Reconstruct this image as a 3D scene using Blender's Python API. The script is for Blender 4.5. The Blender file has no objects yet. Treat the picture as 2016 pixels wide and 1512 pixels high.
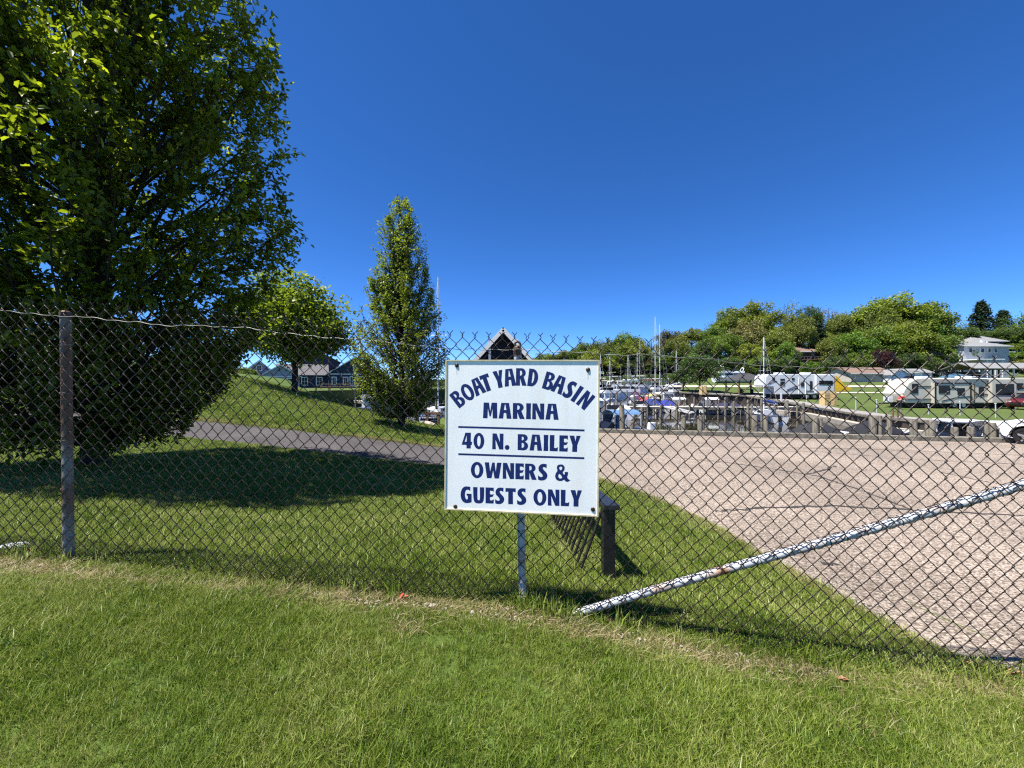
import bpy, bmesh, math, random
import numpy as np
from mathutils import Vector, Matrix

# ------------------------------------------------------------------ camera, sky, sun, exposure
sc = bpy.context.scene
EYE = 1.30
FPX = 756.0
cam_d = bpy.data.cameras.new('camera')
cam_d.sensor_width = 36.0
cam_d.lens = 36.0 * FPX / 2016.0
cam_d.clip_start = 0.05
cam_d.clip_end = 3000
cam = bpy.data.objects.new('camera', cam_d)
sc.collection.objects.link(cam)
cam.location = (0, 0, EYE)
cam.rotation_euler = (math.radians(90), 0, 0)
sc.camera = cam

SUN_EL = math.radians(66)
SUN_DIR2 = (-0.925, -0.38)
world = bpy.data.worlds.new('World')
sc.world = world
world.use_nodes = True
wn = world.node_tree
wn.nodes.clear()
wo = wn.nodes.new('ShaderNodeOutputWorld')
wb = wn.nodes.new('ShaderNodeBackground')
sky = wn.nodes.new('ShaderNodeTexSky')
sky.sky_type = 'NISHITA'
sky.sun_disc = False
sky.sun_elevation = SUN_EL
sky.sun_rotation = math.atan2(SUN_DIR2[0], SUN_DIR2[1])
sky.altitude = 200
sky.air_density = 0.5
sky.dust_density = 0.0
sky.ozone_density = 8.0
wb.inputs['Strength'].default_value = 0.112
hs_ = wn.nodes.new('ShaderNodeHueSaturation')
hs_.inputs['Saturation'].default_value = 1.17
hs_.inputs['Hue'].default_value = 0.505
wn.links.new(sky.outputs[0], hs_.inputs['Color'])
wn.links.new(hs_.outputs[0], wb.inputs['Color'])
wn.links.new(wb.outputs[0], wo.inputs['Surface'])

sun_d = bpy.data.lights.new('sun', 'SUN')
sun_d.energy = 5.0
sun_d.angle = math.radians(0.53)
sun_d.color = (1.0, 0.955, 0.88)
sun = bpy.data.objects.new('sun', sun_d)
sc.collection.objects.link(sun)
_n = math.hypot(*SUN_DIR2)
to_sun = Vector((SUN_DIR2[0] / _n * math.cos(SUN_EL), SUN_DIR2[1] / _n * math.cos(SUN_EL), math.sin(SUN_EL)))
sun.rotation_euler = to_sun.to_track_quat('Z', 'Y').to_euler()
sun.location = (-10, -6, 30)

sc.view_settings.view_transform = 'Standard'
sc.view_settings.look = 'None'
sc.view_settings.exposure = 1.18
sc.view_settings.gamma = 1.0
sc.view_settings.use_curve_mapping = False
sc.cycles.max_bounces = 4
sc.cycles.diffuse_bounces = 2
sc.cycles.glossy_bounces = 2
sc.cycles.transmission_bounces = 2
sc.cycles.transparent_max_bounces = 4
sc.cycles.use_denoising = False
sc.cycles.filter_width = 1.25
sc.cycles.use_adaptive_sampling = True
sc.cycles.adaptive_threshold = 0.02
sc.cycles.caustics_reflective = False
sc.cycles.caustics_refractive = False

C = sc.collection
R = random.Random(7)
NR = np.random.default_rng(11)


def P(px, py, Y):
    return Vector(((px - 1008) / FPX * Y, Y, EYE - (py - 756) / FPX * Y))


def PX(px, Y):
    return (px - 1008) / FPX * Y


# ------------------------------------------------------------------ materials
def nt_new(name):
    m = bpy.data.materials.new(name)
    m.use_nodes = True
    nt = m.node_tree
    bs = nt.nodes.get('Principled BSDF')
    return m, nt, bs


def mat(name, col, rough=0.6, metal=0.0, spec=0.4, var=0.0, scale=5.0, bump=0.0, bscale=40.0, col2=None, detail=4.0, coord='Object'):
    """principled with noise variation between col and col2"""
    m, nt, bs = nt_new(name)
    bs.inputs['Roughness'].default_value = rough
    bs.inputs['Metallic'].default_value = metal
    bs.inputs['Specular IOR Level'].default_value = spec
    bs.inputs['Base Color'].default_value = (*col, 1)
    if var > 0 or col2 is not None or bump > 0:
        tc = nt.nodes.new('ShaderNodeTexCoord')
    if var > 0 or col2 is not None:
        nz = nt.nodes.new('ShaderNodeTexNoise')
        nz.inputs['Scale'].default_value = scale
        nz.inputs['Detail'].default_value = detail
        nt.links.new(tc.outputs[coord], nz.inputs['Vector'])
        rp = nt.nodes.new('ShaderNodeValToRGB')
        rp.color_ramp.elements[0].position = 0.36
        rp.color_ramp.elements[1].position = 0.66
        c2 = col2 if col2 is not None else tuple(max(0, c * (1 - var)) for c in col)
        rp.color_ramp.elements[0].color = (*c2, 1)
        rp.color_ramp.elements[1].color = (*col, 1)
        nt.links.new(nz.outputs['Fac'], rp.inputs['Fac'])
        nt.links.new(rp.outputs['Color'], bs.inputs['Base Color'])
    if bump > 0:
        nb = nt.nodes.new('ShaderNodeTexNoise')
        nb.inputs['Scale'].default_value = bscale
        nb.inputs['Detail'].default_value = 3
        nt.links.new(tc.outputs[coord], nb.inputs['Vector'])
        bp = nt.nodes.new('ShaderNodeBump')
        bp.inputs['Strength'].default_value = bump
        bp.inputs['Distance'].default_value = 0.02
        nt.links.new(nb.outputs['Fac'], bp.inputs['Height'])
        nt.links.new(bp.outputs['Normal'], bs.inputs['Normal'])
    return m


def mat_objcol(name, rough=0.5, spec=0.4, var=0.15, scale=3.0):
    """base colour taken from the object's own colour"""
    m, nt, bs = nt_new(name)
    oi = nt.nodes.new('ShaderNodeObjectInfo')
    tc = nt.nodes.new('ShaderNodeTexCoord')
    nz = nt.nodes.new('ShaderNodeTexNoise')
    nz.inputs['Scale'].default_value = scale
    nt.links.new(tc.outputs['Object'], nz.inputs['Vector'])
    mr = nt.nodes.new('ShaderNodeMapRange')
    mr.inputs['To Min'].default_value = 1 - var
    mr.inputs['To Max'].default_value = 1 + var
    nt.links.new(nz.outputs['Fac'], mr.inputs['Value'])
    vm = nt.nodes.new('ShaderNodeVectorMath')
    vm.operation = 'SCALE'
    nt.links.new(oi.outputs['Color'], vm.inputs[0])
    nt.links.new(mr.outputs['Result'], vm.inputs['Scale'])
    nt.links.new(vm.outputs['Vector'], bs.inputs['Base Color'])
    bs.inputs['Roughness'].default_value = rough
    bs.inputs['Specular IOR Level'].default_value = spec
    return m


def mat_leaf(name, cols, trans=0.35, rough=0.45, use_obj=False, tcol=None, spec=0.35):
    """leaf: ramp over a per-leaf 'tint' attribute, diffuse + translucent"""
    m, nt, bs = nt_new(name)
    at = nt.nodes.new('ShaderNodeAttribute')
    at.attribute_name = 'tint'
    rp = nt.nodes.new('ShaderNodeValToRGB')
    while len(rp.color_ramp.elements) < len(cols):
        rp.color_ramp.elements.new(0.5)
    for i, c in enumerate(cols):
        rp.color_ramp.elements[i].position = i / (len(cols) - 1)
        rp.color_ramp.elements[i].color = (*c, 1)
    nt.links.new(at.outputs['Fac'], rp.inputs['Fac'])
    colout = rp.outputs['Color']
    if use_obj:
        oi = nt.nodes.new('ShaderNodeObjectInfo')
        mx = nt.nodes.new('ShaderNodeMix')
        mx.data_type = 'RGBA'
        mx.blend_type = 'MULTIPLY'
        mx.inputs['Factor'].default_value = 1.0
        nt.links.new(colout, mx.inputs['A'])
        nt.links.new(oi.outputs['Color'], mx.inputs['B'])
        colout = mx.outputs['Result']
    nt.links.new(colout, bs.inputs['Base Color'])
    bs.inputs['Roughness'].default_value = rough
    bs.inputs['Specular IOR Level'].default_value = spec
    tr = nt.nodes.new('ShaderNodeBsdfTranslucent')
    hs = nt.nodes.new('ShaderNodeMix')
    hs.data_type = 'RGBA'
    hs.blend_type = 'MULTIPLY'
    hs.inputs['Factor'].default_value = 1.0
    nt.links.new(colout, hs.inputs['A'])
    hs.inputs['B'].default_value = (*(tcol or (1.5, 1.6, 0.5)), 1)
    nt.links.new(hs.outputs['Result'], tr.inputs['Color'])
    mxs = nt.nodes.new('ShaderNodeMixShader')
    mxs.inputs['Fac'].default_value = trans
    nt.links.new(bs.outputs[0], mxs.inputs[1])
    nt.links.new(tr.outputs[0], mxs.inputs[2])
    out = [n for n in nt.nodes if n.type == 'OUTPUT_MATERIAL'][0]
    nt.links.new(mxs.outputs[0], out.inputs['Surface'])
    return m


def mat_ground(name, ca, cb, cc, s1=0.35, s2=40.0, bump=0.4):
    m, nt, bs = nt_new(name)
    tc = nt.nodes.new('ShaderNodeTexCoord')
    n1 = nt.nodes.new('ShaderNodeTexNoise'); n1.inputs['Scale'].default_value = s1; n1.inputs['Detail'].default_value = 5
    n2 = nt.nodes.new('ShaderNodeTexNoise'); n2.inputs['Scale'].default_value = s2; n2.inputs['Detail'].default_value = 4
    for n in (n1, n2):
        nt.links.new(tc.outputs['Object'], n.inputs['Vector'])
    r1 = nt.nodes.new('ShaderNodeValToRGB')
    r1.color_ramp.elements[0].color = (*ca, 1); r1.color_ramp.elements[0].position = 0.38
    r1.color_ramp.elements[1].color = (*cb, 1); r1.color_ramp.elements[1].position = 0.62
    nt.links.new(n1.outputs['Fac'], r1.inputs['Fac'])
    mx = nt.nodes.new('ShaderNodeMix'); mx.data_type = 'RGBA'
    mr = nt.nodes.new('ShaderNodeMapRange')
    mr.inputs['From Min'].default_value = 0.45; mr.inputs['From Max'].default_value = 0.75
    nt.links.new(n2.outputs['Fac'], mr.inputs['Value'])
    nt.links.new(mr.outputs['Result'], mx.inputs['Factor'])
    nt.links.new(r1.outputs['Color'], mx.inputs['A'])
    mx.inputs['B'].default_value = (*cc, 1)
    nt.links.new(mx.outputs['Result'], bs.inputs['Base Color'])
    bs.inputs['Roughness'].default_value = 0.95
    bs.inputs['Specular IOR Level'].default_value = 0.15
    bp = nt.nodes.new('ShaderNodeBump'); bp.inputs['Strength'].default_value = bump; bp.inputs['Distance'].default_value = 0.05
    nt.links.new(n2.outputs['Fac'], bp.inputs['Height'])
    nt.links.new(bp.outputs['Normal'], bs.inputs['Normal'])
    return m


def mat_chip(name, cols, scale, big, bump=0.6, rough=0.9):
    """chip-seal / asphalt: voronoi aggregate colours with large stain noise"""
    m, nt, bs = nt_new(name)
    tc = nt.nodes.new('ShaderNodeTexCoord')
    vo = nt.nodes.new('ShaderNodeTexVoronoi'); vo.inputs['Scale'].default_value = scale
    vo.inputs['Randomness'].default_value = 1.0
    nt.links.new(tc.outputs['Object'], vo.inputs['Vector'])
    sp = nt.nodes.new('ShaderNodeSeparateColor')
    nt.links.new(vo.outputs['Color'], sp.inputs['Color'])
    rp = nt.nodes.new('ShaderNodeValToRGB')
    while len(rp.color_ramp.elements) < len(cols):
        rp.color_ramp.elements.new(0.5)
    for i, c in enumerate(cols):
        rp.color_ramp.elements[i].position = i / (len(cols) - 1)
        rp.color_ramp.elements[i].color = (*c, 1)
    nt.links.new(sp.outputs['Red'], rp.inputs['Fac'])
    nz = nt.nodes.new('ShaderNodeTexNoise'); nz.inputs['Scale'].default_value = big; nz.inputs['Detail'].default_value = 6
    nz.inputs['Roughness'].default_value = 0.65
    nt.links.new(tc.outputs['Object'], nz.inputs['Vector'])
    mr = nt.nodes.new('ShaderNodeMapRange'); mr.inputs['From Min'].default_value = 0.3; mr.inputs['From Max'].default_value = 0.7
    mr.inputs['To Min'].default_value = 0.70; mr.inputs['To Max'].default_value = 1.18
    nt.links.new(nz.outputs['Fac'], mr.inputs['Value'])
    vm = nt.nodes.new('ShaderNodeVectorMath'); vm.operation = 'SCALE'
    nt.links.new(rp.outputs['Color'], vm.inputs[0])
    nt.links.new(mr.outputs['Result'], vm.inputs['Scale'])
    n2 = nt.nodes.new('ShaderNodeTexNoise'); n2.inputs['Scale'].default_value = 1.3; n2.inputs['Detail'].default_value = 3
    nt.links.new(tc.outputs['Object'], n2.inputs['Vector'])
    m2 = nt.nodes.new('ShaderNodeMapRange'); m2.inputs['From Min'].default_value = 0.66; m2.inputs['From Max'].default_value = 0.74
    m2.inputs['To Min'].default_value = 1.0; m2.inputs['To Max'].default_value = 0.72
    nt.links.new(n2.outputs['Fac'], m2.inputs['Value'])
    vm2 = nt.nodes.new('ShaderNodeVectorMath'); vm2.operation = 'SCALE'
    nt.links.new(vm.outputs['Vector'], vm2.inputs[0]); nt.links.new(m2.outputs['Result'], vm2.inputs['Scale'])
    nt.links.new(vm2.outputs['Vector'], bs.inputs['Base Color'])
    bs.inputs['Roughness'].default_value = rough
    bs.inputs['Specular IOR Level'].default_value = 0.2
    bp = nt.nodes.new('ShaderNodeBump'); bp.inputs['Strength'].default_value = bump; bp.inputs['Distance'].default_value = 0.004
    nt.links.new(vo.outputs['Distance'], bp.inputs['Height'])
    nt.links.new(bp.outputs['Normal'], bs.inputs['Normal'])
    return m


def mat_galv(name, base, rust, amount, metal=0.5, rough=0.5, scale=6.0, stretch=(1, 1, 0.35)):
    m, nt, bs = nt_new(name)
    tc = nt.nodes.new('ShaderNodeTexCoord')
    mp = nt.nodes.new('ShaderNodeMapping'); mp.inputs['Scale'].default_value = stretch
    nt.links.new(tc.outputs['Object'], mp.inputs['Vector'])
    nz = nt.nodes.new('ShaderNodeTexNoise'); nz.inputs['Scale'].default_value = scale; nz.inputs['Detail'].default_value = 6
    nt.links.new(mp.outputs['Vector'], nz.inputs['Vector'])
    rp = nt.nodes.new('ShaderNodeValToRGB')
    rp.color_ramp.elements[0].position = 0.5 - amount * 0.5
    rp.color_ramp.elements[1].position = 0.62 - amount * 0.5 + 0.06
    rp.color_ramp.elements[0].color = (*rust, 1)
    rp.color_ramp.elements[1].color = (*base, 1)
    nt.links.new(nz.outputs['Fac'], rp.inputs['Fac'])
    nt.links.new(rp.outputs['Color'], bs.inputs['Base Color'])
    bs.inputs['Metallic'].default_value = metal
    bs.inputs['Roughness'].default_value = rough
    return m


def mat_wood(name, ca, cb, rough=0.9, stretch=(1, 1, 12), scale=3.0, bump=0.3):
    m, nt, bs = nt_new(name)
    tc = nt.nodes.new('ShaderNodeTexCoord')
    mp = nt.nodes.new('ShaderNodeMapping')
    mp.inputs['Scale'].default_value = (stretch[0], stretch[1], stretch[2])
    nt.links.new(tc.outputs['Object'], mp.inputs['Vector'])
    nz = nt.nodes.new('ShaderNodeTexNoise'); nz.inputs['Scale'].default_value = scale; nz.inputs['Detail'].default_value = 6
    nt.links.new(mp.outputs['Vector'], nz.inputs['Vector'])
    rp = nt.nodes.new('ShaderNodeValToRGB')
    rp.color_ramp.elements[0].position = 0.3; rp.color_ramp.elements[1].position = 0.7
    rp.color_ramp.elements[0].color = (*ca, 1); rp.color_ramp.elements[1].color = (*cb, 1)
    nt.links.new(nz.outputs['Fac'], rp.inputs['Fac'])
    nt.links.new(rp.outputs['Color'], bs.inputs['Base Color'])
    bs.inputs['Roughness'].default_value = rough
    bs.inputs['Specular IOR Level'].default_value = 0.2
    bp = nt.nodes.new('ShaderNodeBump'); bp.inputs['Strength'].default_value = bump; bp.inputs['Distance'].default_value = 0.01
    nt.links.new(nz.outputs['Fac'], bp.inputs['Height'])
    nt.links.new(bp.outputs['Normal'], bs.inputs['Normal'])
    return m


def mat_water(name):
    m, nt, bs = nt_new(name)
    bs.inputs['Base Color'].default_value = (0.020, 0.017, 0.009, 1)
    bs.inputs['Roughness'].default_value = 0.03
    bs.inputs['Specular IOR Level'].default_value = 0.5
    tc = nt.nodes.new('ShaderNodeTexCoord')
    mp = nt.nodes.new('ShaderNodeMapping'); mp.inputs['Scale'].default_value = (0.6, 1.6, 1)
    nt.links.new(tc.outputs['Object'], mp.inputs['Vector'])
    nz = nt.nodes.new('ShaderNodeTexNoise'); nz.inputs['Scale'].default_value = 1.6; nz.inputs['Detail'].default_value = 3
    nt.links.new(mp.outputs['Vector'], nz.inputs['Vector'])
    bp = nt.nodes.new('ShaderNodeBump'); bp.inputs['Strength'].default_value = 0.06; bp.inputs['Distance'].default_value = 0.05
    nt.links.new(nz.outputs['Fac'], bp.inputs['Height'])
    nt.links.new(bp.outputs['Normal'], bs.inputs['Normal'])
    return m


M = {}
M['lawn_soil'] = mat_ground('lawn_soil', (0.06, 0.10, 0.018), (0.085, 0.125, 0.025), (0.045, 0.065, 0.014), 0.8, 60)
M['field'] = mat_ground('field_grass', (0.065, 0.095, 0.022), (0.085, 0.115, 0.03), (0.05, 0.07, 0.018), 0.12, 6)
M['hill'] = mat_ground('hill_floor', (0.05, 0.075, 0.02), (0.07, 0.10, 0.025), (0.04, 0.04, 0.02), 0.1, 1.5)
M['base'] = mat_ground('base_ground', (0.06, 0.08, 0.03), (0.08, 0.10, 0.04), (0.05, 0.05, 0.03), 0.02, 0.5)
M['lot'] = mat_chip('chip_seal', [(0.07, 0.055, 0.043), (0.185, 0.148, 0.118), (0.262, 0.212, 0.17), (0.42, 0.355, 0.295)], 70, 0.42)
M['asphalt'] = mat_chip('path_asphalt', [(0.035, 0.032, 0.033), (0.07, 0.064, 0.064), (0.12, 0.108, 0.106)], 110, 0.9)
M['tar'] = mat('tar', (0.055, 0.048, 0.044), 0.8, spec=0.2, var=0.3, scale=8)
M['wire'] = mat_galv('fence_wire', (0.055, 0.045, 0.040), (0.030, 0.016, 0.011), 0.12, 0.45, 0.38, 9)
M['post'] = mat_galv('galvanised_post', (0.23, 0.222, 0.21), (0.13, 0.06, 0.032), 0.07, 0.0, 0.55, 4.0, (1, 1, 0.6))
M['pipe'] = mat_galv('galvanised_pipe', (0.44, 0.445, 0.44), (0.26, 0.12, 0.045), 0.44, 0.05, 0.5, 5, (1, 1, 1))
M['rustcap'] = mat_galv('rusty_cap', (0.20, 0.18, 0.17), (0.09, 0.05, 0.035), 0.1, 0.4, 0.6, 30)
M['tension'] = mat('tension_wire', (0.30, 0.29, 0.27), 0.5, 0.5, var=0.4, scale=8)
M['signface'] = mat('sign_face', (0.90, 0.90, 0.875), 0.42, spec=0.5, col2=(0.85, 0.86, 0.845), scale=3, detail=8, bump=0.006, bscale=20)
_nt = M['signface'].node_tree
_bs = _nt.nodes['Principled BSDF']
_tc = _nt.nodes.new('ShaderNodeTexCoord'); _mp = _nt.nodes.new('ShaderNodeMapping'); _mp.inputs['Scale'].default_value = (14, 1, 1.2)
_nt.links.new(_tc.outputs['Object'], _mp.inputs['Vector'])
_nz = _nt.nodes.new('ShaderNodeTexNoise'); _nz.inputs['Scale'].default_value = 1.0; _nz.inputs['Detail'].default_value = 5
_nt.links.new(_mp.outputs['Vector'], _nz.inputs['Vector'])
_rp = _nt.nodes.new('ShaderNodeValToRGB'); _rp.color_ramp.elements[0].position = 0.30; _rp.color_ramp.elements[1].position = 0.52
_rp.color_ramp.elements[0].color = (0.945, 0.935, 0.91, 1); _rp.color_ramp.elements[1].color = (1, 1, 1, 1)
_nt.links.new(_nz.outputs['Fac'], _rp.inputs['Fac'])
_mx = _nt.nodes.new('ShaderNodeMix'); _mx.data_type = 'RGBA'; _mx.blend_type = 'MULTIPLY'; _mx.inputs['Factor'].default_value = 1.0
_src = _bs.inputs['Base Color'].links[0].from_socket
_nt.links.new(_src, _mx.inputs['A']); _nt.links.new(_rp.outputs['Color'], _mx.inputs['B'])
_nt.links.new(_mx.outputs['Result'], _bs.inputs['Base Color'])
M['signedge'] = mat('sign_edge', (0.66, 0.60, 0.40), 0.6, col2=(0.50, 0.42, 0.25), scale=25)
M['ink'] = mat('navy_ink', (0.006, 0.022, 0.135), 0.5, spec=0.35, var=0.25, scale=14)
M['bolt'] = mat_galv('rusty_bolt', (0.085, 0.05, 0.035), (0.03, 0.018, 0.014), 0.15, 0.6, 0.4, 60)
M['ruststain'] = mat('rust_stain', (0.50, 0.44, 0.36), 0.6, col2=(0.64, 0.60, 0.54), scale=40)
M['blackmetal'] = mat('black_painted_steel', (0.018, 0.018, 0.020), 0.38, spec=0.5, var=0.35, scale=12, bump=0.1, bscale=80)
M['rack_bar'] = mat_galv('rusty_bar', (0.022, 0.021, 0.022), (0.05, 0.028, 0.018), 0.28, 0.3, 0.5, 14)
M['bark'] = mat_wood('bark', (0.018, 0.015, 0.012), (0.055, 0.046, 0.038), 0.95, (1, 1, 0.2), 8, 0.6)
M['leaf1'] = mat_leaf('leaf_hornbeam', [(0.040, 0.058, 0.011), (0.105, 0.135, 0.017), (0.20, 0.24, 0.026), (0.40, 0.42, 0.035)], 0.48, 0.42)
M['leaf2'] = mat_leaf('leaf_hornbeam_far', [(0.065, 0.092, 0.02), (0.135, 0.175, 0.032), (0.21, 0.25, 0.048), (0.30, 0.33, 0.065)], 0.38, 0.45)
M['leaf3'] = mat_leaf('leaf_maple', [(0.055, 0.08, 0.014), (0.125, 0.17, 0.024), (0.205, 0.25, 0.038), (0.29, 0.33, 0.055)], 0.42, 0.45)
M['leaffar'] = mat_leaf('leaf_far', [(0.35, 0.35, 0.35), (0.8, 0.8, 0.8), (1.0, 1.0, 1.0), (1.45, 1.4, 1.2)], 0.30, 0.6, True)
M['blade'] = None
M['wood_grey'] = mat_wood('weathered_timber', (0.09, 0.082, 0.064), (0.24, 0.22, 0.175), 0.95, (1, 1, 1), 5)
M['piling'] = mat_wood('weathered_piling', (0.10, 0.088, 0.068), (0.28, 0.255, 0.20), 0.95, (6, 6, 0.6), 2.5)
M['deck'] = mat_wood('dock_planks', (0.30, 0.285, 0.25), (0.50, 0.48, 0.43), 0.95, (1, 8, 1), 3)
M['newwood'] = mat_wood('new_yellow_wood', (0.50, 0.34, 0.15), (0.66, 0.47, 0.23), 0.8, (1, 1, 6), 3, 0.1)
M['brownwood'] = mat_wood('brown_wood', (0.13, 0.075, 0.04), (0.25, 0.15, 0.09), 0.85, (4, 4, 0.5), 3)
M['steelwall'] = mat('sheet_pile', (0.03, 0.026, 0.024), 0.7, col2=(0.055, 0.04, 0.03), scale=2)
M['concrete'] = mat('concrete', (0.40, 0.36, 0.30), 0.95, spec=0.2, var=0.25, scale=2, bump=0.2)
M['walk'] = mat('walkway_concrete', (0.27, 0.25, 0.235), 0.95, spec=0.2, var=0.2, scale=1.0)
M['road'] = mat('sand_road', (0.52, 0.47, 0.38), 0.95, spec=0.1, var=0.2, scale=0.4)
M['gelcoat'] = mat('white_gelcoat', (0.66, 0.67, 0.67), 0.25, spec=0.5, var=0.06, scale=1.5)
M['objpaint'] = mat_objcol('coloured_paint', 0.35, 0.5, 0.08)
M['objmatte'] = mat_objcol('coloured_matte', 0.85, 0.2, 0.15)
M['glass'] = mat('dark_glass', (0.010, 0.011, 0.013), 0.18, spec=0.25)
M['alu'] = mat('aluminium_mast', (0.62, 0.63, 0.64), 0.4, 0.3)
M['black'] = mat('black_rubber', (0.012, 0.012, 0.013), 0.7, spec=0.3)
M['motor'] = mat('outboard_cowl', (0.016, 0.017, 0.02), 0.3, spec=0.5)
M['siding_white'] = mat('white_siding', (0.72, 0.73, 0.74), 0.7, spec=0.3, var=0.08, scale=1)
M['rvwhite'] = mat('rv_white', (0.62, 0.63, 0.64), 0.35, spec=0.5, var=0.05, scale=0.6)
M['rvcream'] = mat('rv_cream', (0.50, 0.465, 0.39), 0.35, spec=0.5, var=0.06, scale=0.6)
M['rvtan'] = mat('rv_tan_door', (0.44, 0.36, 0.22), 0.4, spec=0.4)
M['navy'] = mat('navy_siding', (0.022, 0.038, 0.075), 0.75, spec=0.25, var=0.25, scale=2)
M['bluegrey'] = mat('bluegrey_siding', (0.30, 0.35, 0.45), 0.75, spec=0.25, var=0.12, scale=2)
M['palegrey'] = mat('pale_grey_siding', (0.36, 0.38, 0.40), 0.75, spec=0.25, var=0.1, scale=2)
M['boards'] = mat('dark_navy_boards', (0.016, 0.02, 0.03), 0.7, spec=0.3, var=0.4, scale=4)
M['shingle'] = mat('pink_grey_shingle', (0.145, 0.138, 0.14), 0.95, spec=0.15, var=0.25, scale=6, bump=0.3, bscale=20)
M['shingle_grey'] = mat('grey_shingle', (0.22, 0.22, 0.22), 0.95, spec=0.15, var=0.2, scale=6)
M['shingle_dark'] = mat('dark_shingle', (0.06, 0.06, 0.065), 0.95, spec=0.15, var=0.2, scale=6)
M['shingle_brown'] = mat('brown_shingle', (0.20, 0.135, 0.105), 0.95, spec=0.15, var=0.2, scale=6)
M['trim'] = mat('white_trim', (0.76, 0.76, 0.75), 0.6, spec=0.3, var=0.08, scale=3)
M['beige'] = mat('beige_siding', (0.46, 0.41, 0.35), 0.8, spec=0.2, var=0.1, scale=2)
M['water'] = mat_water('basin_water')
M['carwhite'] = mat('white_car_paint', (0.74, 0.75, 0.76), 0.18, spec=0.6)
M['rim'] = mat('alloy_rim', (0.45, 0.46, 0.48), 0.3, 0.8)
M['skin'] = mat('skin', (0.45, 0.27, 0.19), 0.6)
M['red'] = mat('red_cloth', (0.55, 0.05, 0.06), 0.85, spec=0.15)
M['darkcloth'] = mat('dark_cloth', (0.02, 0.021, 0.028), 0.9, spec=0.1)
M['cap'] = mat('white_cap', (0.7, 0.7, 0.7), 0.8)
M['yellow'] = mat('yellow_plastic', (0.75, 0.45, 0.01), 0.4)
M['paper'] = mat('crumpled_paper', (0.72, 0.72, 0.74), 0.8, spec=0.2, var=0.2, scale=20, bump=0.3, bscale=60)
M['stone'] = mat('pale_stone', (0.42, 0.37, 0.31), 0.9, spec=0.2, var=0.35, scale=30, bump=0.3, bscale=60)
M['dryleaf'] = mat('dry_leaf', (0.26, 0.12, 0.06), 0.8, col2=(0.36, 0.21, 0.11), scale=20)
M['redleaf'] = mat('red_litter', (0.55, 0.06, 0.03), 0.6, var=0.2, scale=30)


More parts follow.
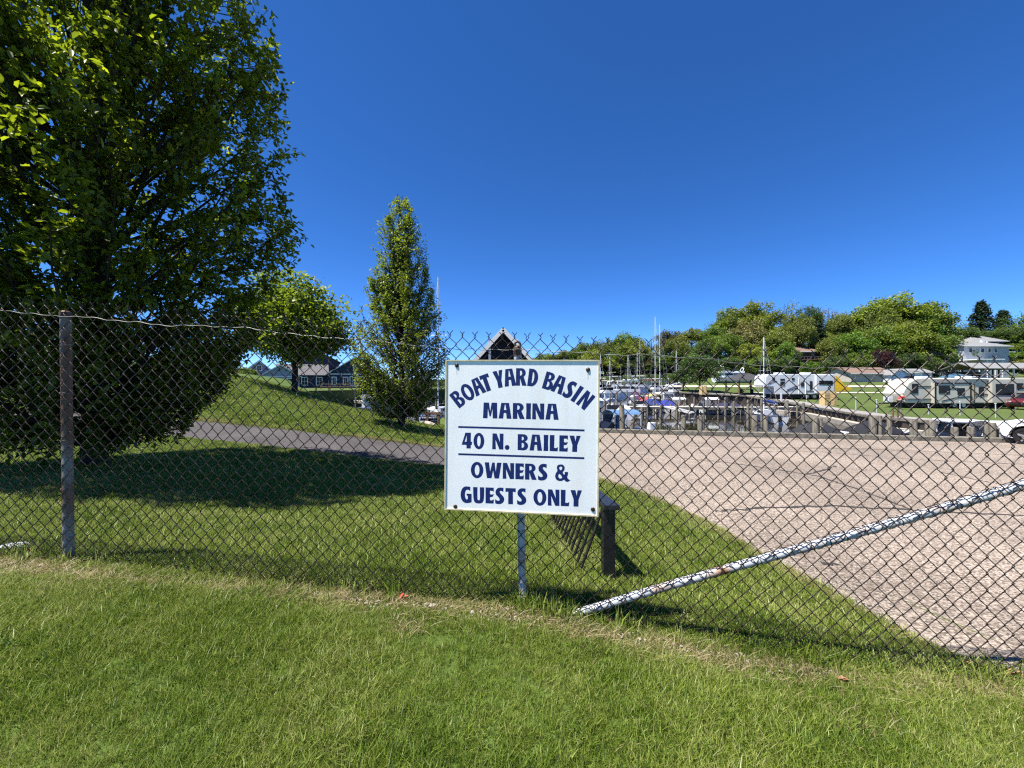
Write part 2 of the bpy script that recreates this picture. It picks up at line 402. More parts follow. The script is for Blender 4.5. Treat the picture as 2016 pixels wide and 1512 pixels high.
# ------------------------------------------------------------------ mesh helpers
class MB:
    def __init__(self):
        self.v = []
        self.f = []
        self.s = []

    def add(self, vs, fs, smooth=False):
        o = len(self.v)
        self.v.extend([tuple(p) for p in vs])
        self.f.extend([tuple(i + o for i in f) for f in fs])
        self.s.extend([smooth] * len(fs))
        return self

    def box(self, c, s, rot=None, taper=1.0):
        hx, hy, hz = s[0] / 2, s[1] / 2, s[2] / 2
        pts = [Vector((x * hx * (taper if z > 0 else 1), y * hy * (taper if z > 0 else 1), z * hz)) for z in (-1, 1) for y in (-1, 1) for x in (-1, 1)]
        if rot is not None:
            pts = [rot @ p for p in pts]
        c = Vector(c)
        return self.add([p + c for p in pts], [(0, 2, 3, 1), (4, 5, 7, 6), (0, 1, 5, 4), (2, 6, 7, 3), (0, 4, 6, 2), (1, 3, 7, 5)])

    def beam(self, a, b, w, h):
        a = Vector(a); b = Vector(b)
        d = (b - a)
        L = d.length
        q = d.to_track_quat('X', 'Z').to_matrix()
        return self.box((a + b) / 2, (L, w, h), q)

    def tube(self, pts, rad, n=8, cap=True, smooth=True):
        pts = [Vector(p) for p in pts]
        if not hasattr(rad, '__len__'):
            rad = [rad] * len(pts)
        vs, fs = [], []
        up = None
        for i, p in enumerate(pts):
            t = (pts[min(i + 1, len(pts) - 1)] - pts[max(i - 1, 0)]).normalized()
            if up is None:
                up = t.orthogonal().normalized()
            else:
                up = (up - t * up.dot(t))
                up = up.normalized() if up.length > 1e-6 else t.orthogonal().normalized()
            si = t.cross(up)
            for k in range(n):
                a = 2 * math.pi * k / n
                vs.append(p + (up * math.cos(a) + si * math.sin(a)) * rad[i])
        for i in range(len(pts) - 1):
            for k in range(n):
                k2 = (k + 1) % n
                fs.append((i * n + k, i * n + k2, (i + 1) * n + k2, (i + 1) * n + k))
        self.add(vs, fs, smooth)
        if cap:
            self.add([vs[k] for k in range(n)][::-1], [tuple(range(n))])
            self.add(vs[-n:], [tuple(range(n))])
        return self

    def prism(self, prof, axis_a, axis_b, ext, o=(0, 0, 0)):
        """profile (a,b) extruded along ext; axes are vectors"""
        A = Vector(axis_a); B = Vector(axis_b); E = Vector(ext); O = Vector(o)
        n = len(prof)
        v0 = [O + A * p[0] + B * p[1] for p in prof]
        v1 = [p + E for p in v0]
        fs = [tuple(range(n))[::-1], tuple(range(n, 2 * n))]
        fs += [(i, (i + 1) % n, n + (i + 1) % n, n + i) for i in range(n)]
        return self.add(v0 + v1, fs)

    def sphere(self, c, r, n=10, m=6, sc=(1, 1, 1)):
        c = Vector(c)
        vs, fs = [], []
        for j in range(m + 1):
            th = math.pi * j / m
            for k in range(n):
                a = 2 * math.pi * k / n
                vs.append(c + Vector((math.sin(th) * math.cos(a) * r * sc[0], math.sin(th) * math.sin(a) * r * sc[1], math.cos(th) * r * sc[2])))
        for j in range(m):
            for k in range(n):
                k2 = (k + 1) % n
                fs.append((j * n + k, (j + 1) * n + k, (j + 1) * n + k2, j * n + k2))
        return self.add(vs, fs, True)

    def mesh(self, name):
        me = bpy.data.meshes.new(name)
        me.from_pydata(self.v, [], self.f)
        me.polygons.foreach_set('use_smooth', self.s)
        me.update()
        bm = bmesh.new(); bm.from_mesh(me)
        bmesh.ops.recalc_face_normals(bm, faces=bm.faces[:])
        bm.to_mesh(me); bm.free()
        return me

    def build(self, name, m, parent=None, bevel=0.0, seg=2):
        me = self.mesh(name)
        if bevel > 0:
            bm = bmesh.new(); bm.from_mesh(me)
            bmesh.ops.remove_doubles(bm, verts=bm.verts[:], dist=1e-5)
            ed = [e for e in bm.edges if len(e.link_faces) == 2 and e.calc_face_angle(0) > 0.5]
            bmesh.ops.bevel(bm, geom=ed, offset=bevel, segments=seg, profile=0.6, affect='EDGES', clamp_overlap=True)
            for f in bm.faces:
                f.smooth = False
            bm.to_mesh(me); bm.free()
        me.materials.append(m)
        return link(name, me, parent)


def link(name, me, parent=None):
    o = bpy.data.objects.new(name, me)
    C.objects.link(o)
    if parent is not None:
        o.parent = parent
    return o


def tag(o, label=None, cat=None, group=None, kind=None):
    if label: o['label'] = label
    if cat: o['category'] = cat
    if group: o['group'] = group
    if kind: o['kind'] = kind
    return o


def thing(name, label, cat, loc=(0, 0, 0), rz=0.0, group=None, kind=None):
    o = bpy.data.objects.new(name, None)
    C.objects.link(o)
    o.empty_display_size = 0.2
    o.location = loc
    o.rotation_euler = (0, 0, rz)
    return tag(o, label, cat, group, kind)


def struct(o):
    o['kind'] = 'structure'
    return o


def dup(root, loc, rz=0.0, label=None, group=None, cat=None, scale=None):
    def cp(o, par):
        c = o.copy(); C.objects.link(c); c.parent = par
        for ch in o.children:
            cp(ch, c)
        return c
    r = cp(root, None)
    r.location = loc
    r.rotation_euler = (0, 0, rz)
    if scale: r.scale = scale
    if label: r['label'] = label
    if group: r['group'] = group
    if cat: r['category'] = cat
    return r


def mesh_np(name, verts, faces, m, smooth=False, attrs=None):
    """verts (N,3), faces (F,k) arrays"""
    me = bpy.data.meshes.new(name)
    nv, (nf, k) = len(verts), faces.shape
    me.vertices.add(nv)
    me.vertices.foreach_set('co', verts.astype(np.float32).ravel())
    me.loops.add(nf * k)
    me.loops.foreach_set('vertex_index', faces.astype(np.int32).ravel())
    me.polygons.add(nf)
    me.polygons.foreach_set('loop_start', (np.arange(nf) * k).astype(np.int32))
    if smooth:
        me.polygons.foreach_set('use_smooth', np.ones(nf, dtype=bool))
    me.update(calc_edges=True)
    for nme, arr in (attrs or {}).items():
        a = me.attributes.new(nme, 'FLOAT', 'POINT')
        a.data.foreach_set('value', arr.astype(np.float32))
    me.validate()
    if m is not None:
        me.materials.append(m)
    return me


# ------------------------------------------------------------------ terrain height (thin-plate spline through surveyed points)
def _cp(px, py, Y):
    p = P(px, py, Y)
    return (p.x, p.y, p.z)


CP = [(0, 0, 0.0), (-3, 0, 0.22), (3, 0, -0.2), (0, -5, 0.0), (-7, -5, 0.4), (7, -5, -0.35), (0, 1.28, 0.02), (-7, 1, 0.42), (7, 1, -0.35),
      _cp(130, 1108, 2.32), _cp(1030, 1196, 2.21), _cp(2016, 1340, 1.89), (-5.5, 2.4, 0.36), (5.3, 1.5, -0.26),
      _cp(185, 916, 5.7), _cp(500, 1015, 4.1), _cp(1140, 1130, 2.8), _cp(1180, 940, 6.8), _cp(1400, 1030, 4.6), _cp(1600, 1150, 3.1), _cp(1830, 1285, 2.2),
      _cp(330, 862, 9.5), _cp(870, 918, 8.6), _cp(370, 825, 11.2), _cp(870, 880, 10.8),
      _cp(440, 742, 15.5), _cp(580, 775, 17), _cp(700, 805, 16), _cp(790, 840, 13.4), _cp(870, 850, 15), _cp(-200, 715, 15), _cp(100, 722, 15.5), _cp(500, 792, 13),
      _cp(0, 880, 8.0), (-14, 8, 0.35), (-22, 6, 0.9),
      (3.8, 17, -0.86), (18.5, 14, -0.86), (9.8, 15.5, -0.88), (5, 3, -0.36), (10, 5, -0.52), (16, 10, -0.74), (24, 13, -0.88), (24, 4, -0.65), (0, 20, -0.84), (0, 23, -0.84), (4, 10, -0.6), (-4, 20, -0.80)]
CP = np.array(CP)


def _U(r2):
    return np.where(r2 > 1e-12, 0.5 * r2 * np.log(np.maximum(r2, 1e-12)), 0.0)


def _tps():
    n = len(CP)
    d2 = ((CP[:, None, :2] - CP[None, :, :2]) ** 2).sum(-1)
    K = _U(d2) + np.eye(n) * 0.02
    Pm = np.hstack([np.ones((n, 1)), CP[:, :2]])
    A = np.zeros((n + 3, n + 3))
    A[:n, :n] = K; A[:n, n:] = Pm; A[n:, :n] = Pm.T
    b = np.zeros(n + 3); b[:n] = CP[:, 2]
    return np.linalg.solve(A, b)


TW = _tps()


def gz(x, y):
    x = np.asarray(x, float); y = np.asarray(y, float)
    sh = x.shape
    xf = np.clip(x.ravel(), -30, 26); yf = np.clip(y.ravel(), -6, 24)
    d2 = (xf[:, None] - CP[None, :, 0]) ** 2 + (yf[:, None] - CP[None, :, 1]) ** 2
    z = _U(d2) @ TW[:len(CP)] + TW[-3] + TW[-2] * xf + TW[-1] * yf
    return np.clip(z, -1.2, 3.5).reshape(sh)


def gz1(x, y):
    return float(gz(np.array([x]), np.array([y]))[0])


def ghit(px, py):
    """ground point under a photograph direction"""
    ys = np.linspace(0.8, 24, 3000)
    xs = (px - 1008) / FPX * ys
    zr = EYE - (py - 756) / FPX * ys
    below = np.nonzero(zr <= gz(xs, ys))[0]
    Y = ys[below[0]] if len(below) else 20.0
    return (px - 1008) / FPX * Y, Y


def smooth01(t):
    t = np.clip(t, 0, 1)
    return t * t * (3 - 2 * t)


WZ = -2.4
LOT_B = np.array([(1.55, 2.60), (2.2, 2.42), (3.1, 2.40), (4.5, 2.32), (5.6, 2.0), (6.6, 1.5), (7.6, 0.7), (8.6, -0.7), (9.0, -1.6), (10.6, -1.6), (11.3, -0.3), (12.5, 0.9), (14, 1.7), (17.2, 2.4)])


def lot_left(y):
    return np.interp(y, LOT_B[:, 0], LOT_B[:, 1])


def bulk_y(x):
    return 17.78 - 0.204 * x


PATH_N = [ghit(-150, 838), ghit(120, 842), ghit(250, 851), ghit(400, 868), ghit(550, 884), ghit(700, 901), ghit(870, 919)]
PATH_F = [ghit(-150, 812), ghit(120, 812), ghit(280, 818), ghit(400, 828), ghit(550, 843), ghit(700, 860), ghit(870, 880)]
PATH_N = [(-24.0, PATH_N[0][1] + 0.6)] + PATH_N + [(0.2, 8.1)]
PATH_F = [(-24.0, PATH_F[0][1] + 0.8)] + PATH_F + [(-0.4, 11.0)]
PNX = np.array(PATH_N); PFX = np.array(PATH_F)


def in_lot(x, y, mrg=0.0):
    return (x > lot_left(y) + mrg) & (y > 1.62 + 0.03 * (x - 2.4) * 0 + mrg) & (y < bulk_y(x) + 0.2)


def in_path(x, y, mrg=0.0):
    yn = np.interp(x, PNX[:, 0], PNX[:, 1])
    yf = np.interp(x, PFX[:, 0], PFX[:, 1])
    return (y > yn + mrg) & (y < yf - mrg) & (x < 0.3)


def land_edge(x):
    """y of the water edge of the near land"""
    x = np.asarray(x, float)
    e = np.where(x > 2.9, bulk_y(x), 23.0)
    e = np.where(x < -4.2, 19.5 + 0 * x, e)
    e = np.where(x < -8, 19.5 + np.clip((-8 - x), 0, 8) * 1.3, e)
    return e


# near land sheet
xs = np.unique(np.concatenate([np.linspace(-30, -8, 45), np.linspace(-8, 6, 141), np.linspace(6, 26, 41), [-4.2001, -4.1999, 2.8999, 2.9001]]))
ts = np.concatenate([np.linspace(0, 0.3, 16), np.linspace(0.3, 1, 110)[1:]])
gx = np.repeat(xs[:, None], len(ts), 1)
le = land_edge(xs)
gy = -6 + (le[:, None] + 6) * ts[None, :]
gzv = gz(gx, gy)
m_in = in_lot(gx, gy, 0.05) | in_path(gx, gy, 0.05)
gzv = gzv - 0.035 * m_in
# shore slope behind the mound
shore = (gx < -4.2)
drop = smooth01((gy - (le[:, None] - 2.6)) / 2.6)
gzv = np.where(shore, gzv * (1 - drop) + (WZ - 0.4) * drop, gzv)
nx_, ny_ = gx.shape
V = np.stack([gx, gy, gzv], -1).reshape(-1, 3)
ii = (np.arange(nx_ - 1)[:, None] * ny_ + np.arange(ny_ - 1)[None, :]).ravel()
F = np.stack([ii, ii + ny_, ii + ny_ + 1, ii + 1], -1)
lawn = struct(link('lawn', mesh_np('lawn', V, F, M['lawn_soil'], True)))
# retaining faces below the edge of the near land
mb = MB()
for i in range(nx_ - 1):
    if xs[i] >= -4.25:
        a = V[i * ny_ + ny_ - 1]; b = V[(i + 1) * ny_ + ny_ - 1]
        mb.add([a, b, (b[0], b[1], WZ - 1), (a[0], a[1], WZ - 1)], [(0, 1, 2, 3)])
bank_face = struct(mb.build('bank_face', M['wood_grey']))

# parking lot and path
rows = np.concatenate([np.linspace(1.58, 12, 150), np.linspace(12, 17.4, 60)[1:]])
tt = np.linspace(0, 1, 90) ** 1.5
lx = lot_left(rows)
edge_noise = np.interp(rows, np.arange(0, 20, 0.13), NR.normal(0, 0.022, len(np.arange(0, 20, 0.13))))
lx = lx + edge_noise
LX = lx[:, None] + (25.5 - lx[:, None]) * tt[None, :]
LY = np.repeat(rows[:, None], len(tt), 1)
LY = np.minimum(LY, bulk_y(LX) - 0.02)
LZ = gz(LX, LY) + 0.006
V = np.stack([LX, LY, LZ], -1).reshape(-1, 3)
a, b = LX.shape
ii = (np.arange(a - 1)[:, None] * b + np.arange(b - 1)[None, :]).ravel()
F = np.stack([ii, ii + 1, ii + b + 1, ii + b], -1)
# drop squeezed faces past the bulkhead
ok = np.abs(V[F[:, 0], 1] - V[F[:, 3], 1]) + np.abs(V[F[:, 1], 1] - V[F[:, 2], 1]) > 1e-4
lot = struct(link('parking_lot', mesh_np('parking_lot', V, F[ok], M['lot'], True)))

pxs = np.linspace(-24, -0.2, 160)
yn = np.interp(pxs, PNX[:, 0], PNX[:, 1]) + np.interp(pxs, np.arange(-25, 2, 0.3), NR.normal(0, 0.04, len(np.arange(-25, 2, 0.3))))
yf = np.interp(pxs, PFX[:, 0], PFX[:, 1]) + np.interp(pxs, np.arange(-25, 2, 0.3), NR.normal(0, 0.05, len(np.arange(-25, 2, 0.3))))
tt = np.linspace(0, 1, 24)
QX = np.repeat(pxs[:, None], 24, 1)
QY = yn[:, None] + (yf - yn)[:, None] * tt[None, :]
QZ = gz(QX, QY) + 0.002
V = np.stack([QX, QY, QZ], -1).reshape(-1, 3)
ii = (np.arange(159)[:, None] * 24 + np.arange(23)[None, :]).ravel()
F = np.stack([ii, ii + 24, ii + 25, ii + 1], -1)
path = struct(link('path', mesh_np('path', V, F, M['asphalt'], True)))


# sealed cracks on the lot
def crack(pts, w):
    g = [ghit(*p) for p in pts]
    pl = []
    for i in range(len(g) - 1):
        for k in range(14):
            t = k / 14
            pl.append((g[i][0] + (g[i + 1][0] - g[i][0]) * t, g[i][1] + (g[i + 1][1] - g[i][1]) * t))
    pl.append(g[-1])
    L, Rr = [], []
    for i, p in enumerate(pl):
        q = pl[min(i + 1, len(pl) - 1)]; o = pl[max(i - 1, 0)]
        d = Vector((q[0] - o[0], q[1] - o[1], 0)).normalized()
        n = Vector((-d.y, d.x, 0))
        j = R.gauss(0, w * 0.8)
        ww = 1.5 * w * R.uniform(0.35, 1.3)
        for sgn, lst in ((1, L), (-1, Rr)):
            x = p[0] + n.x * (sgn * ww + j); y = p[1] + n.y * (sgn * ww + j)
            lst.append((x, y, gz1(x, y) + 0.011))
    n = len(pl)
    mb = MB()
    mb.add(L + Rr, [(i, i + 1, n + i + 1, n + i) for i in range(n - 1)])
    return mb.build('crack', M['tar'], lot)


crack([(1405, 1008), (1500, 1001), (1640, 997), (1760, 1003), (1880, 1010), (2100, 1020)], 0.022)
crack([(1380, 905), (1480, 918), (1610, 938), (1700, 968), (1790, 1003)], 0.016)
crack([(1590, 934), (1625, 925), (1645, 918)], 0.02)
crack([(1440, 890), (1600, 889), (1800, 905), (2016, 915)], 0.012)
crack([(1180, 872), (1400, 880), (1700, 884), (2016, 897)], 0.014)
crack([(1180, 888), (1300, 898), (1420, 912)], 0.012)
crack([(1620, 1112), (1650, 1113)], 0.018)
crack([(1850, 930), (1930, 947), (2016, 962)], 0.014)


# ------------------------------------------------------------------ far land, water, hill
def field_z(y):
    return np.interp(y, [0, 43, 50, 60, 70, 85, 100, 400], [-1.32, -1.32, -0.72, 0.0, 0.6, 1.6, 2.4, 2.4])


SEA = [(26.2, 12.6), (30, 22.6), (29.2, 30.7), (34.4, 44), (33.6, 55), (26.5, 60), (34, 76), (52, 118)]


def sea_x(y):
    a = np.array(SEA)
    return np.interp(y, a[:, 1], a[:, 0])


def hill_h(x, y):
    r = x / np.maximum(y, 1)
    H = np.interp(r, [-0.6, 0.0, 0.2, 0.45, 0.6, 0.9, 1.2, 1.6], [0, 1, 3, 7, 12, 14, 12.5, 9])
    return field_z(y) + H * smooth01((y - 98) / 55)


ys = np.unique(np.concatenate([[p[1] for p in SEA], np.linspace(12.6, 60, 60), np.linspace(60, 118, 30)]))
uu = np.concatenate([np.linspace(0, 0.12, 14), np.linspace(0.12, 1, 30)[1:]])
sx = sea_x(ys)
GX = sx[:, None] + (330 - sx[:, None]) * uu[None, :]
GY = np.repeat(ys[:, None], len(uu), 1)
GZ = hill_h(GX, GY)
V = np.stack([GX, GY, GZ], -1).reshape(-1, 3)
a, b = GX.shape
ii = (np.arange(a - 1)[:, None] * b + np.arange(b - 1)[None, :]).ravel()
F = np.stack([ii, ii + 1, ii + b + 1, ii + b], -1)
field = struct(link('field', mesh_np('field', V, F, M['field'], True)))
gx, gy = np.meshgrid(np.linspace(-120, 330, 91), np.linspace(118, 320, 60), indexing='ij')
V = np.stack([gx, gy, hill_h(gx, gy)], -1).reshape(-1, 3)
a, b = gx.shape
ii = (np.arange(a - 1)[:, None] * b + np.arange(b - 1)[None, :]).ravel()
F = np.stack([ii, ii + b, ii + b + 1, ii + 1], -1)
hill = struct(link('hill', mesh_np('hill', V, F, M['hill'], True)))
mb = MB()
for i in range(45):
    x0_, x1_ = -120 + i * 4.2, -120 + (i + 1) * 4.2
    z0_, z1_ = float(hill_h(np.array(x0_), np.array(118.0))), float(hill_h(np.array(x1_), np.array(118.0)))
    mb.add([(x0_, 118.0, z0_), (x1_, 118.0, z1_), (x1_, 116.5, WZ - 0.5), (x0_, 116.5, WZ - 0.5)], [(0, 1, 2, 3)])
struct(mb.build('far_bank', M['hill']))
# left bank with the blue house
mb = MB()
pts = [(-30, 30), (-24, 44), (-20, 56), (-6, 62), (4, 72), (4, 117.9), (-260, 117.9), (-260, -6), (-30, -6)]
mb.add([(x, y, 0.5 if y > 28 else 1.2) for x, y in pts] + [(x, y, WZ - 1) for x, y in pts], [tuple(range(9))] + [(i, (i + 1) % 9, 9 + (i + 1) % 9, 9 + i) for i in range(9)])
bank = struct(mb.build('left_bank', M['field']))
mb = MB(); mb.add([(-260, -60, -3.6), (2000, -60, -3.6), (2000, 2500, -3.6), (-2000, 2500, -3.6), (-2000, -60, -3.6)], [(0, 1, 2, 3, 4)])
base = struct(mb.build('ground', M['base']))
mb = MB(); mb.add([(-60, 11, WZ), (60, 11, WZ), (60, 119, WZ), (-60, 119, WZ)], [(0, 1, 2, 3)])
water = struct(mb.build('water', M['water']))
# behind the camera ground
mb = MB(); mb.add([(-400, -5.9, -0.1), (400, -5.9, -0.3), (400, -400, 0.5), (-400, -400, 0.5)], [(0, 1, 2, 3)])
struct(mb.build('lawn_behind', M['field']))
# right of the near lot
mb = MB(); mb.add([(25.9, -6, -0.9), (25.9, 12.5, -0.9), (330, 12.7, -1.3), (330, -6, -1.0)], [(0, 1, 2, 3)])
struct(mb.build('side_ground', M['lot']))
# sandy road across the field
mb = MB()
n = 40
for i in range(n + 1):
    x = 30 + i * 3.0
    for k, y in enumerate((71.5, 75.5)):
        mb.v.append((x, y + 0.8 * math.sin(x * 0.06), float(field_z(y)) + 0.05))
mb.f = [(2 * i, 2 * i + 2, 2 * i + 3, 2 * i + 1) for i in range(n)]; mb.s = [True] * n
struct(mb.build('road', M['road']))
mb = MB()
for i in range(n + 1):
    x = 37 + i * 0.6
    for k, y in enumerate((58.6, 60.0)):
        mb.v.append((x, y, float(field_z(y)) + 0.05))
mb.f = [(2 * i, 2 * i + 2, 2 * i + 3, 2 * i + 1) for i in range(n)]; mb.s = [True] * n
struct(mb.build('sand_strip', M['road']))


# seawall of corrugated sheet piling with walkway and toe
def seawall():
    t = thing('seawall', 'dark corrugated sheet pile seawall along the grassy far bank', 'seawall', (29.2, 30.7, WZ))
    off = Vector((-29.2, -30.7, -WZ))
    pts = []
    for i in range(len(SEA) - 1):
        a = Vector((*SEA[i], 0)); b = Vector((*SEA[i + 1], 0))
        L = (b - a).length
        n = max(2, int(L / 0.55))
        for k in range(n):
            p = a.lerp(b, k / n)
            d = (b - a).normalized()
            nrm = Vector((-d.y, d.x, 0))
            o_ = 0.09 if k % 2 else 0.30
            pts.append(p + nrm * o_)
            pts.append(a.lerp(b, (k + 0.45) / n) + nrm * o_)
    mb = MB()
    n = len(pts)
    vs = [(p.x + off.x, p.y + off.y, float(field_z(p.y)) - 0.12 + off.z) for p in pts] + [(p.x + off.x, p.y + off.y, -0.6) for p in pts]
    mb.add(vs, [(i, i + 1, n + i + 1, n + i) for i in range(n - 1)])
    mb.build('sheet_piling', M['steelwall'], t)
    cap = MB(); toe = MB()
    for i in range(len(SEA) - 1):
        a = Vector((SEA[i][0], SEA[i][1], 0)) + off; b = Vector((SEA[i + 1][0], SEA[i + 1][1], 0)) + off
        d = (b - a).normalized(); nrm = Vector((-d.y, d.x, 0))
        za = float(field_z(SEA[i][1])) + off.z - 0.05; zb = float(field_z(SEA[i + 1][1])) + off.z - 0.05
        a2 = a + nrm * 0.2; b2 = b + nrm * 0.2
        cap.beam((a2.x, a2.y, za), (b2.x, b2.y, zb), 0.34, 0.16)
        a3 = a + nrm * 0.6; b3 = b + nrm * 0.6
        toe.beam((a3.x, a3.y, 0.16), (b3.x, b3.y, 0.16), 0.7, 0.5)
    cap.build('cap_beam', M['wood_grey'], t)
    toe.build('concrete_toe', M['concrete'], t)
    wk = MB()
    ys = np.linspace(13, 60, 60)
    for y in ys:
        x = float(sea_x(y))
        wk.v += [(x + 0.1 + off.x, y + off.y, float(field_z(y)) + 0.04 + off.z), (x + 1.9 + off.x, y + off.y, float(field_z(y)) + 0.04 + off.z)]
    wk.f = [(2 * i, 2 * i + 1, 2 * i + 3, 2 * i + 2) for i in range(59)]; wk.s = [True] * 59
    wk.build('walkway', M['walk'], t)


seawall()


# ------------------------------------------------------------------ chain link fence
FN = [(-5.45, 2.43), (-2.68, 2.32), (0.064, 2.21), (2.75, 1.86), (5.35, 1.50)]
FZB = [0.43, 0.225, 0.0, -0.175, -0.33]
FH = 1.56
FX = np.array(FN)


def fence_y(x):
    return float(np.interp(x, FX[:, 0], FX[:, 1]))


def fence_zb(x):
    return float(np.interp(x, FX[:, 0], FZB)) + 0.010 * math.sin(x * 3.1) + 0.006 * math.sin(x * 7.3 + 1)


fence = thing('chain_link_fence', 'rusty brown chain link fence running across the lawn in front of the marina', 'fence', (0.064, 2.21, 0))
FO = Vector((0.064, 2.21, 0))
D2 = 0.0375      # half a diamond wide
HH = 0.042       # half a diamond high
NROW = 37


def wire_mesh(name, mirror, seed):
    rr = random.Random(seed)
    amp = D2 / 2 + 0.0022
    pts = []
    sg = -1 if mirror else 1
    for k in range(NROW + 1):
        side = (-1 if k % 2 == 0 else 1) * sg
        z = k * HH
        yo = 0.0030
        jx = rr.gauss(0, 0.0006)
        pts.append(Vector((side * (amp - 0.0035) + jx, yo * side * 1.0, z - 0.0042)))
        pts.append(Vector((side * amp + jx, 0, z)))
        pts.append(Vector((side * (amp - 0.0035) + jx, -yo * side * 1.0, z + 0.0042)))
    pts = pts[1:-1]
    # twisted barb
    zt = NROW * HH
    x = sg * amp
    pts += [Vector((x + sg * 0.003, -0.003, zt + 0.006)), Vector((x - sg * 0.003, 0.003, zt + 0.013)), Vector((x + sg * 0.002, -0.002, zt + 0.020)), Vector((x + sg * 0.013, 0.0, zt + 0.033))]
    mb = MB()
    mb.tube(pts, 0.0023, 6, True)
    me = mb.mesh(name)
    me.materials.append(M['wire'])
    return me


wires = [[wire_mesh('wire', mir, s) for s in range(3)] for mir in (False, True)]
x = -5.40
i = 0
while x < 5.32:
    y = fence_y(x)
    dx = 0.01
    ang = math.atan2(fence_y(x + 0.02) - fence_y(x - 0.02), 0.04)
    o = link('wire', wires[i % 2][R.randrange(3)], fence)
    o.location = Vector((x, y, fence_zb(x))) - FO
    o.rotation_euler = (R.gauss(0, 0.004), R.gauss(0, 0.0016), ang)
    o.location.z += R.gauss(0, 0.002)
    o.location.y += R.gauss(0, 0.0012) + 0.010 * math.sin(x * 2.0) + 0.004 * math.sin(x * 5.3 + 1)
    x += D2 * math.cos(ang)
    i += 1


def fpost(x, lean=(0, 0), top=0.0, cap='dome', r=0.030, mt='post'):
    y = fence_y(x) + r + 0.014
    zb = gz1(x, y) - 0.05
    zt = fence_zb(x) + FH - 0.045 + top
    mb = MB()
    n = 10
    mb.tube([Vector((x + lean[0] * t, y + lean[1] * t, zb + (zt - zb) * t)) - FO for t in [k / n for k in range(n + 1)]], r, 16)
    p = mb.build('post', M[mt], fence)
    tp = Vector((x + lean[0], y + lean[1], zt)) - FO
    mb = MB()
    if cap == 'dome':
        mb.sphere(tp + Vector((0, 0, 0.002)), r * 1.08, 14, 6, (1, 1, 0.55))
        mb.tube([tp + Vector((0, 0, -0.03)), tp + Vector((0, 0, 0.003))], r * 1.10, 14, False)
    else:   # loop cap with eye
        mb.sphere(tp + Vector((0, 0, 0.0)), r * 1.02, 14, 6, (1, 1, 0.6))
        mb.tube([tp + Vector((0, 0, -0.045)), tp + Vector((0, 0, 0.0))], r * 1.12, 14, False)
        mb.tube([tp + Vector((math.cos(a) * 0.015, 0, 0.022 + math.sin(a) * 0.015)) for a in [2 * math.pi * k / 14 for k in range(15)]], 0.007, 6, False)
    mb.build('post_cap', M['rustcap'], p)
    # wire ties
    for k in range(5):
        zz = zb + (zt - zb) * (0.12 + 0.19 * k)
        t = (zz - zb) / (zt - zb)
        c = Vector((x + lean[0] * t, y + lean[1] * t, zz)) - FO
        mb = MB()
        mb.tube([c + Vector((math.cos(a) * (r + 0.004), math.sin(a) * (r + 0.004), 0.008 * math.sin(a * 1.3 + k))) for a in [math.pi * (0.05 + 1.9 * q / 14) + math.pi * 1.5 for q in range(15)]], 0.0018, 4)
        mb.build('wire_tie', M['tension'], p)
    return p


fpost(-5.42)
fpost(-2.725, (-0.02, 0.0), 0.0, 'dome', 0.0255)
fpost(0.064, (-0.032, 0.0), -0.012, 'loop', 0.0225, 'pipe')
fpost(2.78, (0.0, 0.0), 0.0)
fpost(5.30)
# wavy tension wire
mb = MB()
pts = []
x = -5.42
while x < 5.32:
    pts.append(Vector((x, fence_y(x) + 0.004 * math.sin(x * 40) - 0.002, fence_zb(x) + FH - 0.072 + 0.004 * math.sin(x * 19) * (0.6 + 0.4 * math.sin(x * 2.3)) + 0.003 * math.sin(x * 47) + 0.008 * math.sin(x * 1.3))) - FO)
    x += 0.02
mb.tube(pts, 0.0017, 5)
mb.build('tension_wire', M['tension'], fence)
# sloping brace pipe woven into the mesh
pa = P(1074, 1224, 2.235); pb = P(2016, 931, 1.985)
dpb = (pb - pa)
pend = pa + dpb * 1.11
mb = MB()
n = 24
pp = [pa.lerp(pend, k / n) + Vector((0, 0.004 * math.sin(k), 0.008 * math.sin(math.pi * k / n * 2.0))) - FO for k in range(n + 1)]
for q in pp:
    q.y = fence_y(q.x + FO.x) + 0.030 - FO.y
mb.tube(pp, 0.0225, 16)
rail = mb.build('brace_rail', M['pipe'], fence)
rail['label'] = 'pale galvanised pipe sloping up to the right through the mesh'
# wrapped mesh wire round the pipe
for ph in (0, 1.7):
    mb = MB()
    pts = []
    nn = 620
    for k in range(nn + 1):
        t = k / nn
        c = pp[0].lerp(pp[-1], t)
        j = min(int(t * n), n - 1)
        c = pp[j].lerp(pp[j + 1], t * n - j)
        a = t * 2.62 / 0.082 * 2 * math.pi * (1 if ph != 1.7 else -1) + ph + 0.5 * math.sin(t * 60 + ph)
        rr_ = 0.0262
        pts.append(c + Vector((0.004 * math.sin(a * 2), -math.cos(a) * rr_, math.sin(a) * rr_)))
    mb.tube(pts, 0.0021, 4)
    mb.build('wrapped_wire', M['wire'], rail)

# ------------------------------------------------------------------ sign
SL = Vector((-0.385, 2.190, 0)); SR = Vector((0.470, 2.090, 0))
SW = (SR - SL).length; SH = 0.853; SZ0 = 0.585
sign = thing('sign', 'white square marina sign with navy lettering bolted to the chain link fence', 'sign', (SL.x, SL.y, SZ0))
sign.rotation_euler = Matrix.Rotation(math.atan2(SR.y - SL.y, SR.x - SL.x), 3, 'Z').to_euler()
sign.rotation_euler.rotate_axis('Y', math.radians(0.45))
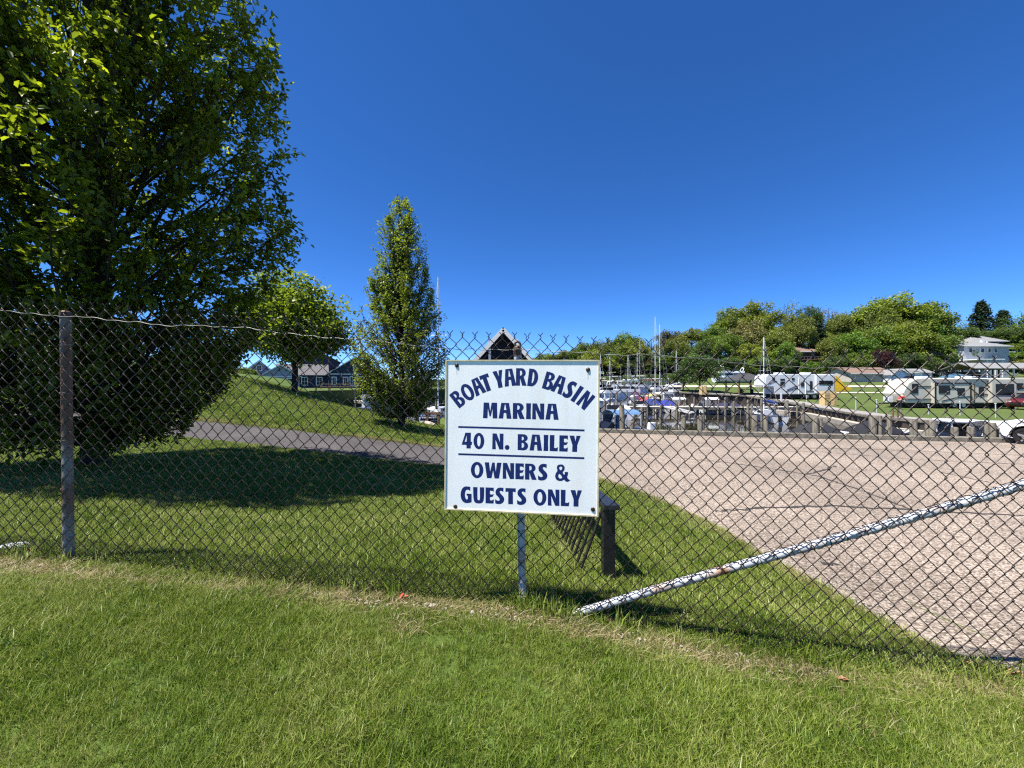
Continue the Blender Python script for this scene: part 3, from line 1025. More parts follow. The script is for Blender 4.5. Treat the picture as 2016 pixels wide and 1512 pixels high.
# local: x along sign, z up, -y faces the viewer; front face at y=0
mb = MB(); mb.box((SW / 2, 0.006, SH / 2), (SW - 0.010, 0.012, SH - 0.010))
sp = mb.build('panel', M['signface'], sign, 0.001, 1)
for (c, s) in (((SW / 2, 0.005, SH - 0.0035), (SW, 0.020, 0.0075)), ((SW / 2, 0.005, 0.0035), (SW, 0.020, 0.0075)), ((0.0035, 0.005, SH / 2), (0.0075, 0.0202, SH - 0.0152)), ((SW - 0.0035, 0.005, SH / 2), (0.0075, 0.0202, SH - 0.0152))):
    mb = MB(); mb.box(c, s); mb.build('edge_trim', M['signedge'], sign)


def sgn(px, py):
    """photograph point on the sign -> local (u, v)"""
    v = 0.5
    for _ in range(5):
        lx = 875 + (872 - 875) * (1 - v); rx = 1178 + (1172 - 1178) * (1 - v)
        u = (px - lx) / (rx - lx)
        ty = 708 + (706 - 708) * u; by = 1003 + (1015 - 1003) * u
        v = (by - py) / (by - ty)
    return u * SW, v * SH


def arc(cx, cy, rx, ry, a0, a1, n):
    return [(cx + rx * math.cos(math.radians(a0 + (a1 - a0) * k / n)), cy + ry * math.sin(math.radians(a0 + (a1 - a0) * k / n))) for k in range(n + 1)]


def ell(cx, cy, rx, ry, n=28):
    return arc(cx, cy, rx, ry, 0, 360, n)[:-1]


def chaik(pts, n=2):
    """points with a third element True are corners"""
    for _ in range(n):
        out = []
        m = len(pts)
        for i in range(m):
            p = pts[i]; q = pts[(i + 1) % m]
            if len(p) > 2:
                out.append(p)
                out.append((p[0] * .75 + q[0] * .25, p[1] * .75 + q[1] * .25) if len(q) == 2 else (0.5 * (p[0] + q[0]), 0.5 * (p[1] + q[1])))
            else:
                out.append((p[0] * .75 + q[0] * .25, p[1] * .75 + q[1] * .25))
            if len(q) == 2:
                out.append((p[0] * .25 + q[0] * .75, p[1] * .25 + q[1] * .75))
        pts = out
    return [(p[0], p[1]) for p in pts]


T_ = True
G = {}
G['4'] = (0.68, [[(0, .22), (.24, 1), (.60, 1), (.60, .42), (.69, .44), (.66, .22), (.60, .22), (.60, 0), (.32, 0), (.32, .22)], [(.20, .42), (.32, .42), (.34, .84)]])
G['0'] = (0.70, [ell(.35, .49, .35, .52), ell(.35, .49, .115, .34)])
G['O'] = (0.80, [ell(.40, .49, .40, .52), ell(.40, .49, .150, .335)])
G['N'] = (0.71, [[(0, 0), (.01, 1), (.27, 1), (.485, .47), (.46, 1), (.71, 1), (.71, 0), (.455, 0), (.205, .60), (.235, 0)]])
G['.'] = (0.30, [ell(.15, .14, .15, .155, 20)])
G['B'] = (0.66, [[(0, 0), (0, 1)] + [(.32, 1.0)] + arc(.36, .77, .27, .23, 88, -62, 10) + arc(.36, .27, .30, .28, 70, -88, 12) + [(.3, -.005)],
                 [(.255, .62), (.255, .85)] + arc(.29, .735, .095, .115, 80, -80, 6), [(.255, .15), (.255, .46)] + arc(.30, .305, .11, .155, 80, -80, 6)])
G['A'] = (0.78, [[(0, 0), (.15, 1), (.62, 1), (.78, 0), (.49, 0), (.455, .36), (.315, .36), (.275, 0)], [(.315, .55), (.465, .55), (.40, .90), (.37, .90)]])
G['I'] = (0.29, [[(0, 0), (.015, .5), (0, 1), (.29, 1), (.275, .5), (.29, 0)]])
G['L'] = (0.50, [[(0, 0), (0, 1), (.29, 1), (.275, .21), (.39, .20), (.51, .26), (.49, 0)]])
G['E'] = (0.52, [[(0, 0), (0, 1), (.52, 1), (.525, .74), (.42, .80), (.28, .80), (.28, .59), (.38, .56), (.52, .60), (.48, .47), (.42, .41), (.28, .40), (.28, .20), (.40, .20), (.53, .27), (.51, 0)]])
G['Y'] = (0.69, [[(0, 1), (.30, 1), (.375, .66), (.43, 1), (.69, 1), (.49, .42), (.48, 0), (.18, 0), (.19, .42)]])
G['W'] = (1.06, [[(0, 1), (.28, 1), (.345, .42), (.475, 1), (.63, 1), (.70, .42), (.775, 1), (1.06, 1), (.91, 0), (.625, 0), (.535, .50), (.44, 0), (.15, 0)]])
G['R'] = (0.72, [[(0, 0), (0, 1), (.32, 1)] + arc(.36, .735, .29, .265, 88, -58, 10) + [(.72, 0), (.42, 0), (.27, .42), (.275, 0)], [(.265, .58), (.265, .86)] + arc(.31, .72, .10, .14, 80, -80, 6)])
G['D'] = (0.66, [[(0, 0), (0, 1), (.24, 1)] + arc(.24, .5, .42, .505, 85, -85, 18) + [(.24, 0)], [(.27, .18), (.27, .82)] + arc(.28, .5, .12, .32, 80, -80, 10)])
G['T'] = (0.64, [[(0, 1), (.64, 1), (.64, .75), (.465, .79), (.47, 0), (.17, 0), (.175, .79), (0, .75)]])
G['M'] = (0.88, [[(0, 0), (.035, 1), (.36, 1), (.44, .44), (.52, 1), (.85, 1), (.88, 0), (.60, 0), (.575, .62), (.48, .12), (.40, .12), (.295, .62), (.28, 0)]])
G['U'] = (0.71, [chaik([(0, 1, T_), (.28, 1, T_), (.275, .36), (.29, .20), (.355, .17), (.43, .20), (.44, .36), (.43, 1, T_), (.71, 1, T_), (.705, .30), (.62, .02), (.355, -.04), (.09, .02), (.01, .30)])])
G['G'] = (0.72, [chaik([(.63, 1.0, T_), (.625, .74, T_), (.50, .83), (.34, .80), (.28, .60), (.28, .38), (.36, .19), (.46, .22, T_), (.46, .43, T_), (.38, .47, T_), (.39, .57, T_), (.71, .56, T_), (.71, .04, T_), (.52, -.03), (.26, -.03), (.06, .14), (-.02, .48), (.06, .84), (.24, 1.02), (.46, 1.03)])])
G['S'] = (0.57, [chaik([(.53, 1.0, T_), (.52, .74, T_), (.42, .81), (.32, .82), (.28, .74), (.34, .65), (.46, .53), (.57, .40), (.58, .20), (.46, .03), (.26, -.03), (.12, -.02), (.005, .03, T_), (.0, .29, T_), (.12, .20), (.24, .18), (.29, .26), (.26, .36), (.14, .47), (.03, .60), (.02, .80), (.14, .98), (.34, 1.03)])])
G['&'] = (0.93, [chaik([(.34, 1.02), (.14, .98), (.08, .80), (.15, .62), (.04, .48), (-.02, .26), (.06, .05), (.26, -.03), (.44, .0), (.53, .09), (.63, -.03), (.74, -.07), (.93, .05, T_), (.84, .08), (.71, .22), (.78, .42), (.77, .56, T_), (.57, .56, T_), (.585, .43), (.54, .37), (.43, .53), (.56, .66), (.58, .86), (.48, 1.0)]),
                 chaik([(.33, .89), (.24, .84), (.25, .74), (.33, .63), (.42, .73), (.42, .85)]), chaik([(.25, .46), (.18, .33), (.22, .16), (.34, .13), (.45, .21)])])
glyph_mesh = {}


def glyph(ch):
    if ch in glyph_mesh:
        return glyph_mesh[ch]
    cu = bpy.data.curves.new('letter', 'CURVE')
    cu.dimensions = '2D'
    cu.fill_mode = 'BOTH'
    cu.extrude = 0.006
    for ct in G[ch][1]:
        s = cu.splines.new('POLY')
        s.points.add(len(ct) - 1)
        for k, p in enumerate(ct):
            s.points[k].co = (p[0], p[1], 0, 1)
        s.use_cyclic_u = True
    ob = bpy.data.objects.new('letter', cu)
    C.objects.link(ob)
    dg = bpy.context.evaluated_depsgraph_get()
    me = bpy.data.meshes.new_from_object(ob.evaluated_get(dg))
    bpy.data.objects.remove(ob)
    me.name = 'letter'
    me.materials.clear()
    me.materials.append(M['ink'])
    glyph_mesh[ch] = me
    return me


def put_letter(ch, u, v, ang, w, h):
    """lower-left at (u,v), rotated ang (ccw seen by the viewer)"""
    o = link('letter', glyph(ch), sign)
    rot = Matrix(((1, 0, 0), (0, 0, -1), (0, 1, 0))).to_4x4()   # glyph xy -> local xz
    a = Matrix.Rotation(-ang, 4, 'Y')
    o.matrix_local = Matrix.Translation((u, -0.00012, v)) @ a @ rot @ Matrix.Diagonal((w, h, 0.02, 1))
    return o


def text_line(txt, pl, pr, cap_px, gap=0.075, space=0.40):
    u0, v0 = sgn(*pl); u1, v1 = sgn(*pr)
    h = cap_px / 295.0 * SH * 0.985
    adv = []
    tot = 0
    for ch in txt:
        w = space if ch == ' ' else G[ch][0] + gap
        adv.append(w); tot += w
    tot -= gap
    L = math.hypot(u1 - u0, v1 - v0)
    s = L / tot
    ang = math.atan2(v1 - v0, u1 - u0)
    x = 0
    for ch, w in zip(txt, adv):
        if ch != ' ':
            put_letter(ch, u0 + math.cos(ang) * x * s, v0 + math.sin(ang) * x * s, ang, s, h)
        x += w


text_line('MARINA', (950.5, 822.5), (1099, 824.8), 31.0)
text_line('40 N. BAILEY', (907, 882), (1140, 888), 31.2, 0.09, 0.42)
text_line('OWNERS &', (925.5, 939.8), (1120.5, 945.5), 31.2, 0.08, 0.40)
text_line('GUESTS ONLY', (904.8, 989), (1141.5, 995.8), 31.4, 0.085, 0.36)
pxm = SH / 298.0
cu0, cv0 = sgn(1026.3, 740.7)
RA = 199.6 * pxm
for ch, a in zip('BOATYARDBASIN', (-38.8, -32.0, -25.2, -20.0, -12.4, -6.3, 0.3, 6.9, 15.9, 21.8, 28.2, 32.9, 38.6)):
    h = 34.0 * pxm
    w = h * 0.86
    th = math.radians(a)
    ccx, ccy = cu0, cv0 - RA
    mx, my = ccx + RA * math.sin(th), ccy + RA * math.cos(th)
    wd = G[ch][0] * w
    ux, uy = math.cos(th), -math.sin(th)
    vx, vy = math.sin(th), math.cos(th)
    put_letter(ch, mx - ux * wd / 2 - vx * h / 2, my - uy * wd / 2 - vy * h / 2, -th, w, h)
for a_, b_ in (((900.5, 840.2), (1148, 845.2)), ((900.5, 893.8), (1147, 900))):
    u0, v0 = sgn(*a_); u1, v1 = sgn(*b_)
    mb = MB(); mb.beam((u0, -0.0001, v0), (u1, -0.0001, v1), 0.0004, 0.0105)
    mb.build('rule_line', M['ink'], sign)
for px, py in ((898, 719), (1156, 725.5), (894, 997.5), (1162, 1001)):
    u, v = sgn(px, py)
    mb = MB()
    mb.sphere((u, 0.001, v), 0.0125, 14, 8, (1, 0.55, 1))
    mb.tube([(u, -0.006, v), (u, 0.075, v)], 0.004, 8)
    b_ = mb.build('bolt', M['bolt'], sign)
    if py < 900:
        mb = MB()
        mb.add([(u - 0.003, -0.0003, v - 0.012), (u + 0.003, -0.0003, v - 0.012), (u + 0.0012, -0.0003, v - 0.055), (u - 0.0006, -0.0003, v - 0.055)], [(0, 1, 2, 3)])
        mb.build('rust_run', M['ruststain'], b_)

# ------------------------------------------------------------------ bike rack beside the sign
rp0 = Vector((0.695, 2.78, 0)); rp0.z = gz1(rp0.x, rp0.y)
rack = thing('bike_rack', 'low black steel bike rack with slanted bars in the grass behind the sign', 'bike rack', rp0)
RL = 1.65
zend = gz1(rp0.x - 0.05, rp0.y + RL) - rp0.z
rdir = Vector((-0.06, RL, zend))
mb = MB()
for k, t in enumerate((0, 1)):
    mb = MB(); b0 = rdir * t
    mb.box((b0.x, b0.y, b0.z + 0.24), (0.085, 0.085, 0.56))
    mb.build('post', M['blackmetal'], rack, 0.006)
mb = MB(); mb.beam((0.01, -0.07, 0.535), rdir + Vector((0.01, 0.07, 0.535)), 0.115, 0.036)
mb.build('top_rail', M['blackmetal'], rack, 0.005)
mb = MB(); mb.beam((-0.215, -0.03, 0.02), rdir + Vector((-0.215, 0.03, 0.02)), 0.03, 0.03)
mb.build('foot_rail', M['rack_bar'], rack)
for k in range(13):
    t = (k + 0.35) / 13
    a_ = rdir * t
    mb = MB()
    mb.tube([a_ + Vector((-0.215, 0, -0.02)), a_ + Vector((-0.115, 0, 0.25)), a_ + Vector((-0.02, 0.0, 0.52))], 0.0115, 8)
    mb.build('bar', M['rack_bar'], rack)

# ------------------------------------------------------------------ trees
def leaves_mesh(name, pos, d, up, ln, wd, tint, m, rich=True):
    """folded leaves; pos base points, d direction, up normal-ish"""
    N = len(pos)
    d = d / np.linalg.norm(d, axis=1, keepdims=True)
    s = np.cross(d, up); s /= np.linalg.norm(s, axis=1, keepdims=True) + 1e-9
    n = np.cross(s, d)
    L = ln[:, None]; W = wd[:, None]
    if rich:
        b = pos
        tip = pos + d * L - n * L * 0.18
        l1 = pos + d * L * 0.28 + s * W * 0.42 + n * W * 0.16
        l2 = pos + d * L * 0.68 + s * W * 0.40 + n * W * 0.10
        r1 = pos + d * L * 0.28 - s * W * 0.42 + n * W * 0.16
        r2 = pos + d * L * 0.68 - s * W * 0.40 + n * W * 0.10
        V = np.stack([b, r1, r2, tip, l2, l1], 1).reshape(-1, 3)
        o = np.arange(N) * 6
        F = np.concatenate([np.stack([o, o + 1, o + 2, o + 3], 1), np.stack([o, o + 3, o + 4, o + 5], 1)])
        tt = np.repeat(tint, 6)
    else:
        tip = pos + d * L
        l = pos + d * L * 0.45 + s * W * 0.5 + n * W * 0.12
        r = pos + d * L * 0.45 - s * W * 0.5 + n * W * 0.12
        V = np.stack([pos, r, tip, l], 1).reshape(-1, 3)
        o = np.arange(N) * 4
        F = np.stack([o, o + 1, o + 2, o + 3], 1)
        tt = np.repeat(tint, 4)
    return mesh_np(name, V, F, m, False, {'tint': tt})


def upright_tree(name, label, base, H, prof_h, prof_r, nb, ntw, nl, lsize, trunk_r, lm, seed, sunlit_tint=0.0, group=None, hmin=0.05, twl=(0.35, 0.9), rich=True, fill=0, fnl=40):
    """fastigiate tree: many ascending stems, twigs and leaves (all in local coordinates)"""
    rr = np.random.default_rng(seed)
    t = thing(name, label, 'tree', base, 0, group)
    prof = lambda h: np.interp(h, prof_h, prof_r)
    mb = MB()
    mb.tube([(0, 0, -0.15), (0.01, 0, 0.05), (0.02, 0.01, H * 0.12), (0.0, 0.03, H * 0.35), (0.03, 0.0, H * 0.65), (0, 0, H * 0.86)], [trunk_r * 1.35, trunk_r * 1.08, trunk_r * 0.92, trunk_r * 0.6, trunk_r * 0.3, trunk_r * 0.06], 10)
    mb.build('trunk', M['bark'], t)
    br = MB()
    LP, LD, LT = [], [], []
    for k in range(nb):
        f = (k + rr.random()) / nb
        h0 = H * (hmin + 0.58 * f ** 1.35)
        az = rr.random() * 2 * math.pi
        h1 = min(h0 + H * rr.uniform(0.12, 0.42) * (1 - 0.3 * f), H * 0.985)
        if f > 0.86:
            h1 = H * rr.uniform(0.82, 1.0)
        if f < 0.4:
            h1 = h0 + H * rr.uniform(0.0, 0.24)
        r1 = prof(h1) * (1 - 0.42 * rr.random() ** 1.6)
        o = np.array([math.cos(az), math.sin(az), 0])
        p0 = np.array([0, 0, h0]); p2 = o * r1 + np.array([0, 0, h1])
        p1 = o * r1 * 0.55 + np.array([0, 0, h0 + (h1 - h0) * 0.28])
        ts = np.linspace(0, 1, 9)[:, None]
        cv = (1 - ts) ** 2 * p0 + 2 * ts * (1 - ts) * p1 + ts ** 2 * p2
        cv += rr.normal(0, 0.02, cv.shape) * ts
        br.tube(cv, list(np.linspace(trunk_r * 0.30 * (1 - 0.4 * f), 0.006, 9)), 5, False)
        dirs = np.gradient(cv, axis=0)
        for q in range(ntw):
            tt = rr.uniform(0.28, 1.0)
            idx = tt * 8; i0 = min(int(idx), 7); fr = idx - i0
            p = cv[i0] * (1 - fr) + cv[i0 + 1] * fr
            dd = dirs[i0] / (np.linalg.norm(dirs[i0]) + 1e-9)
            rad = np.array([p[0], p[1], 0]); rad /= np.linalg.norm(rad) + 1e-6
            dv = dd * 0.7 + rr.normal(0, 0.55, 3) + rad * 0.45 + np.array([0, 0, 0.25])
            dv /= np.linalg.norm(dv)
            tl = rr.uniform(*twl) * (0.6 + 0.5 * (1 - tt))
            pe = p + dv * tl
            # keep inside the outline
            rmax = prof(pe[2]) * rr.uniform(0.90, 1.03) + 0.03
            rxy = math.hypot(pe[0], pe[1])
            if rxy > rmax:
                sc_ = rmax / rxy
                pe = np.array([pe[0] * sc_, pe[1] * sc_, pe[2]])
            pm = (p + pe) / 2 + rr.normal(0, 0.03, 3)
            br.tube([p, pm, pe], [0.007, 0.005, 0.003], 3, False)
            n = nl
            s = rr.uniform(0.12, 1.0, n)[:, None]
            bp = (1 - s) ** 2 * p + 2 * s * (1 - s) * pm + s ** 2 * pe
            bp = bp + rr.normal(0, lsize * 0.35, (n, 3))
            tdir = (pe - p) / (np.linalg.norm(pe - p) + 1e-9)
            ld = tdir * 0.5 + rr.normal(0, 0.6, (n, 3)) + rad * 0.3 + np.array([0, 0, -0.25])
            LP.append(bp); LD.append(ld)
            LT.append(np.clip(rr.normal(0.34 + 0.22 * (rr.random() - 0.4) + sunlit_tint * (pe[2] / H) ** 2, 0.16, n) + 0.32 * (s[:, 0] > 0.86) * rr.random(n), 0, 1))  # tint brightens with height as painted sunlight; twig tips also new growth
    # short outer sprays that close the outline
    for k in range(fill):
        h = H * rr.uniform(0.03, 0.97)
        rp_ = prof(h)
        if rr.random() > rp_ / max(prof_r):
            continue
        az = rr.random() * 2 * math.pi
        rd = rp_ * (0.62 + 0.38 * rr.random() ** 0.6)
        o = np.array([math.cos(az), math.sin(az), 0])
        c = o * rd + np.array([0, 0, h])
        dv = o * 0.45 + np.array([0, 0, 0.8]) + rr.normal(0, 0.25, 3)
        dv /= np.linalg.norm(dv)
        ln_ = rr.uniform(0.3, 0.65) * min(1.0, rp_ / 1.0 + 0.3)
        p0 = c - dv * ln_ * 0.6; pe = c + dv * ln_ * 0.4
        br.tube([p0 * np.array([0.82, 0.82, 1]) - np.array([0, 0, ln_ * 0.3]), p0, pe], [0.008, 0.005, 0.003], 3, False)
        s_ = rr.uniform(0, 1, fnl)[:, None]
        bp = p0 * (1 - s_) + pe * s_ + rr.normal(0, lsize * 0.55, (fnl, 3))
        LP.append(bp)
        LD.append(dv * 0.3 + rr.normal(0, 0.6, (fnl, 3)) + o * 0.35 + np.array([0, 0, -0.3]))
        LT.append(np.clip(rr.normal(0.38 + 0.25 * (rr.random() - 0.4) + sunlit_tint * (h / H) ** 2, 0.15, fnl) + 0.28 * (s_[:, 0] > 0.8) * rr.random(fnl), 0, 1))  # outer sprays carry the same sunlit highlights painted into their leaf tint
    br.build('branches', M['bark'], t)
    LP = np.concatenate(LP); LD = np.concatenate(LD); LT = np.concatenate(LT)
    N = len(LP)
    up = rr.normal(0, 0.45, (N, 3)) + np.array([0, 0, 1.0])
    me = leaves_mesh('crown', LP, LD, up, lsize * rr.uniform(0.7, 1.25, N), lsize * 0.56 * rr.uniform(0.75, 1.2, N), LT, lm, rich)
    cr = link('crown', me, t)
    cr['kind'] = 'stuff'
    return t


t1 = P(185, 918, 5.7); t1.z = gz1(t1.x, t1.y)
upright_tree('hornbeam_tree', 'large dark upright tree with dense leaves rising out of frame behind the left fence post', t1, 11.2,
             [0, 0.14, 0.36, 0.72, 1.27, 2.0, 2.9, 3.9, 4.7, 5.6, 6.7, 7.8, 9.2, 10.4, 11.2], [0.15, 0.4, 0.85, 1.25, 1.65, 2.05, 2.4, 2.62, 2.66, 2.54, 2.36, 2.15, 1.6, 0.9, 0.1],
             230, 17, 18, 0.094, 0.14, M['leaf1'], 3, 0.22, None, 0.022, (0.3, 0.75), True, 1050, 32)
t2 = P(790, 840, 13.4); t2.z = gz1(t2.x, t2.y)
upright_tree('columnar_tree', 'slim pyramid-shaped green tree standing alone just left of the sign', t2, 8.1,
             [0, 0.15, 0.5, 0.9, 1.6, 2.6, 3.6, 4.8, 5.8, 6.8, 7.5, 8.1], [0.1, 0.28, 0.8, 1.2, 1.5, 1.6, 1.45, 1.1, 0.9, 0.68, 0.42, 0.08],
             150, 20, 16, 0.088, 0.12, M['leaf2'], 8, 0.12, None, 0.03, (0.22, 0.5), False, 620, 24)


def maple(name, label, base, H, cz, rx, rz, n_br, lm, seed, lsize, nl=26, trunk_r=0.11, group=None):
    rr = np.random.default_rng(seed)
    t = thing(name, label, 'tree', base, 0, group)
    mb = MB()
    mb.tube([(0, 0, -0.2), (0, 0, 0.1), (0.03, 0, cz - rz * 0.75), (0, 0, cz), (0, 0, cz + rz * 0.6)], [trunk_r * 1.3, trunk_r, trunk_r * 0.9, trunk_r * 0.5, 0.02], 9)
    mb.build('trunk', M['bark'], t)
    br = MB()
    LP, LD, LT = [], [], []
    for k in range(n_br):
        v = rr.normal(0, 1, 3); v /= np.linalg.norm(v)
        if v[2] < -0.35:
            v[2] = -0.35 + 0.3 * rr.random()
        lump = 1 + 0.22 * math.sin(v[0] * 5 + seed) * math.cos(v[1] * 4 + v[2] * 5)
        e = np.array([v[0] * rx, v[1] * rx, v[2] * rz]) * lump * rr.uniform(0.72, 1.03) + np.array([0, 0, cz])
        h0 = cz - rz * 0.8 + rr.uniform(0, 0.9) * rz
        p0 = np.array([0, 0, min(h0, e[2])])
        pm = (p0 + e) / 2 + np.array([0, 0, 0.12 * rx]) + rr.normal(0, 0.05 * rx, 3)
        ts = np.linspace(0, 1, 6)[:, None]
        cv = (1 - ts) ** 2 * p0 + 2 * ts * (1 - ts) * pm + ts ** 2 * e
        br.tube(cv, list(np.linspace(trunk_r * 0.28, 0.006, 6)), 4, False)
        for q in range(7):
            s0 = rr.uniform(0.45, 1)
            p = (1 - s0) ** 2 * p0 + 2 * s0 * (1 - s0) * pm + s0 ** 2 * e
            c = p + rr.normal(0, 0.16 * rx, 3) * 0.8
            bp = c + rr.normal(0, 0.10 * rx, (nl, 3)) * np.array([1, 1, 0.7])
            LP.append(bp)
            LD.append(rr.normal(0, 1, (nl, 3)) + np.array([0, 0, -0.3]))
            LT.append(np.clip(rr.normal(0.45, 0.2, nl), 0, 1))
    br.build('branches', M['bark'], t)
    LP = np.concatenate(LP); LD = np.concatenate(LD); LT = np.concatenate(LT)
    N = len(LP)
    up = rr.normal(0, 0.5, (N, 3)) + np.array([0, 0, 1.0])
    cr = link('crown', leaves_mesh('crown', LP, LD, up, lsize * rr.uniform(0.7, 1.3, N), lsize * 0.8 * rr.uniform(0.7, 1.2, N), LT, lm, False), t)
    cr['kind'] = 'stuff'
    return t


t3 = P(580, 777, 17); t3.z = gz1(t3.x, t3.y) - 0.05
maple('maple_tree', 'small round bright green tree on the grassy mound in front of the blue house', t3, 5.2, 2.95, 2.38, 2.2, 150, M['leaf3'], 5, 0.16, 26, 0.13)


# far trees: unit crowns shared between copies, coloured per object
def far_crown(seed, kind):
    rr = np.random.default_rng(seed)
    LP, LT = [], []
    if kind == 'round':
        nb = 70
        for k in range(nb):
            v = rr.normal(0, 1, 3); v /= np.linalg.norm(v)
            if v[2] < -0.55: v[2] *= -0.5
            r = rr.uniform(0.55, 1.0)
            c = v * np.array([0.40, 0.40, 0.44]) * r + np.array([0, 0, 0.53])
            sz = rr.uniform(0.06, 0.12)
            n = int(150 * (sz / 0.09))
            q = rr.normal(0, 1, (n, 3)); q /= np.linalg.norm(q, axis=1, keepdims=True)
            q *= rr.uniform(0.5, 1.05, (n, 1))
            LP.append(c + q * sz * np.array([1.1, 1.1, 0.95]))
            LT.append(np.clip(rr.normal(0.45 + rr.normal(0, 0.14), 0.16, n), 0, 1))
        ls = 0.029
    elif kind == 'conifer':
        for k in range(60):
            z = 0.08 + 0.9 * k / 60
            rad = 0.30 * (1 - z) ** 0.75 + 0.015
            for a in range(7):
                az = rr.random() * 6.283
                n = 16
                s = rr.uniform(0.1, 1, n)
                b = np.stack([np.cos(az) * rad * s, np.sin(az) * rad * s, z - 0.05 * s * (1 - z) + rr.normal(0, 0.008, n)], 1)
                b += rr.normal(0, 0.013, (n, 3))
                LP.append(b)
                LT.append(np.clip(rr.normal(0.35, 0.16, n), 0, 1))
        ls = 0.03
    else:   # sparse, thin early-spring crown
        for k in range(60):
            v = rr.normal(0, 1, 3); v /= np.linalg.norm(v)
            c = v * np.array([0.36, 0.36, 0.42]) * rr.uniform(0.4, 1.0) + np.array([0, 0, 0.56])
            n = 34
            LP.append(c + rr.normal(0, 0.05, (n, 3)))
            LT.append(np.clip(rr.normal(0.55, 0.2, n), 0, 1))
        ls = 0.026
    LP = np.concatenate(LP); LT = np.concatenate(LT)
    N = len(LP)
    me = leaves_mesh('crown', LP, rr.normal(0, 1, (N, 3)) + np.array([0, 0, -0.2]), rr.normal(0, 0.6, (N, 3)) + np.array([0, 0, 1.0]), ls * rr.uniform(0.6, 1.4, N), ls * 0.85 * rr.uniform(0.6, 1.3, N), LT, M['leaffar'], False)
    mb = MB()
    top = {'round': 0.7, 'conifer': 0.97, 'sparse': 0.9}[kind]
    mb.tube([(0, 0, -0.08), (0, 0, 0.1), (0.01, 0, top * 0.5), (0, 0.01, top)], [0.022, 0.018, 0.012, 0.003], 6, False)
    nbr = 18 if kind == 'sparse' else 8
    for k in range(nbr):
        az = rr.random() * 6.283
        h = rr.uniform(0.2, 0.6)
        e = (math.cos(az) * rr.uniform(.15, .34), math.sin(az) * rr.uniform(.15, .34), h + rr.uniform(0.12, 0.33))
        if kind != 'conifer':
            mb.tube([(0, 0, h), ((e[0]) * .5, e[1] * .5, (h + e[2]) / 2 - 0.02), e], [0.009, 0.006, 0.002], 4, False)
    tm = mb.mesh('trunk'); tm.materials.append(M['bark'])
    return me, tm


CROWN = {'round': [far_crown(s, 'round') for s in (21, 22, 23, 24, 25)], 'conifer': [far_crown(s, 'conifer') for s in (31, 32)], 'sparse': [far_crown(s, 'sparse') for s in (41, 42)]}
COLS = {'yg': (0.195, 0.24, 0.034), 'g': (0.135, 0.195, 0.034), 'dg': (0.08, 0.125, 0.034), 'olive': (0.175, 0.205, 0.045), 'tan': (0.21, 0.195, 0.075), 'brown': (0.18, 0.16, 0.10), 'pine': (0.032, 0.058, 0.028), 'purple': (0.045, 0.014, 0.02), 'bright': (0.14, 0.23, 0.03), 'rust': (0.13, 0.115, 0.03)}
WORDS = {'yg': 'yellow-green', 'g': 'green', 'dg': 'dark green', 'olive': 'olive green', 'tan': 'pale tan', 'brown': 'bare brownish', 'pine': 'dark pine', 'purple': 'dark purple', 'bright': 'bright green', 'rust': 'rusty green'}


def far_tree(px, top, Y, w_px, col, kind='round', label=None, name='bluff_tree', zb=None, group='trees on the wooded bluff'):
    X = PX(px, Y)
    if zb is None:
        zb = float(hill_h(np.array(X), np.array(Y))) if (X > 24 or Y > 100) else 0.5
    zt = EYE + (756 - top) / FPX * Y
    H = zt - zb
    W = w_px / FPX * Y
    t = thing(name, label, 'tree', (X, Y, zb - 0.2), R.random() * 6.28, group)
    sxy = W / {'round': 0.78, 'conifer': 0.60, 'sparse': 0.85}[kind]
    t.scale = (sxy, sxy, H / 0.985)
    cm, tm = R.choice(CROWN[kind])
    c = COLS[col]
    j = R.uniform(0.88, 1.12)
    cr = link('crown', cm, t); cr.color = (c[0] * j * R.uniform(.94, 1.06), c[1] * j, c[2] * j, 1); cr['kind'] = 'stuff'
    link('trunk', tm, t)
    return t


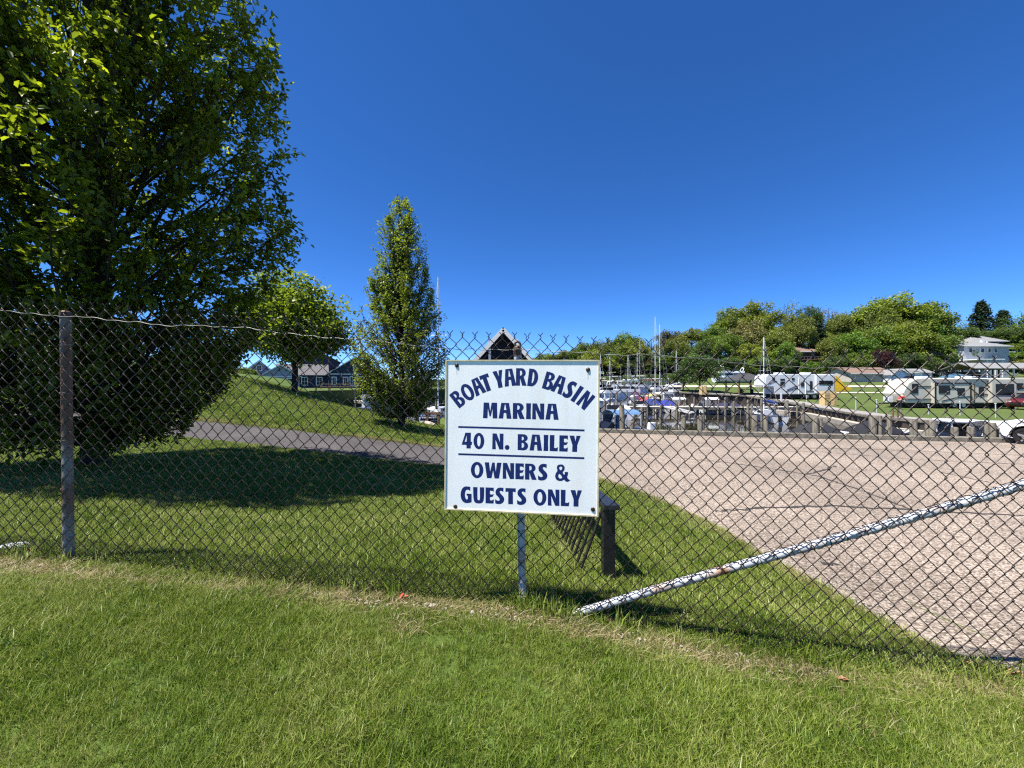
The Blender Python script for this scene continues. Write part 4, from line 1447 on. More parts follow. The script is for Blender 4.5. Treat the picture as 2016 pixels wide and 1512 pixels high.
far_list = [
    # px, top, Y, w, col, kind, label
    (1042, 702, 165, 44, 'olive', 'round', 'low olive tree peeking out right of the gable roof'),
    (1075, 690, 160, 52, 'g', 'round', 'green tree behind the fence just right of the gable'),
    (1112, 684, 158, 52, 'olive', 'round', 'second olive tree right of the gable, above the sign'),
    (1148, 670, 155, 60, 'g', 'round', 'green tree above the top right corner of the sign'),
    (1190, 664, 155, 60, 'olive', 'round', 'olive tree just right of the sign, behind the masts'),
    (1236, 652, 150, 66, 'g', 'round', 'rounded green treetop left of the tallest mast'),
    (1282, 658, 150, 54, 'olive', 'sparse', 'thin olive tree directly behind the tallest mast'),
    (1318, 652, 148, 60, 'rust', 'round', 'rusty green tree just right of the tallest mast'),
    (1362, 640, 145, 66, 'olive', 'round', 'olive treetop below the rise of the bluff'),
    (1402, 636, 142, 56, 'g', 'sparse', 'thin green tree where the skyline starts to rise'),
    (1440, 608, 135, 74, 'yg', 'round', 'yellow-green crown at the left shoulder of the bluff skyline'),
    (1490, 597, 132, 84, 'yg', 'round', 'broad yellow-green crown on the left of the bluff skyline'),
    (1545, 588, 140, 70, 'olive', 'sparse', 'thin feathery olive crown standing above the white camper'),
    (1590, 602, 136, 60, 'dg', 'round', 'dark green crown above the brown roofed cabin'),
    (1632, 597, 140, 62, 'brown', 'sparse', 'bare brownish tree on the skyline between two green crowns'),
    (1668, 618, 130, 60, 'olive', 'round', 'olive crown left of the biggest tree on the bluff'),
    (1712, 594, 128, 96, 'yg', 'round', 'large yellow-green crown left of the highest treetop'),
    (1762, 579, 126, 122, 'yg', 'round', 'biggest yellow-green crown, highest treetop on the bluff'),
    (1815, 592, 130, 90, 'g', 'round', 'broad green crown right of the highest treetop'),
    (1858, 612, 135, 74, 'g', 'sparse', 'thin green crown sloping down towards the pines'),
    (1888, 640, 132, 60, 'dg', 'round', 'dark green tree in the dip before the tall pine'),
    (1932, 592, 150, 66, 'pine', 'conifer', 'tall dark pine on the skyline above the hillside house'),
    (1975, 610, 155, 60, 'pine', 'conifer', 'dark pine right of the tallest pine'),
    (2012, 606, 150, 80, 'dg', 'sparse', 'thin dark tree at the right edge of the skyline'),
    (2045, 600, 150, 80, 'pine', 'conifer', 'dark pine cut by the right edge of the picture'),
    (1962, 645, 142, 70, 'dg', 'round', 'dark tree behind the hillside house, below the pines'),
    (2000, 655, 140, 70, 'dg', 'round', 'dark green tree right of the hillside house'),
    # lower rows
    (1170, 700, 128, 44, 'dg', 'round', 'dark tree behind the boats next to the sign'),
    (1214, 692, 126, 54, 'g', 'round', 'green tree behind the small masts right of the sign'),
    (1258, 698, 124, 50, 'dg', 'round', 'dark green tree behind the red-masted sailboat'),
    (1276, 705, 122, 26, 'rust', 'round', 'small rust coloured tree behind the boats'),
    (1312, 690, 124, 54, 'bright', 'round', 'bright green tree low behind the tall mast'),
    (1352, 676, 122, 56, 'g', 'round', 'green tree above the dark round tree'),
    (1392, 668, 120, 60, 'dg', 'round', 'dark green tree above the gazebo, left side'),
    (1428, 650, 118, 66, 'g', 'round', 'mid green tree at the foot of the left shoulder'),
    (1470, 628, 120, 74, 'tan', 'round', 'pale tan crown standing out on the left slope'),
    (1522, 648, 116, 70, 'olive', 'round', 'olive tree above the left end of the white camper'),
    (1480, 672, 112, 60, 'yg', 'round', 'yellow-green tree behind the leaning sailboat mast'),
    (1548, 668, 110, 50, 'bright', 'round', 'bright green tree left of the brown cabin'),
    (1612, 636, 122, 56, 'pine', 'conifer', 'dark conifer just right of the brown cabin'),
    (1560, 632, 126, 60, 'dg', 'conifer', 'dark conifer above the brown cabin'),
    (1642, 660, 112, 56, 'olive', 'round', 'olive tree above the yellow slide'),
    (1680, 652, 110, 72, 'bright', 'round', 'bright green tree left of the purple tree'),
    (1735, 640, 112, 80, 'g', 'round', 'green tree above the purple tree'),
    (1790, 640, 110, 86, 'yg', 'round', 'yellow-green tree above the pale metal shed'),
    (1845, 650, 110, 76, 'g', 'round', 'green tree left of the white house'),
    (1880, 668, 108, 54, 'bright', 'round', 'bright green tree overhanging the white house'),
    (1736, 684, 101, 44, 'purple', 'round', 'dark purple-leaved tree behind the garage'),
    (1690, 690, 102, 46, 'g', 'round', 'low green tree left of the purple tree'),
    (1790, 690, 101, 56, 'dg', 'round', 'low dark tree behind the metal shed'),
    (1840, 700, 101, 44, 'dg', 'round', 'low dark tree left of the blue covered boat'),
    (1645, 700, 104, 50, 'dg', 'round', 'low dark tree behind the yellow slide'),
    (1430, 700, 104, 60, 'dg', 'round', 'low dark tree behind the gazebo'),
    (1500, 696, 104, 60, 'g', 'round', 'low green tree behind the white camper nose'),
    (1545, 704, 102, 44, 'dg', 'round', 'low dark shrub tree behind the white camper roof'),
    (1600, 706, 100, 40, 'bright', 'round', 'small bright shrub on the slope below the cabin'),
    (1996, 688, 118, 70, 'bright', 'round', 'bright green shrub on the slope right of the white house'),
    (2030, 700, 112, 60, 'olive', 'round', 'olive shrub cut by the right edge above the carport'),
]
for it in far_list:
    nm = {'pine': 'pine_tree', 'purple': 'purple_leaf_tree'}.get(it[4], 'bluff_tree')
    far_tree(it[0], it[1], it[2], it[3], it[4], it[5], it[6] or 'dark tree at the far right edge of the bluff', nm)
ORD = ['first', 'second', 'third', 'fourth', 'fifth', 'sixth', 'seventh', 'eighth', 'ninth', 'tenth', 'eleventh', 'twelfth', 'thirteenth', 'fourteenth', 'fifteenth', 'sixteenth', 'seventeenth', 'eighteenth', 'nineteenth', 'twentieth', 'twenty-first', 'twenty-second', 'twenty-third', 'twenty-fourth', 'twenty-fifth', 'twenty-sixth', 'twenty-seventh', 'twenty-eighth', 'twenty-ninth', 'thirtieth', 'thirty-first', 'thirty-second', 'thirty-third', 'thirty-fourth', 'thirty-fifth']
for k, px in enumerate(range(1030, 1440, 26)):
    far_tree(px + R.uniform(-5, 5), 712 + R.uniform(-10, 8), 119.5 + R.uniform(0, 6), 46, R.choice(['dg', 'dg', 'g', 'olive']), 'round', 'low bushy tree at the foot of the wood, %s counted rightwards from the gable' % ORD[k], 'bushy_tree', None, 'low trees behind the boats')
SKYL = np.array([(1040, 702), (1112, 688), (1190, 668), (1236, 656), (1318, 654), (1402, 638), (1440, 612), (1545, 600), (1632, 604), (1712, 598), (1762, 584), (1815, 596), (1888, 640), (1950, 640), (2030, 640)])
for k, px in enumerate(range(1165, 2030, 27)):
    Yt = R.uniform(120, 138)
    top_ = float(np.interp(px, SKYL[:, 0], SKYL[:, 1])) + (10 + 26 * (k % 3))
    if 1890 < px < 1990: continue
    far_tree(px, top_, Yt, R.uniform(48, 70), R.choice(['yg', 'g', 'g', 'olive', 'bright', 'yg']), 'round', 'leafy tree in the middle of the wooded bluff, %s counted from the left' % ORD[k], 'bluff_tree', None, 'trees filling the bluff')
for k in range(9):
    far_tree(2085 + k * 62, R.uniform(590, 625), R.uniform(125, 145), R.uniform(90, 130), R.choice(['g', 'yg', 'dg', 'olive']), 'round', 'broad tree carrying the wood on beyond the right picture edge, %s from the pines' % ORD[k], 'bluff_tree', None, 'trees beyond the right edge')
# round dark tree on the far lawn
far_tree(1378, 690, 61, 80, 'dg', 'round', 'round dark green tree on the far lawn beside the gazebo', 'lawn_tree', float(field_z(61)), 'trees on the far lawn')
far_tree(1345, 718, 63, 46, 'dg', 'round', 'smaller dark bushy tree left of the round lawn tree', 'lawn_tree', float(field_z(63)), 'trees on the far lawn')
# bushes left of the blue house
for px, top, w, c, lb in ((452, 712, 60, 'olive', 'olive bush behind the crest of the mound'), (486, 722, 44, 'g', 'green bush left of the blue house'), (400, 700, 80, 'g', 'green bush half hidden by the large tree'), (300, 690, 120, 'dg', 'dark bush seen through the large tree'), (160, 680, 130, 'g', 'green bush behind the left fence post'), (30, 690, 120, 'dg', 'dark bush at the left edge behind the fence')):
    far_tree(px, top, 62, w, c, 'round', lb, 'bush', 0.5, 'bushes behind the mound')

# ------------------------------------------------------------------ grass
def mat_blade(name, dry):
    m, nt, bs = nt_new(name)
    geo = nt.nodes.new('ShaderNodeNewGeometry')
    n1 = nt.nodes.new('ShaderNodeTexNoise'); n1.inputs['Scale'].default_value = 1.7; n1.inputs['Detail'].default_value = 5; n1.inputs['Roughness'].default_value = 0.6
    n2 = nt.nodes.new('ShaderNodeTexNoise'); n2.inputs['Scale'].default_value = 38; n2.inputs['Detail'].default_value = 2
    for n in (n1, n2):
        nt.links.new(geo.outputs['Position'], n.inputs['Vector'])
    at = nt.nodes.new('ShaderNodeAttribute'); at.attribute_name = 'tint'
    ad = nt.nodes.new('ShaderNodeMath'); ad.operation = 'ADD'
    m1 = nt.nodes.new('ShaderNodeMath'); m1.operation = 'MULTIPLY_ADD'
    m1.inputs[1].default_value = 1.0; 
    nt.links.new(n1.outputs['Fac'], m1.inputs[0])
    m2 = nt.nodes.new('ShaderNodeMath'); m2.operation = 'MULTIPLY_ADD'; m2.inputs[1].default_value = 0.5; m2.inputs[2].default_value = -0.27
    nt.links.new(n2.outputs['Fac'], m2.inputs[0])
    nt.links.new(m2.outputs[0], m1.inputs[2])
    m3 = nt.nodes.new('ShaderNodeMath'); m3.operation = 'MULTIPLY_ADD'; m3.inputs[1].default_value = 0.6
    nt.links.new(at.outputs['Fac'], m3.inputs[0])
    nt.links.new(m1.outputs[0], m3.inputs[2])
    rp = nt.nodes.new('ShaderNodeValToRGB')
    cols = [(0.16, 0.13, 0.055), (0.26, 0.21, 0.09), (0.40, 0.33, 0.17), (0.50, 0.43, 0.26)] if dry else [(0.048, 0.092, 0.010), (0.146, 0.222, 0.023), (0.235, 0.30, 0.042), (0.42, 0.42, 0.16)]
    while len(rp.color_ramp.elements) < 4:
        rp.color_ramp.elements.new(0.5)
    for i, c in enumerate(cols):
        rp.color_ramp.elements[i].position = (0.22, 0.48, 0.72, 1.0)[i]
        rp.color_ramp.elements[i].color = (*c, 1)
    nt.links.new(m3.outputs[0], rp.inputs['Fac'])
    nt.links.new(rp.outputs['Color'], bs.inputs['Base Color'])
    bs.inputs['Roughness'].default_value = 0.45
    bs.inputs['Specular IOR Level'].default_value = 0.35
    tr = nt.nodes.new('ShaderNodeBsdfTranslucent')
    nt.links.new(rp.outputs['Color'], tr.inputs['Color'])
    mxs = nt.nodes.new('ShaderNodeMixShader'); mxs.inputs['Fac'].default_value = 0.4
    nt.links.new(bs.outputs[0], mxs.inputs[1]); nt.links.new(tr.outputs[0], mxs.inputs[2])
    out = [n for n in nt.nodes if n.type == 'OUTPUT_MATERIAL'][0]
    nt.links.new(mxs.outputs[0], out.inputs['Surface'])
    return m


M['blade'] = mat_blade('grass_blade', False)
M['dryblade'] = mat_blade('dry_grass_blade', True)


def tuft(name, n, rad, h, w, lean, m, seed, bias=(0.0, 0.0)):
    rr = np.random.default_rng(seed)
    V, F, T = [], [], []
    for k in range(n):
        a = rr.random() * 6.283; r = rad * math.sqrt(rr.random())
        b = np.array([math.cos(a) * r, math.sin(a) * r, -0.004])
        hh = h * rr.uniform(0.55, 1.15)
        az = rr.random() * 6.283
        ln = abs(rr.normal(0, lean)) * hh
        d = np.array([math.cos(az) * ln + bias[0] * hh, math.sin(az) * ln + bias[1] * hh, 0])
        fa = rr.random() * 6.283
        s = np.array([math.cos(fa), math.sin(fa), 0]) * w * rr.uniform(0.7, 1.2) * 0.5
        m1 = b + d * 0.35 + np.array([0, 0, hh * 0.55])
        tp = b + d * 1.1 + np.array([0, 0, hh * 0.98])
        o = len(V)
        V += [b - s, b + s, m1 + s * 0.8, m1 - s * 0.8, tp]
        F += [(o, o + 1, o + 2), (o, o + 2, o + 3), (o + 3, o + 2, o + 4)]
        T += [1.0 if rr.random() < 0.035 else rr.normal(0.2, 0.27)] * 5
    me = mesh_np(name, np.array(V), np.array(F), m, False, {'tint': np.array(T)})
    return bpy.data.objects.new(name, me)


def scatter(name, label, cat, pts, scl, tufts, seed, rzbias=None):
    rr = np.random.default_rng(seed)
    n = len(pts)
    me = bpy.data.meshes.new(name)
    me.vertices.add(n)
    me.vertices.foreach_set('co', pts.astype(np.float32).ravel())
    rot = np.zeros((n, 3), np.float32)
    rot[:, 2] = rr.random(n) * 6.283 if rzbias is None else rr.normal(rzbias, 0.5, n)
    rot[:, 0] = rr.normal(0, 0.08, n); rot[:, 1] = rr.normal(0, 0.08, n)
    a = me.attributes.new('rot', 'FLOAT_VECTOR', 'POINT'); a.data.foreach_set('vector', rot.ravel())
    a = me.attributes.new('scl', 'FLOAT', 'POINT'); a.data.foreach_set('value', scl.astype(np.float32))
    a = me.attributes.new('pick', 'INT', 'POINT'); a.data.foreach_set('value', rr.integers(0, len(tufts), n).astype(np.int32))
    ob = link(name, me)
    tag(ob, label, cat, None, 'stuff')
    col = bpy.data.collections.new(name + '_tufts')
    for t in tufts:
        col.objects.link(t)
    ng = bpy.data.node_groups.new(name, 'GeometryNodeTree')
    ng.interface.new_socket('Geometry', in_out='INPUT', socket_type='NodeSocketGeometry')
    ng.interface.new_socket('Geometry', in_out='OUTPUT', socket_type='NodeSocketGeometry')
    gi = ng.nodes.new('NodeGroupInput'); go = ng.nodes.new('NodeGroupOutput')
    ci = ng.nodes.new('GeometryNodeCollectionInfo')
    ci.inputs['Collection'].default_value = col
    ci.inputs['Separate Children'].default_value = True
    ci.inputs['Reset Children'].default_value = True
    ip = ng.nodes.new('GeometryNodeInstanceOnPoints')
    ip.inputs['Pick Instance'].default_value = True
    ar = ng.nodes.new('GeometryNodeInputNamedAttribute'); ar.data_type = 'FLOAT_VECTOR'; ar.inputs['Name'].default_value = 'rot'
    asn = ng.nodes.new('GeometryNodeInputNamedAttribute'); asn.data_type = 'FLOAT'; asn.inputs['Name'].default_value = 'scl'
    ap = ng.nodes.new('GeometryNodeInputNamedAttribute'); ap.data_type = 'INT'; ap.inputs['Name'].default_value = 'pick'
    er = ng.nodes.new('FunctionNodeEulerToRotation')
    lk = ng.links.new
    lk(gi.outputs[0], ip.inputs['Points'])
    lk(ci.outputs[0], ip.inputs['Instance'])
    lk(ap.outputs['Attribute'], ip.inputs['Instance Index'])
    lk(ar.outputs['Attribute'], er.inputs[0])
    lk(er.outputs[0], ip.inputs['Rotation'])
    lk(asn.outputs['Attribute'], ip.inputs['Scale'])
    lk(ip.outputs[0], go.inputs[0])
    md = ob.modifiers.new('scatter', 'NODES')
    md.node_group = ng
    return ob


def field_pts(x0, x1, y0, y1, dens, fan=1.5, seed=0):
    rr = np.random.default_rng(seed)
    n = int((x1 - x0) * (y1 - y0) * dens)
    x = rr.uniform(x0, x1, n); y = rr.uniform(y0, y1, n)
    k = np.abs(x) < fan * np.maximum(y, 0.5) + 1.2
    x, y = x[k], y[k]
    k = ~(in_lot(x, y, 0.03) | in_path(x, y, 0.04)) & (y < land_edge(x) - 0.05)
    x, y = x[k], y[k]
    # tree trunks
    for t in (t1, t2, t3):
        k = (x - t.x) ** 2 + (y - t.y) ** 2 > 0.05
        x, y = x[k], y[k]
    return x, y


fy_arr = lambda x: np.interp(x, FX[:, 0], FX[:, 1])
# bare/dry strip under the fence
def strip(x, y):
    c = fy_arr(x) - 0.10 - 0.03 * np.sin(x * 2.3) - 0.04 * (x > 0.9)
    wdt = 0.075 + 0.04 * np.sin(x * 1.7 + 1) + 0.03 * np.sin(x * 6.1)
    return np.abs(y - c) / wdt


tg1 = [tuft('tuft', 34, 0.045, 0.038, 0.0032, 0.6, M['blade'], s, (0.16, -0.05)) for s in range(9)]
x, y = field_pts(-4.6, 4.3, 0.45, 2.55, 2100, 1.6, 1)
s_ = strip(x, y)
rr_ = NR.random(len(x))
keep = (s_ > 1.0) | (rr_ < 0.22 + 0.45 * np.clip(s_ - 0.4, 0, 1))
keep &= y < fy_arr(x) + 0.35
x, y = x[keep], y[keep]
patch = 0.85 + 0.25 * np.sin(x * 2.9 + 1.3 * np.sin(y * 3.1)) * np.cos(y * 3.7 + x)
pts = np.stack([x, y, gz(x, y)], 1)
scatter('front_lawn_grass', 'green mown grass in the foreground before the fence', 'grass', pts, NR.uniform(0.75, 1.25, len(x)) * patch, tg1, 2)
tg2 = [tuft('tuft', 26, 0.06, 0.050, 0.0048, 0.5, M['blade'], 10 + s, (0.05, 0)) for s in range(9)]
tg3 = [tuft('tuft', 30, 0.11, 0.046, 0.0070, 0.55, M['blade'], 70 + s) for s in range(7)]
tg4 = [tuft('tuft', 36, 0.18, 0.046, 0.0095, 0.6, M['blade'], 90 + s) for s in range(7)]
P2, S2, = [], []
for (x0, x1, y0, y1, dn, sc_, tg, sd) in ((-8, 3.2, 2.1, 5.2, 1050, 1.0, tg2, 3),):
    x, y = field_pts(x0, x1, y0, y1, dn, 1.5, sd)
    k = (y > fy_arr(x) + 0.30) | ((y > fy_arr(x) + 0.02) & (NR.random(len(x)) < 0.7))
    x, y = x[k], y[k]
    pts = np.stack([x, y, gz(x, y)], 1)
    scatter('back_lawn_grass', 'green grass of the lawn directly behind the fence', 'grass', pts, NR.uniform(0.7, 1.25, len(x)), tg, 5)
x, y = field_pts(-15, 3, 5.0, 9.6, 420, 1.5, 4)
pts = np.stack([x, y, gz(x, y)], 1)
scatter('shade_lawn_grass', 'grass of the lawn around the large tree up to the path', 'grass', pts, NR.uniform(0.7, 1.2, len(x)), tg3, 6)
x, y = field_pts(-26, 3, 8.8, 19.5, 230, 1.5, 5)
pts = np.stack([x, y, gz(x, y)], 1)
k = ~((x < -4.2) & (y > land_edge(x) - 2.4))
x, y, pts = x[k], y[k], pts[k]
stripe = 0.8 + 0.4 * (np.sin(x * 1.05 + y * 1.9) > 0.1)
scatter('mound_grass', 'striped mown grass covering the mound beyond the path', 'grass', pts, NR.uniform(0.7, 1.2, len(x)) * stripe, tg4, 7)
# dry straw along the fence, along the path edge and round the bike rack
tgd = [tuft('straw', 14, 0.05, 0.030, 0.0032, 1.6, M['dryblade'], 40 + s) for s in range(4)]
ND = 2600
xd = NR.uniform(-4.6, 4.3, ND); yd = fy_arr(xd) - 0.10 - 0.03 * np.sin(xd * 2.3) - 0.04 * (xd > 0.9) + NR.normal(0, 0.07, ND)
k = ~in_lot(xd, yd, 0.03)
xd, yd = xd[k], yd[k]
xr = NR.uniform(0.36, 0.9, 700); yr = NR.uniform(2.7, 4.4, 700)
k = NR.random(700) < 0.6
xr = np.where(NR.random(700) < 0.7, 0.48 + NR.normal(0, 0.05, 700), xr)
xd = np.concatenate([xd, xr[k]]); yd = np.concatenate([yd, yr[k]])
# small straw patches in the foreground lawn
for (px, py) in ((1680, 1430), (1900, 1360), (800, 1240)):
    gx_, gy_ = ghit(px, py)
    xd = np.concatenate([xd, NR.normal(gx_, 0.06, 24)]); yd = np.concatenate([yd, NR.normal(gy_, 0.035, 24)])
pts = np.stack([xd, yd, gz(xd, yd) + 0.003], 1)
scatter('dry_grass', 'straw-coloured dry grass strip under the fence', 'dry grass', pts, NR.uniform(0.6, 1.3, len(xd)), tgd, 8)
xe, ye = [], []
for xx in NR.uniform(-14, -0.8, 2600):
    xe.append(xx); ye.append(float(np.interp(xx, PFX[:, 0], PFX[:, 1])) + abs(NR.normal(0, 0.10)))
for yy in NR.uniform(2.2, 8.2, 900):
    xe.append(float(lot_left(yy)) - abs(NR.normal(0, 0.05))); ye.append(yy)
xe = np.array(xe); ye = np.array(ye)
tge = [tuft('straw', 14, 0.09, 0.05, 0.008, 1.2, M['dryblade'], 50 + s) for s in range(3)]
scatter('path_edge_grass', 'dry tan grass fringe along the far edge of the path', 'dry grass', np.stack([xe, ye, gz(xe, ye) + 0.003], 1), NR.uniform(0.5, 1.0, len(xe)), tge, 9)
# taller weeds at the fence foot
tgw = [tuft('weed', 9, 0.03, 0.11, 0.0065, 0.55, M['blade'], 60 + s) for s in range(4)]
xw = np.concatenate([NR.uniform(-4.5, 4.2, 210), NR.normal(0.12, 0.10, 45), NR.normal(2.1, 0.35, 120), NR.normal(-0.95, 0.12, 25)])
yw = fy_arr(xw) + NR.normal(0.0, 0.045, len(xw))
scatter('fence_weeds', 'taller ragged grass blades growing through the foot of the fence', 'weeds', np.stack([xw, yw, gz(xw, yw)], 1), NR.uniform(0.45, 1.15, len(xw)), tgw, 10)

def chip(seed):
    rr = np.random.default_rng(seed)
    bm = bmesh.new(); bmesh.ops.create_icosphere(bm, subdivisions=1, radius=0.006)
    for v_ in bm.verts:
        v_.co *= rr.uniform(0.6, 1.3); v_.co.z *= 0.7
    me = bpy.data.meshes.new('chip'); bm.to_mesh(me); bm.free(); me.materials.append(M['stone'])
    return bpy.data.objects.new('chip', me)


yc = NR.uniform(1.6, 8.5, 5200)
xc = lot_left(yc) + np.where(NR.random(5200) < 0.75, np.abs(NR.normal(0, 0.14, 5200)) - 0.03, np.abs(NR.normal(0, 1.2, 5200)))
xf = NR.uniform(-4.4, 4.2, 1500); yf_ = fy_arr(xf) - 0.08 + NR.normal(0, 0.05, 1500)
xc = np.concatenate([xc, xf]); yc = np.concatenate([yc, yf_])
scatter('loose_gravel', 'loose gravel chips along the ragged edge of the paving and under the fence', 'gravel', np.stack([xc, yc, gz(xc, yc) + 0.008], 1), NR.uniform(0.5, 1.5, len(xc)), [chip(s_i) for s_i in range(4)], 13)

# ------------------------------------------------------------------ litter, stones and leaves at the fence
def crumple(name, label, cat, px, py, size, m, seed, flat=0.45, group=None):
    x_, y_ = ghit(px, py)
    rr = random.Random(seed)
    bm = bmesh.new()
    bmesh.ops.create_icosphere(bm, subdivisions=2, radius=1)
    for v in bm.verts:
        v.co *= rr.uniform(0.6, 1.15)
        v.co.z *= flat
    me = bpy.data.meshes.new(name); bm.to_mesh(me); bm.free()
    me.materials.append(m)
    o = link(name, me)
    o.scale = (size[0], size[1], size[2])
    o.location = (x_, y_, gz1(x_, y_) + size[2] * flat * 0.6)
    o.rotation_euler = (0, 0, rr.random() * 6)
    return tag(o, label, cat, group)


crumple('crumpled_paper', 'crumpled white paper bag lying by the fence at the left edge', 'litter', 18, 1083, (0.085, 0.06, 0.05), M['paper'], 1)
crumple('crumpled_paper', 'smaller crumpled white scrap beside the paper bag', 'litter', 44, 1084, (0.04, 0.03, 0.035), M['paper'], 2)
sl = [(250, 1121), (232, 1118), (285, 1128), (128, 1100), (270, 1133), (330, 1140), (100, 1094), (160, 1108), (205, 1120), (360, 1150), (850, 1197), (838, 1193), (1730, 1308), (1800, 1325), (930, 1210), (60, 1096), (312, 1137), (1405, 1008)]
for k, (px, py) in enumerate(sl):
    s = R.uniform(0.012, 0.026)
    crumple('pebble', 'small pale pebble lying in the dry strip under the fence', 'pebble', px, py, (s * 1.3, s, s * 0.9), M['stone'], 30 + k, 0.7, 'pebbles under the fence')


def leaf_scrap(px, py, size, m, label, cat, seed, group=None):
    x_, y_ = ghit(px, py)
    rr = random.Random(seed)
    mb = MB()
    for k in range(4):
        a = rr.random() * 6.28
        c = Vector((rr.gauss(0, size * 0.5), rr.gauss(0, size * 0.4), rr.uniform(0.012, 0.03)))
        d = Vector((math.cos(a), math.sin(a), rr.uniform(-0.2, 0.4))) * size
        s = Vector((-math.sin(a), math.cos(a), rr.uniform(-0.4, 0.4))) * size * 0.5
        mb.add([c - d, c + s * 0.9 + Vector((0, 0, 0.006)), c + d, c - s + Vector((0, 0, 0.01))], [(0, 1, 2), (0, 2, 3)])
    o = mb.build('dry_leaf' if 'leaf' in cat else 'litter_scrap', m)
    o.location = (x_, y_, gz1(x_, y_))
    return tag(o, label, cat, group)


leaf_scrap(795, 1181, 0.026, M['redleaf'], 'bright red scrap in the grass at the foot of the fence', 'litter', 3)
leaf_scrap(57, 1094, 0.02, M['redleaf'], 'orange-red scrap beside the white paper at the left edge', 'litter', 4)
leaf_scrap(2003, 1338, 0.035, M['dryleaf'], 'curled brown leaves at the right edge under the fence', 'leaf', 5)
leaf_scrap(1912, 1316, 0.022, M['dryleaf'], 'small brown leaf where the pavement meets the grass', 'leaf', 6)
leaf_scrap(1730, 1322, 0.02, M['dryleaf'], 'tan leaf lying below the fence mesh on the right', 'leaf', 7)
leaf_scrap(1190, 1222, 0.022, M['dryleaf'], 'brown leaves caught under the low end of the sloping pipe', 'leaf', 8)
leaf_scrap(1660, 1350, 0.018, M['dryleaf'], 'brown leaf scrap in the front lawn at the right', 'leaf', 9)

# ------------------------------------------------------------------ timber bulkhead and pilings
A0 = (2.95, bulk_y(2.95)); A1 = (25.5, bulk_y(25.5))
bh = thing('timber_bulkhead', 'weathered grey timber beam edging the parking lot above the water', 'bulkhead', (A0[0], A0[1], -0.88))
nseg = 6
for r_, (dz, w, h, off) in enumerate(((0.09, 0.24, 0.20, 0.0), (-0.12, 0.2, 0.21, 0.03), (-0.34, 0.2, 0.22, 0.02))):
    for k in range(nseg):
        a_ = Vector((A1[0] - A0[0], A1[1] - A0[1], 0)) * ((k + (0.0 if r_ != 1 or k == 0 else -0.35)) / nseg)
        b_ = Vector((A1[0] - A0[0], A1[1] - A0[1], 0)) * ((k + 1 - (0.35 if r_ == 1 and k < nseg - 1 else 0.0)) / nseg)
        g_ = (b_ - a_).normalized() * 0.012
        mb = MB()
        mb.beam(a_ + g_ + Vector((0, 0.12 + off, dz)), b_ - g_ + Vector((0, 0.12 + off, dz + R.uniform(-0.008, 0.008))), w, h)
        mb.build('beam', M['wood_grey'], bh, 0.012, 1)


def piling_mesh(h, r, seed):
    rr = random.Random(seed)
    mb = MB()
    n = 12
    pts = [(0, 0, 0), (0, 0, h * 0.5), (rr.gauss(0, 0.01), 0, h * 0.97), (0.01, 0, h)]
    mb.tube(pts, [r * 1.06, r, r * 0.97, r * 0.86], n)
    me = mb.mesh('mooring_piling')
    me.materials.append(M['piling'])
    return me


PM = [piling_mesh(3.0, 0.14, s) for s in range(3)]


def piling(px, top, Y, r, label, group='mooring pilings in the basin'):
    z = EYE - (top - 756) / FPX * Y
    o = link('mooring_piling', R.choice(PM))
    h = z - (WZ - 0.5)
    o.location = (PX(px, Y), Y, WZ - 0.5)
    o.scale = (r / 0.14, r / 0.14, h / 3.0)
    o.rotation_euler = (R.gauss(0, 0.012), R.gauss(0, 0.012), R.random() * 6)
    return tag(o, label, 'piling', group)


NEAR = sorted(((1347, 817, .12), (1378, 818, .13), (1488, 818, .14), (1509, 820, .11), (1606, 822, .14), (1617, 823, .09), (1721, 821, .15), (1733, 818, .11), (1799, 828, .14), (1831, 827, .19), (1754, 818, .10), (1748, 840, .13), (1881, 841, .13), (1909, 840, .13), (1952, 832, .19), (1228, 797, .14), (1243, 830, 0.1)))
for k, (px, top, r) in enumerate(NEAR):
    r *= 0.86
    Yb = (17.78 / (1 + 0.204 * (px - 1008) / FPX))
    piling(px, top, Yb + 0.48 + r * 0.5, r, 'weathered piling close behind the timber bulkhead, %s counted rightwards from the sign' % ORD[k], 'pilings behind the bulkhead')
MID = sorted(((1263, 797, 30, .13), (1300, 792, 34, .12), (1332, 788, 36, .13), (1428, 778, 38, .13), (1445, 785, 44, .12), (1472, 782, 34, .15), (1500, 780, 36, .13), (1513, 779, 40, .13), (1552, 783, 36, .14), (1582, 788, 32, .14), (1393, 776, 46, .13), (1366, 777, 50, .12), (1347, 772, 58, .12),
                      (1190, 790, 33, .13), (1201, 776, 44, .13), (1215, 770, 52, .13), (1236, 768, 55, .14), (1249, 776, 44, .13), (1276, 768, 56, .13), (1288, 772, 50, .12), (1304, 766, 60, .12), (1318, 774, 50, .13), (1338, 776, 48, .15), (1255, 762, 66, .14), (1226, 762, 70, .14), (1197, 764, 66, .13), (1296, 762, 72, .13), (1867, 820, 24, .13), (1774, 806, 30, .07), (1410, 786, 48, .1), (1458, 790, 47, .1),
                      (860, 776, 30, .13), (845, 782, 34, .13), (698, 766, 52, .16)))
nl_, nr_ = 0, 0
for px, top, Y, r in MID:
    r *= 0.78
    top += 5 if 1255 < px < 1595 else 0
    if px < 1000:
        piling(px, top, Y, r, 'wooden mooring piling left of the sign, %s from the picture edge' % ORD[nl_]); nl_ += 1
    else:
        piling(px, top, Y, r, 'mooring piling out in the basin, %s counted rightwards from the sign' % ORD[nr_]); nr_ += 1


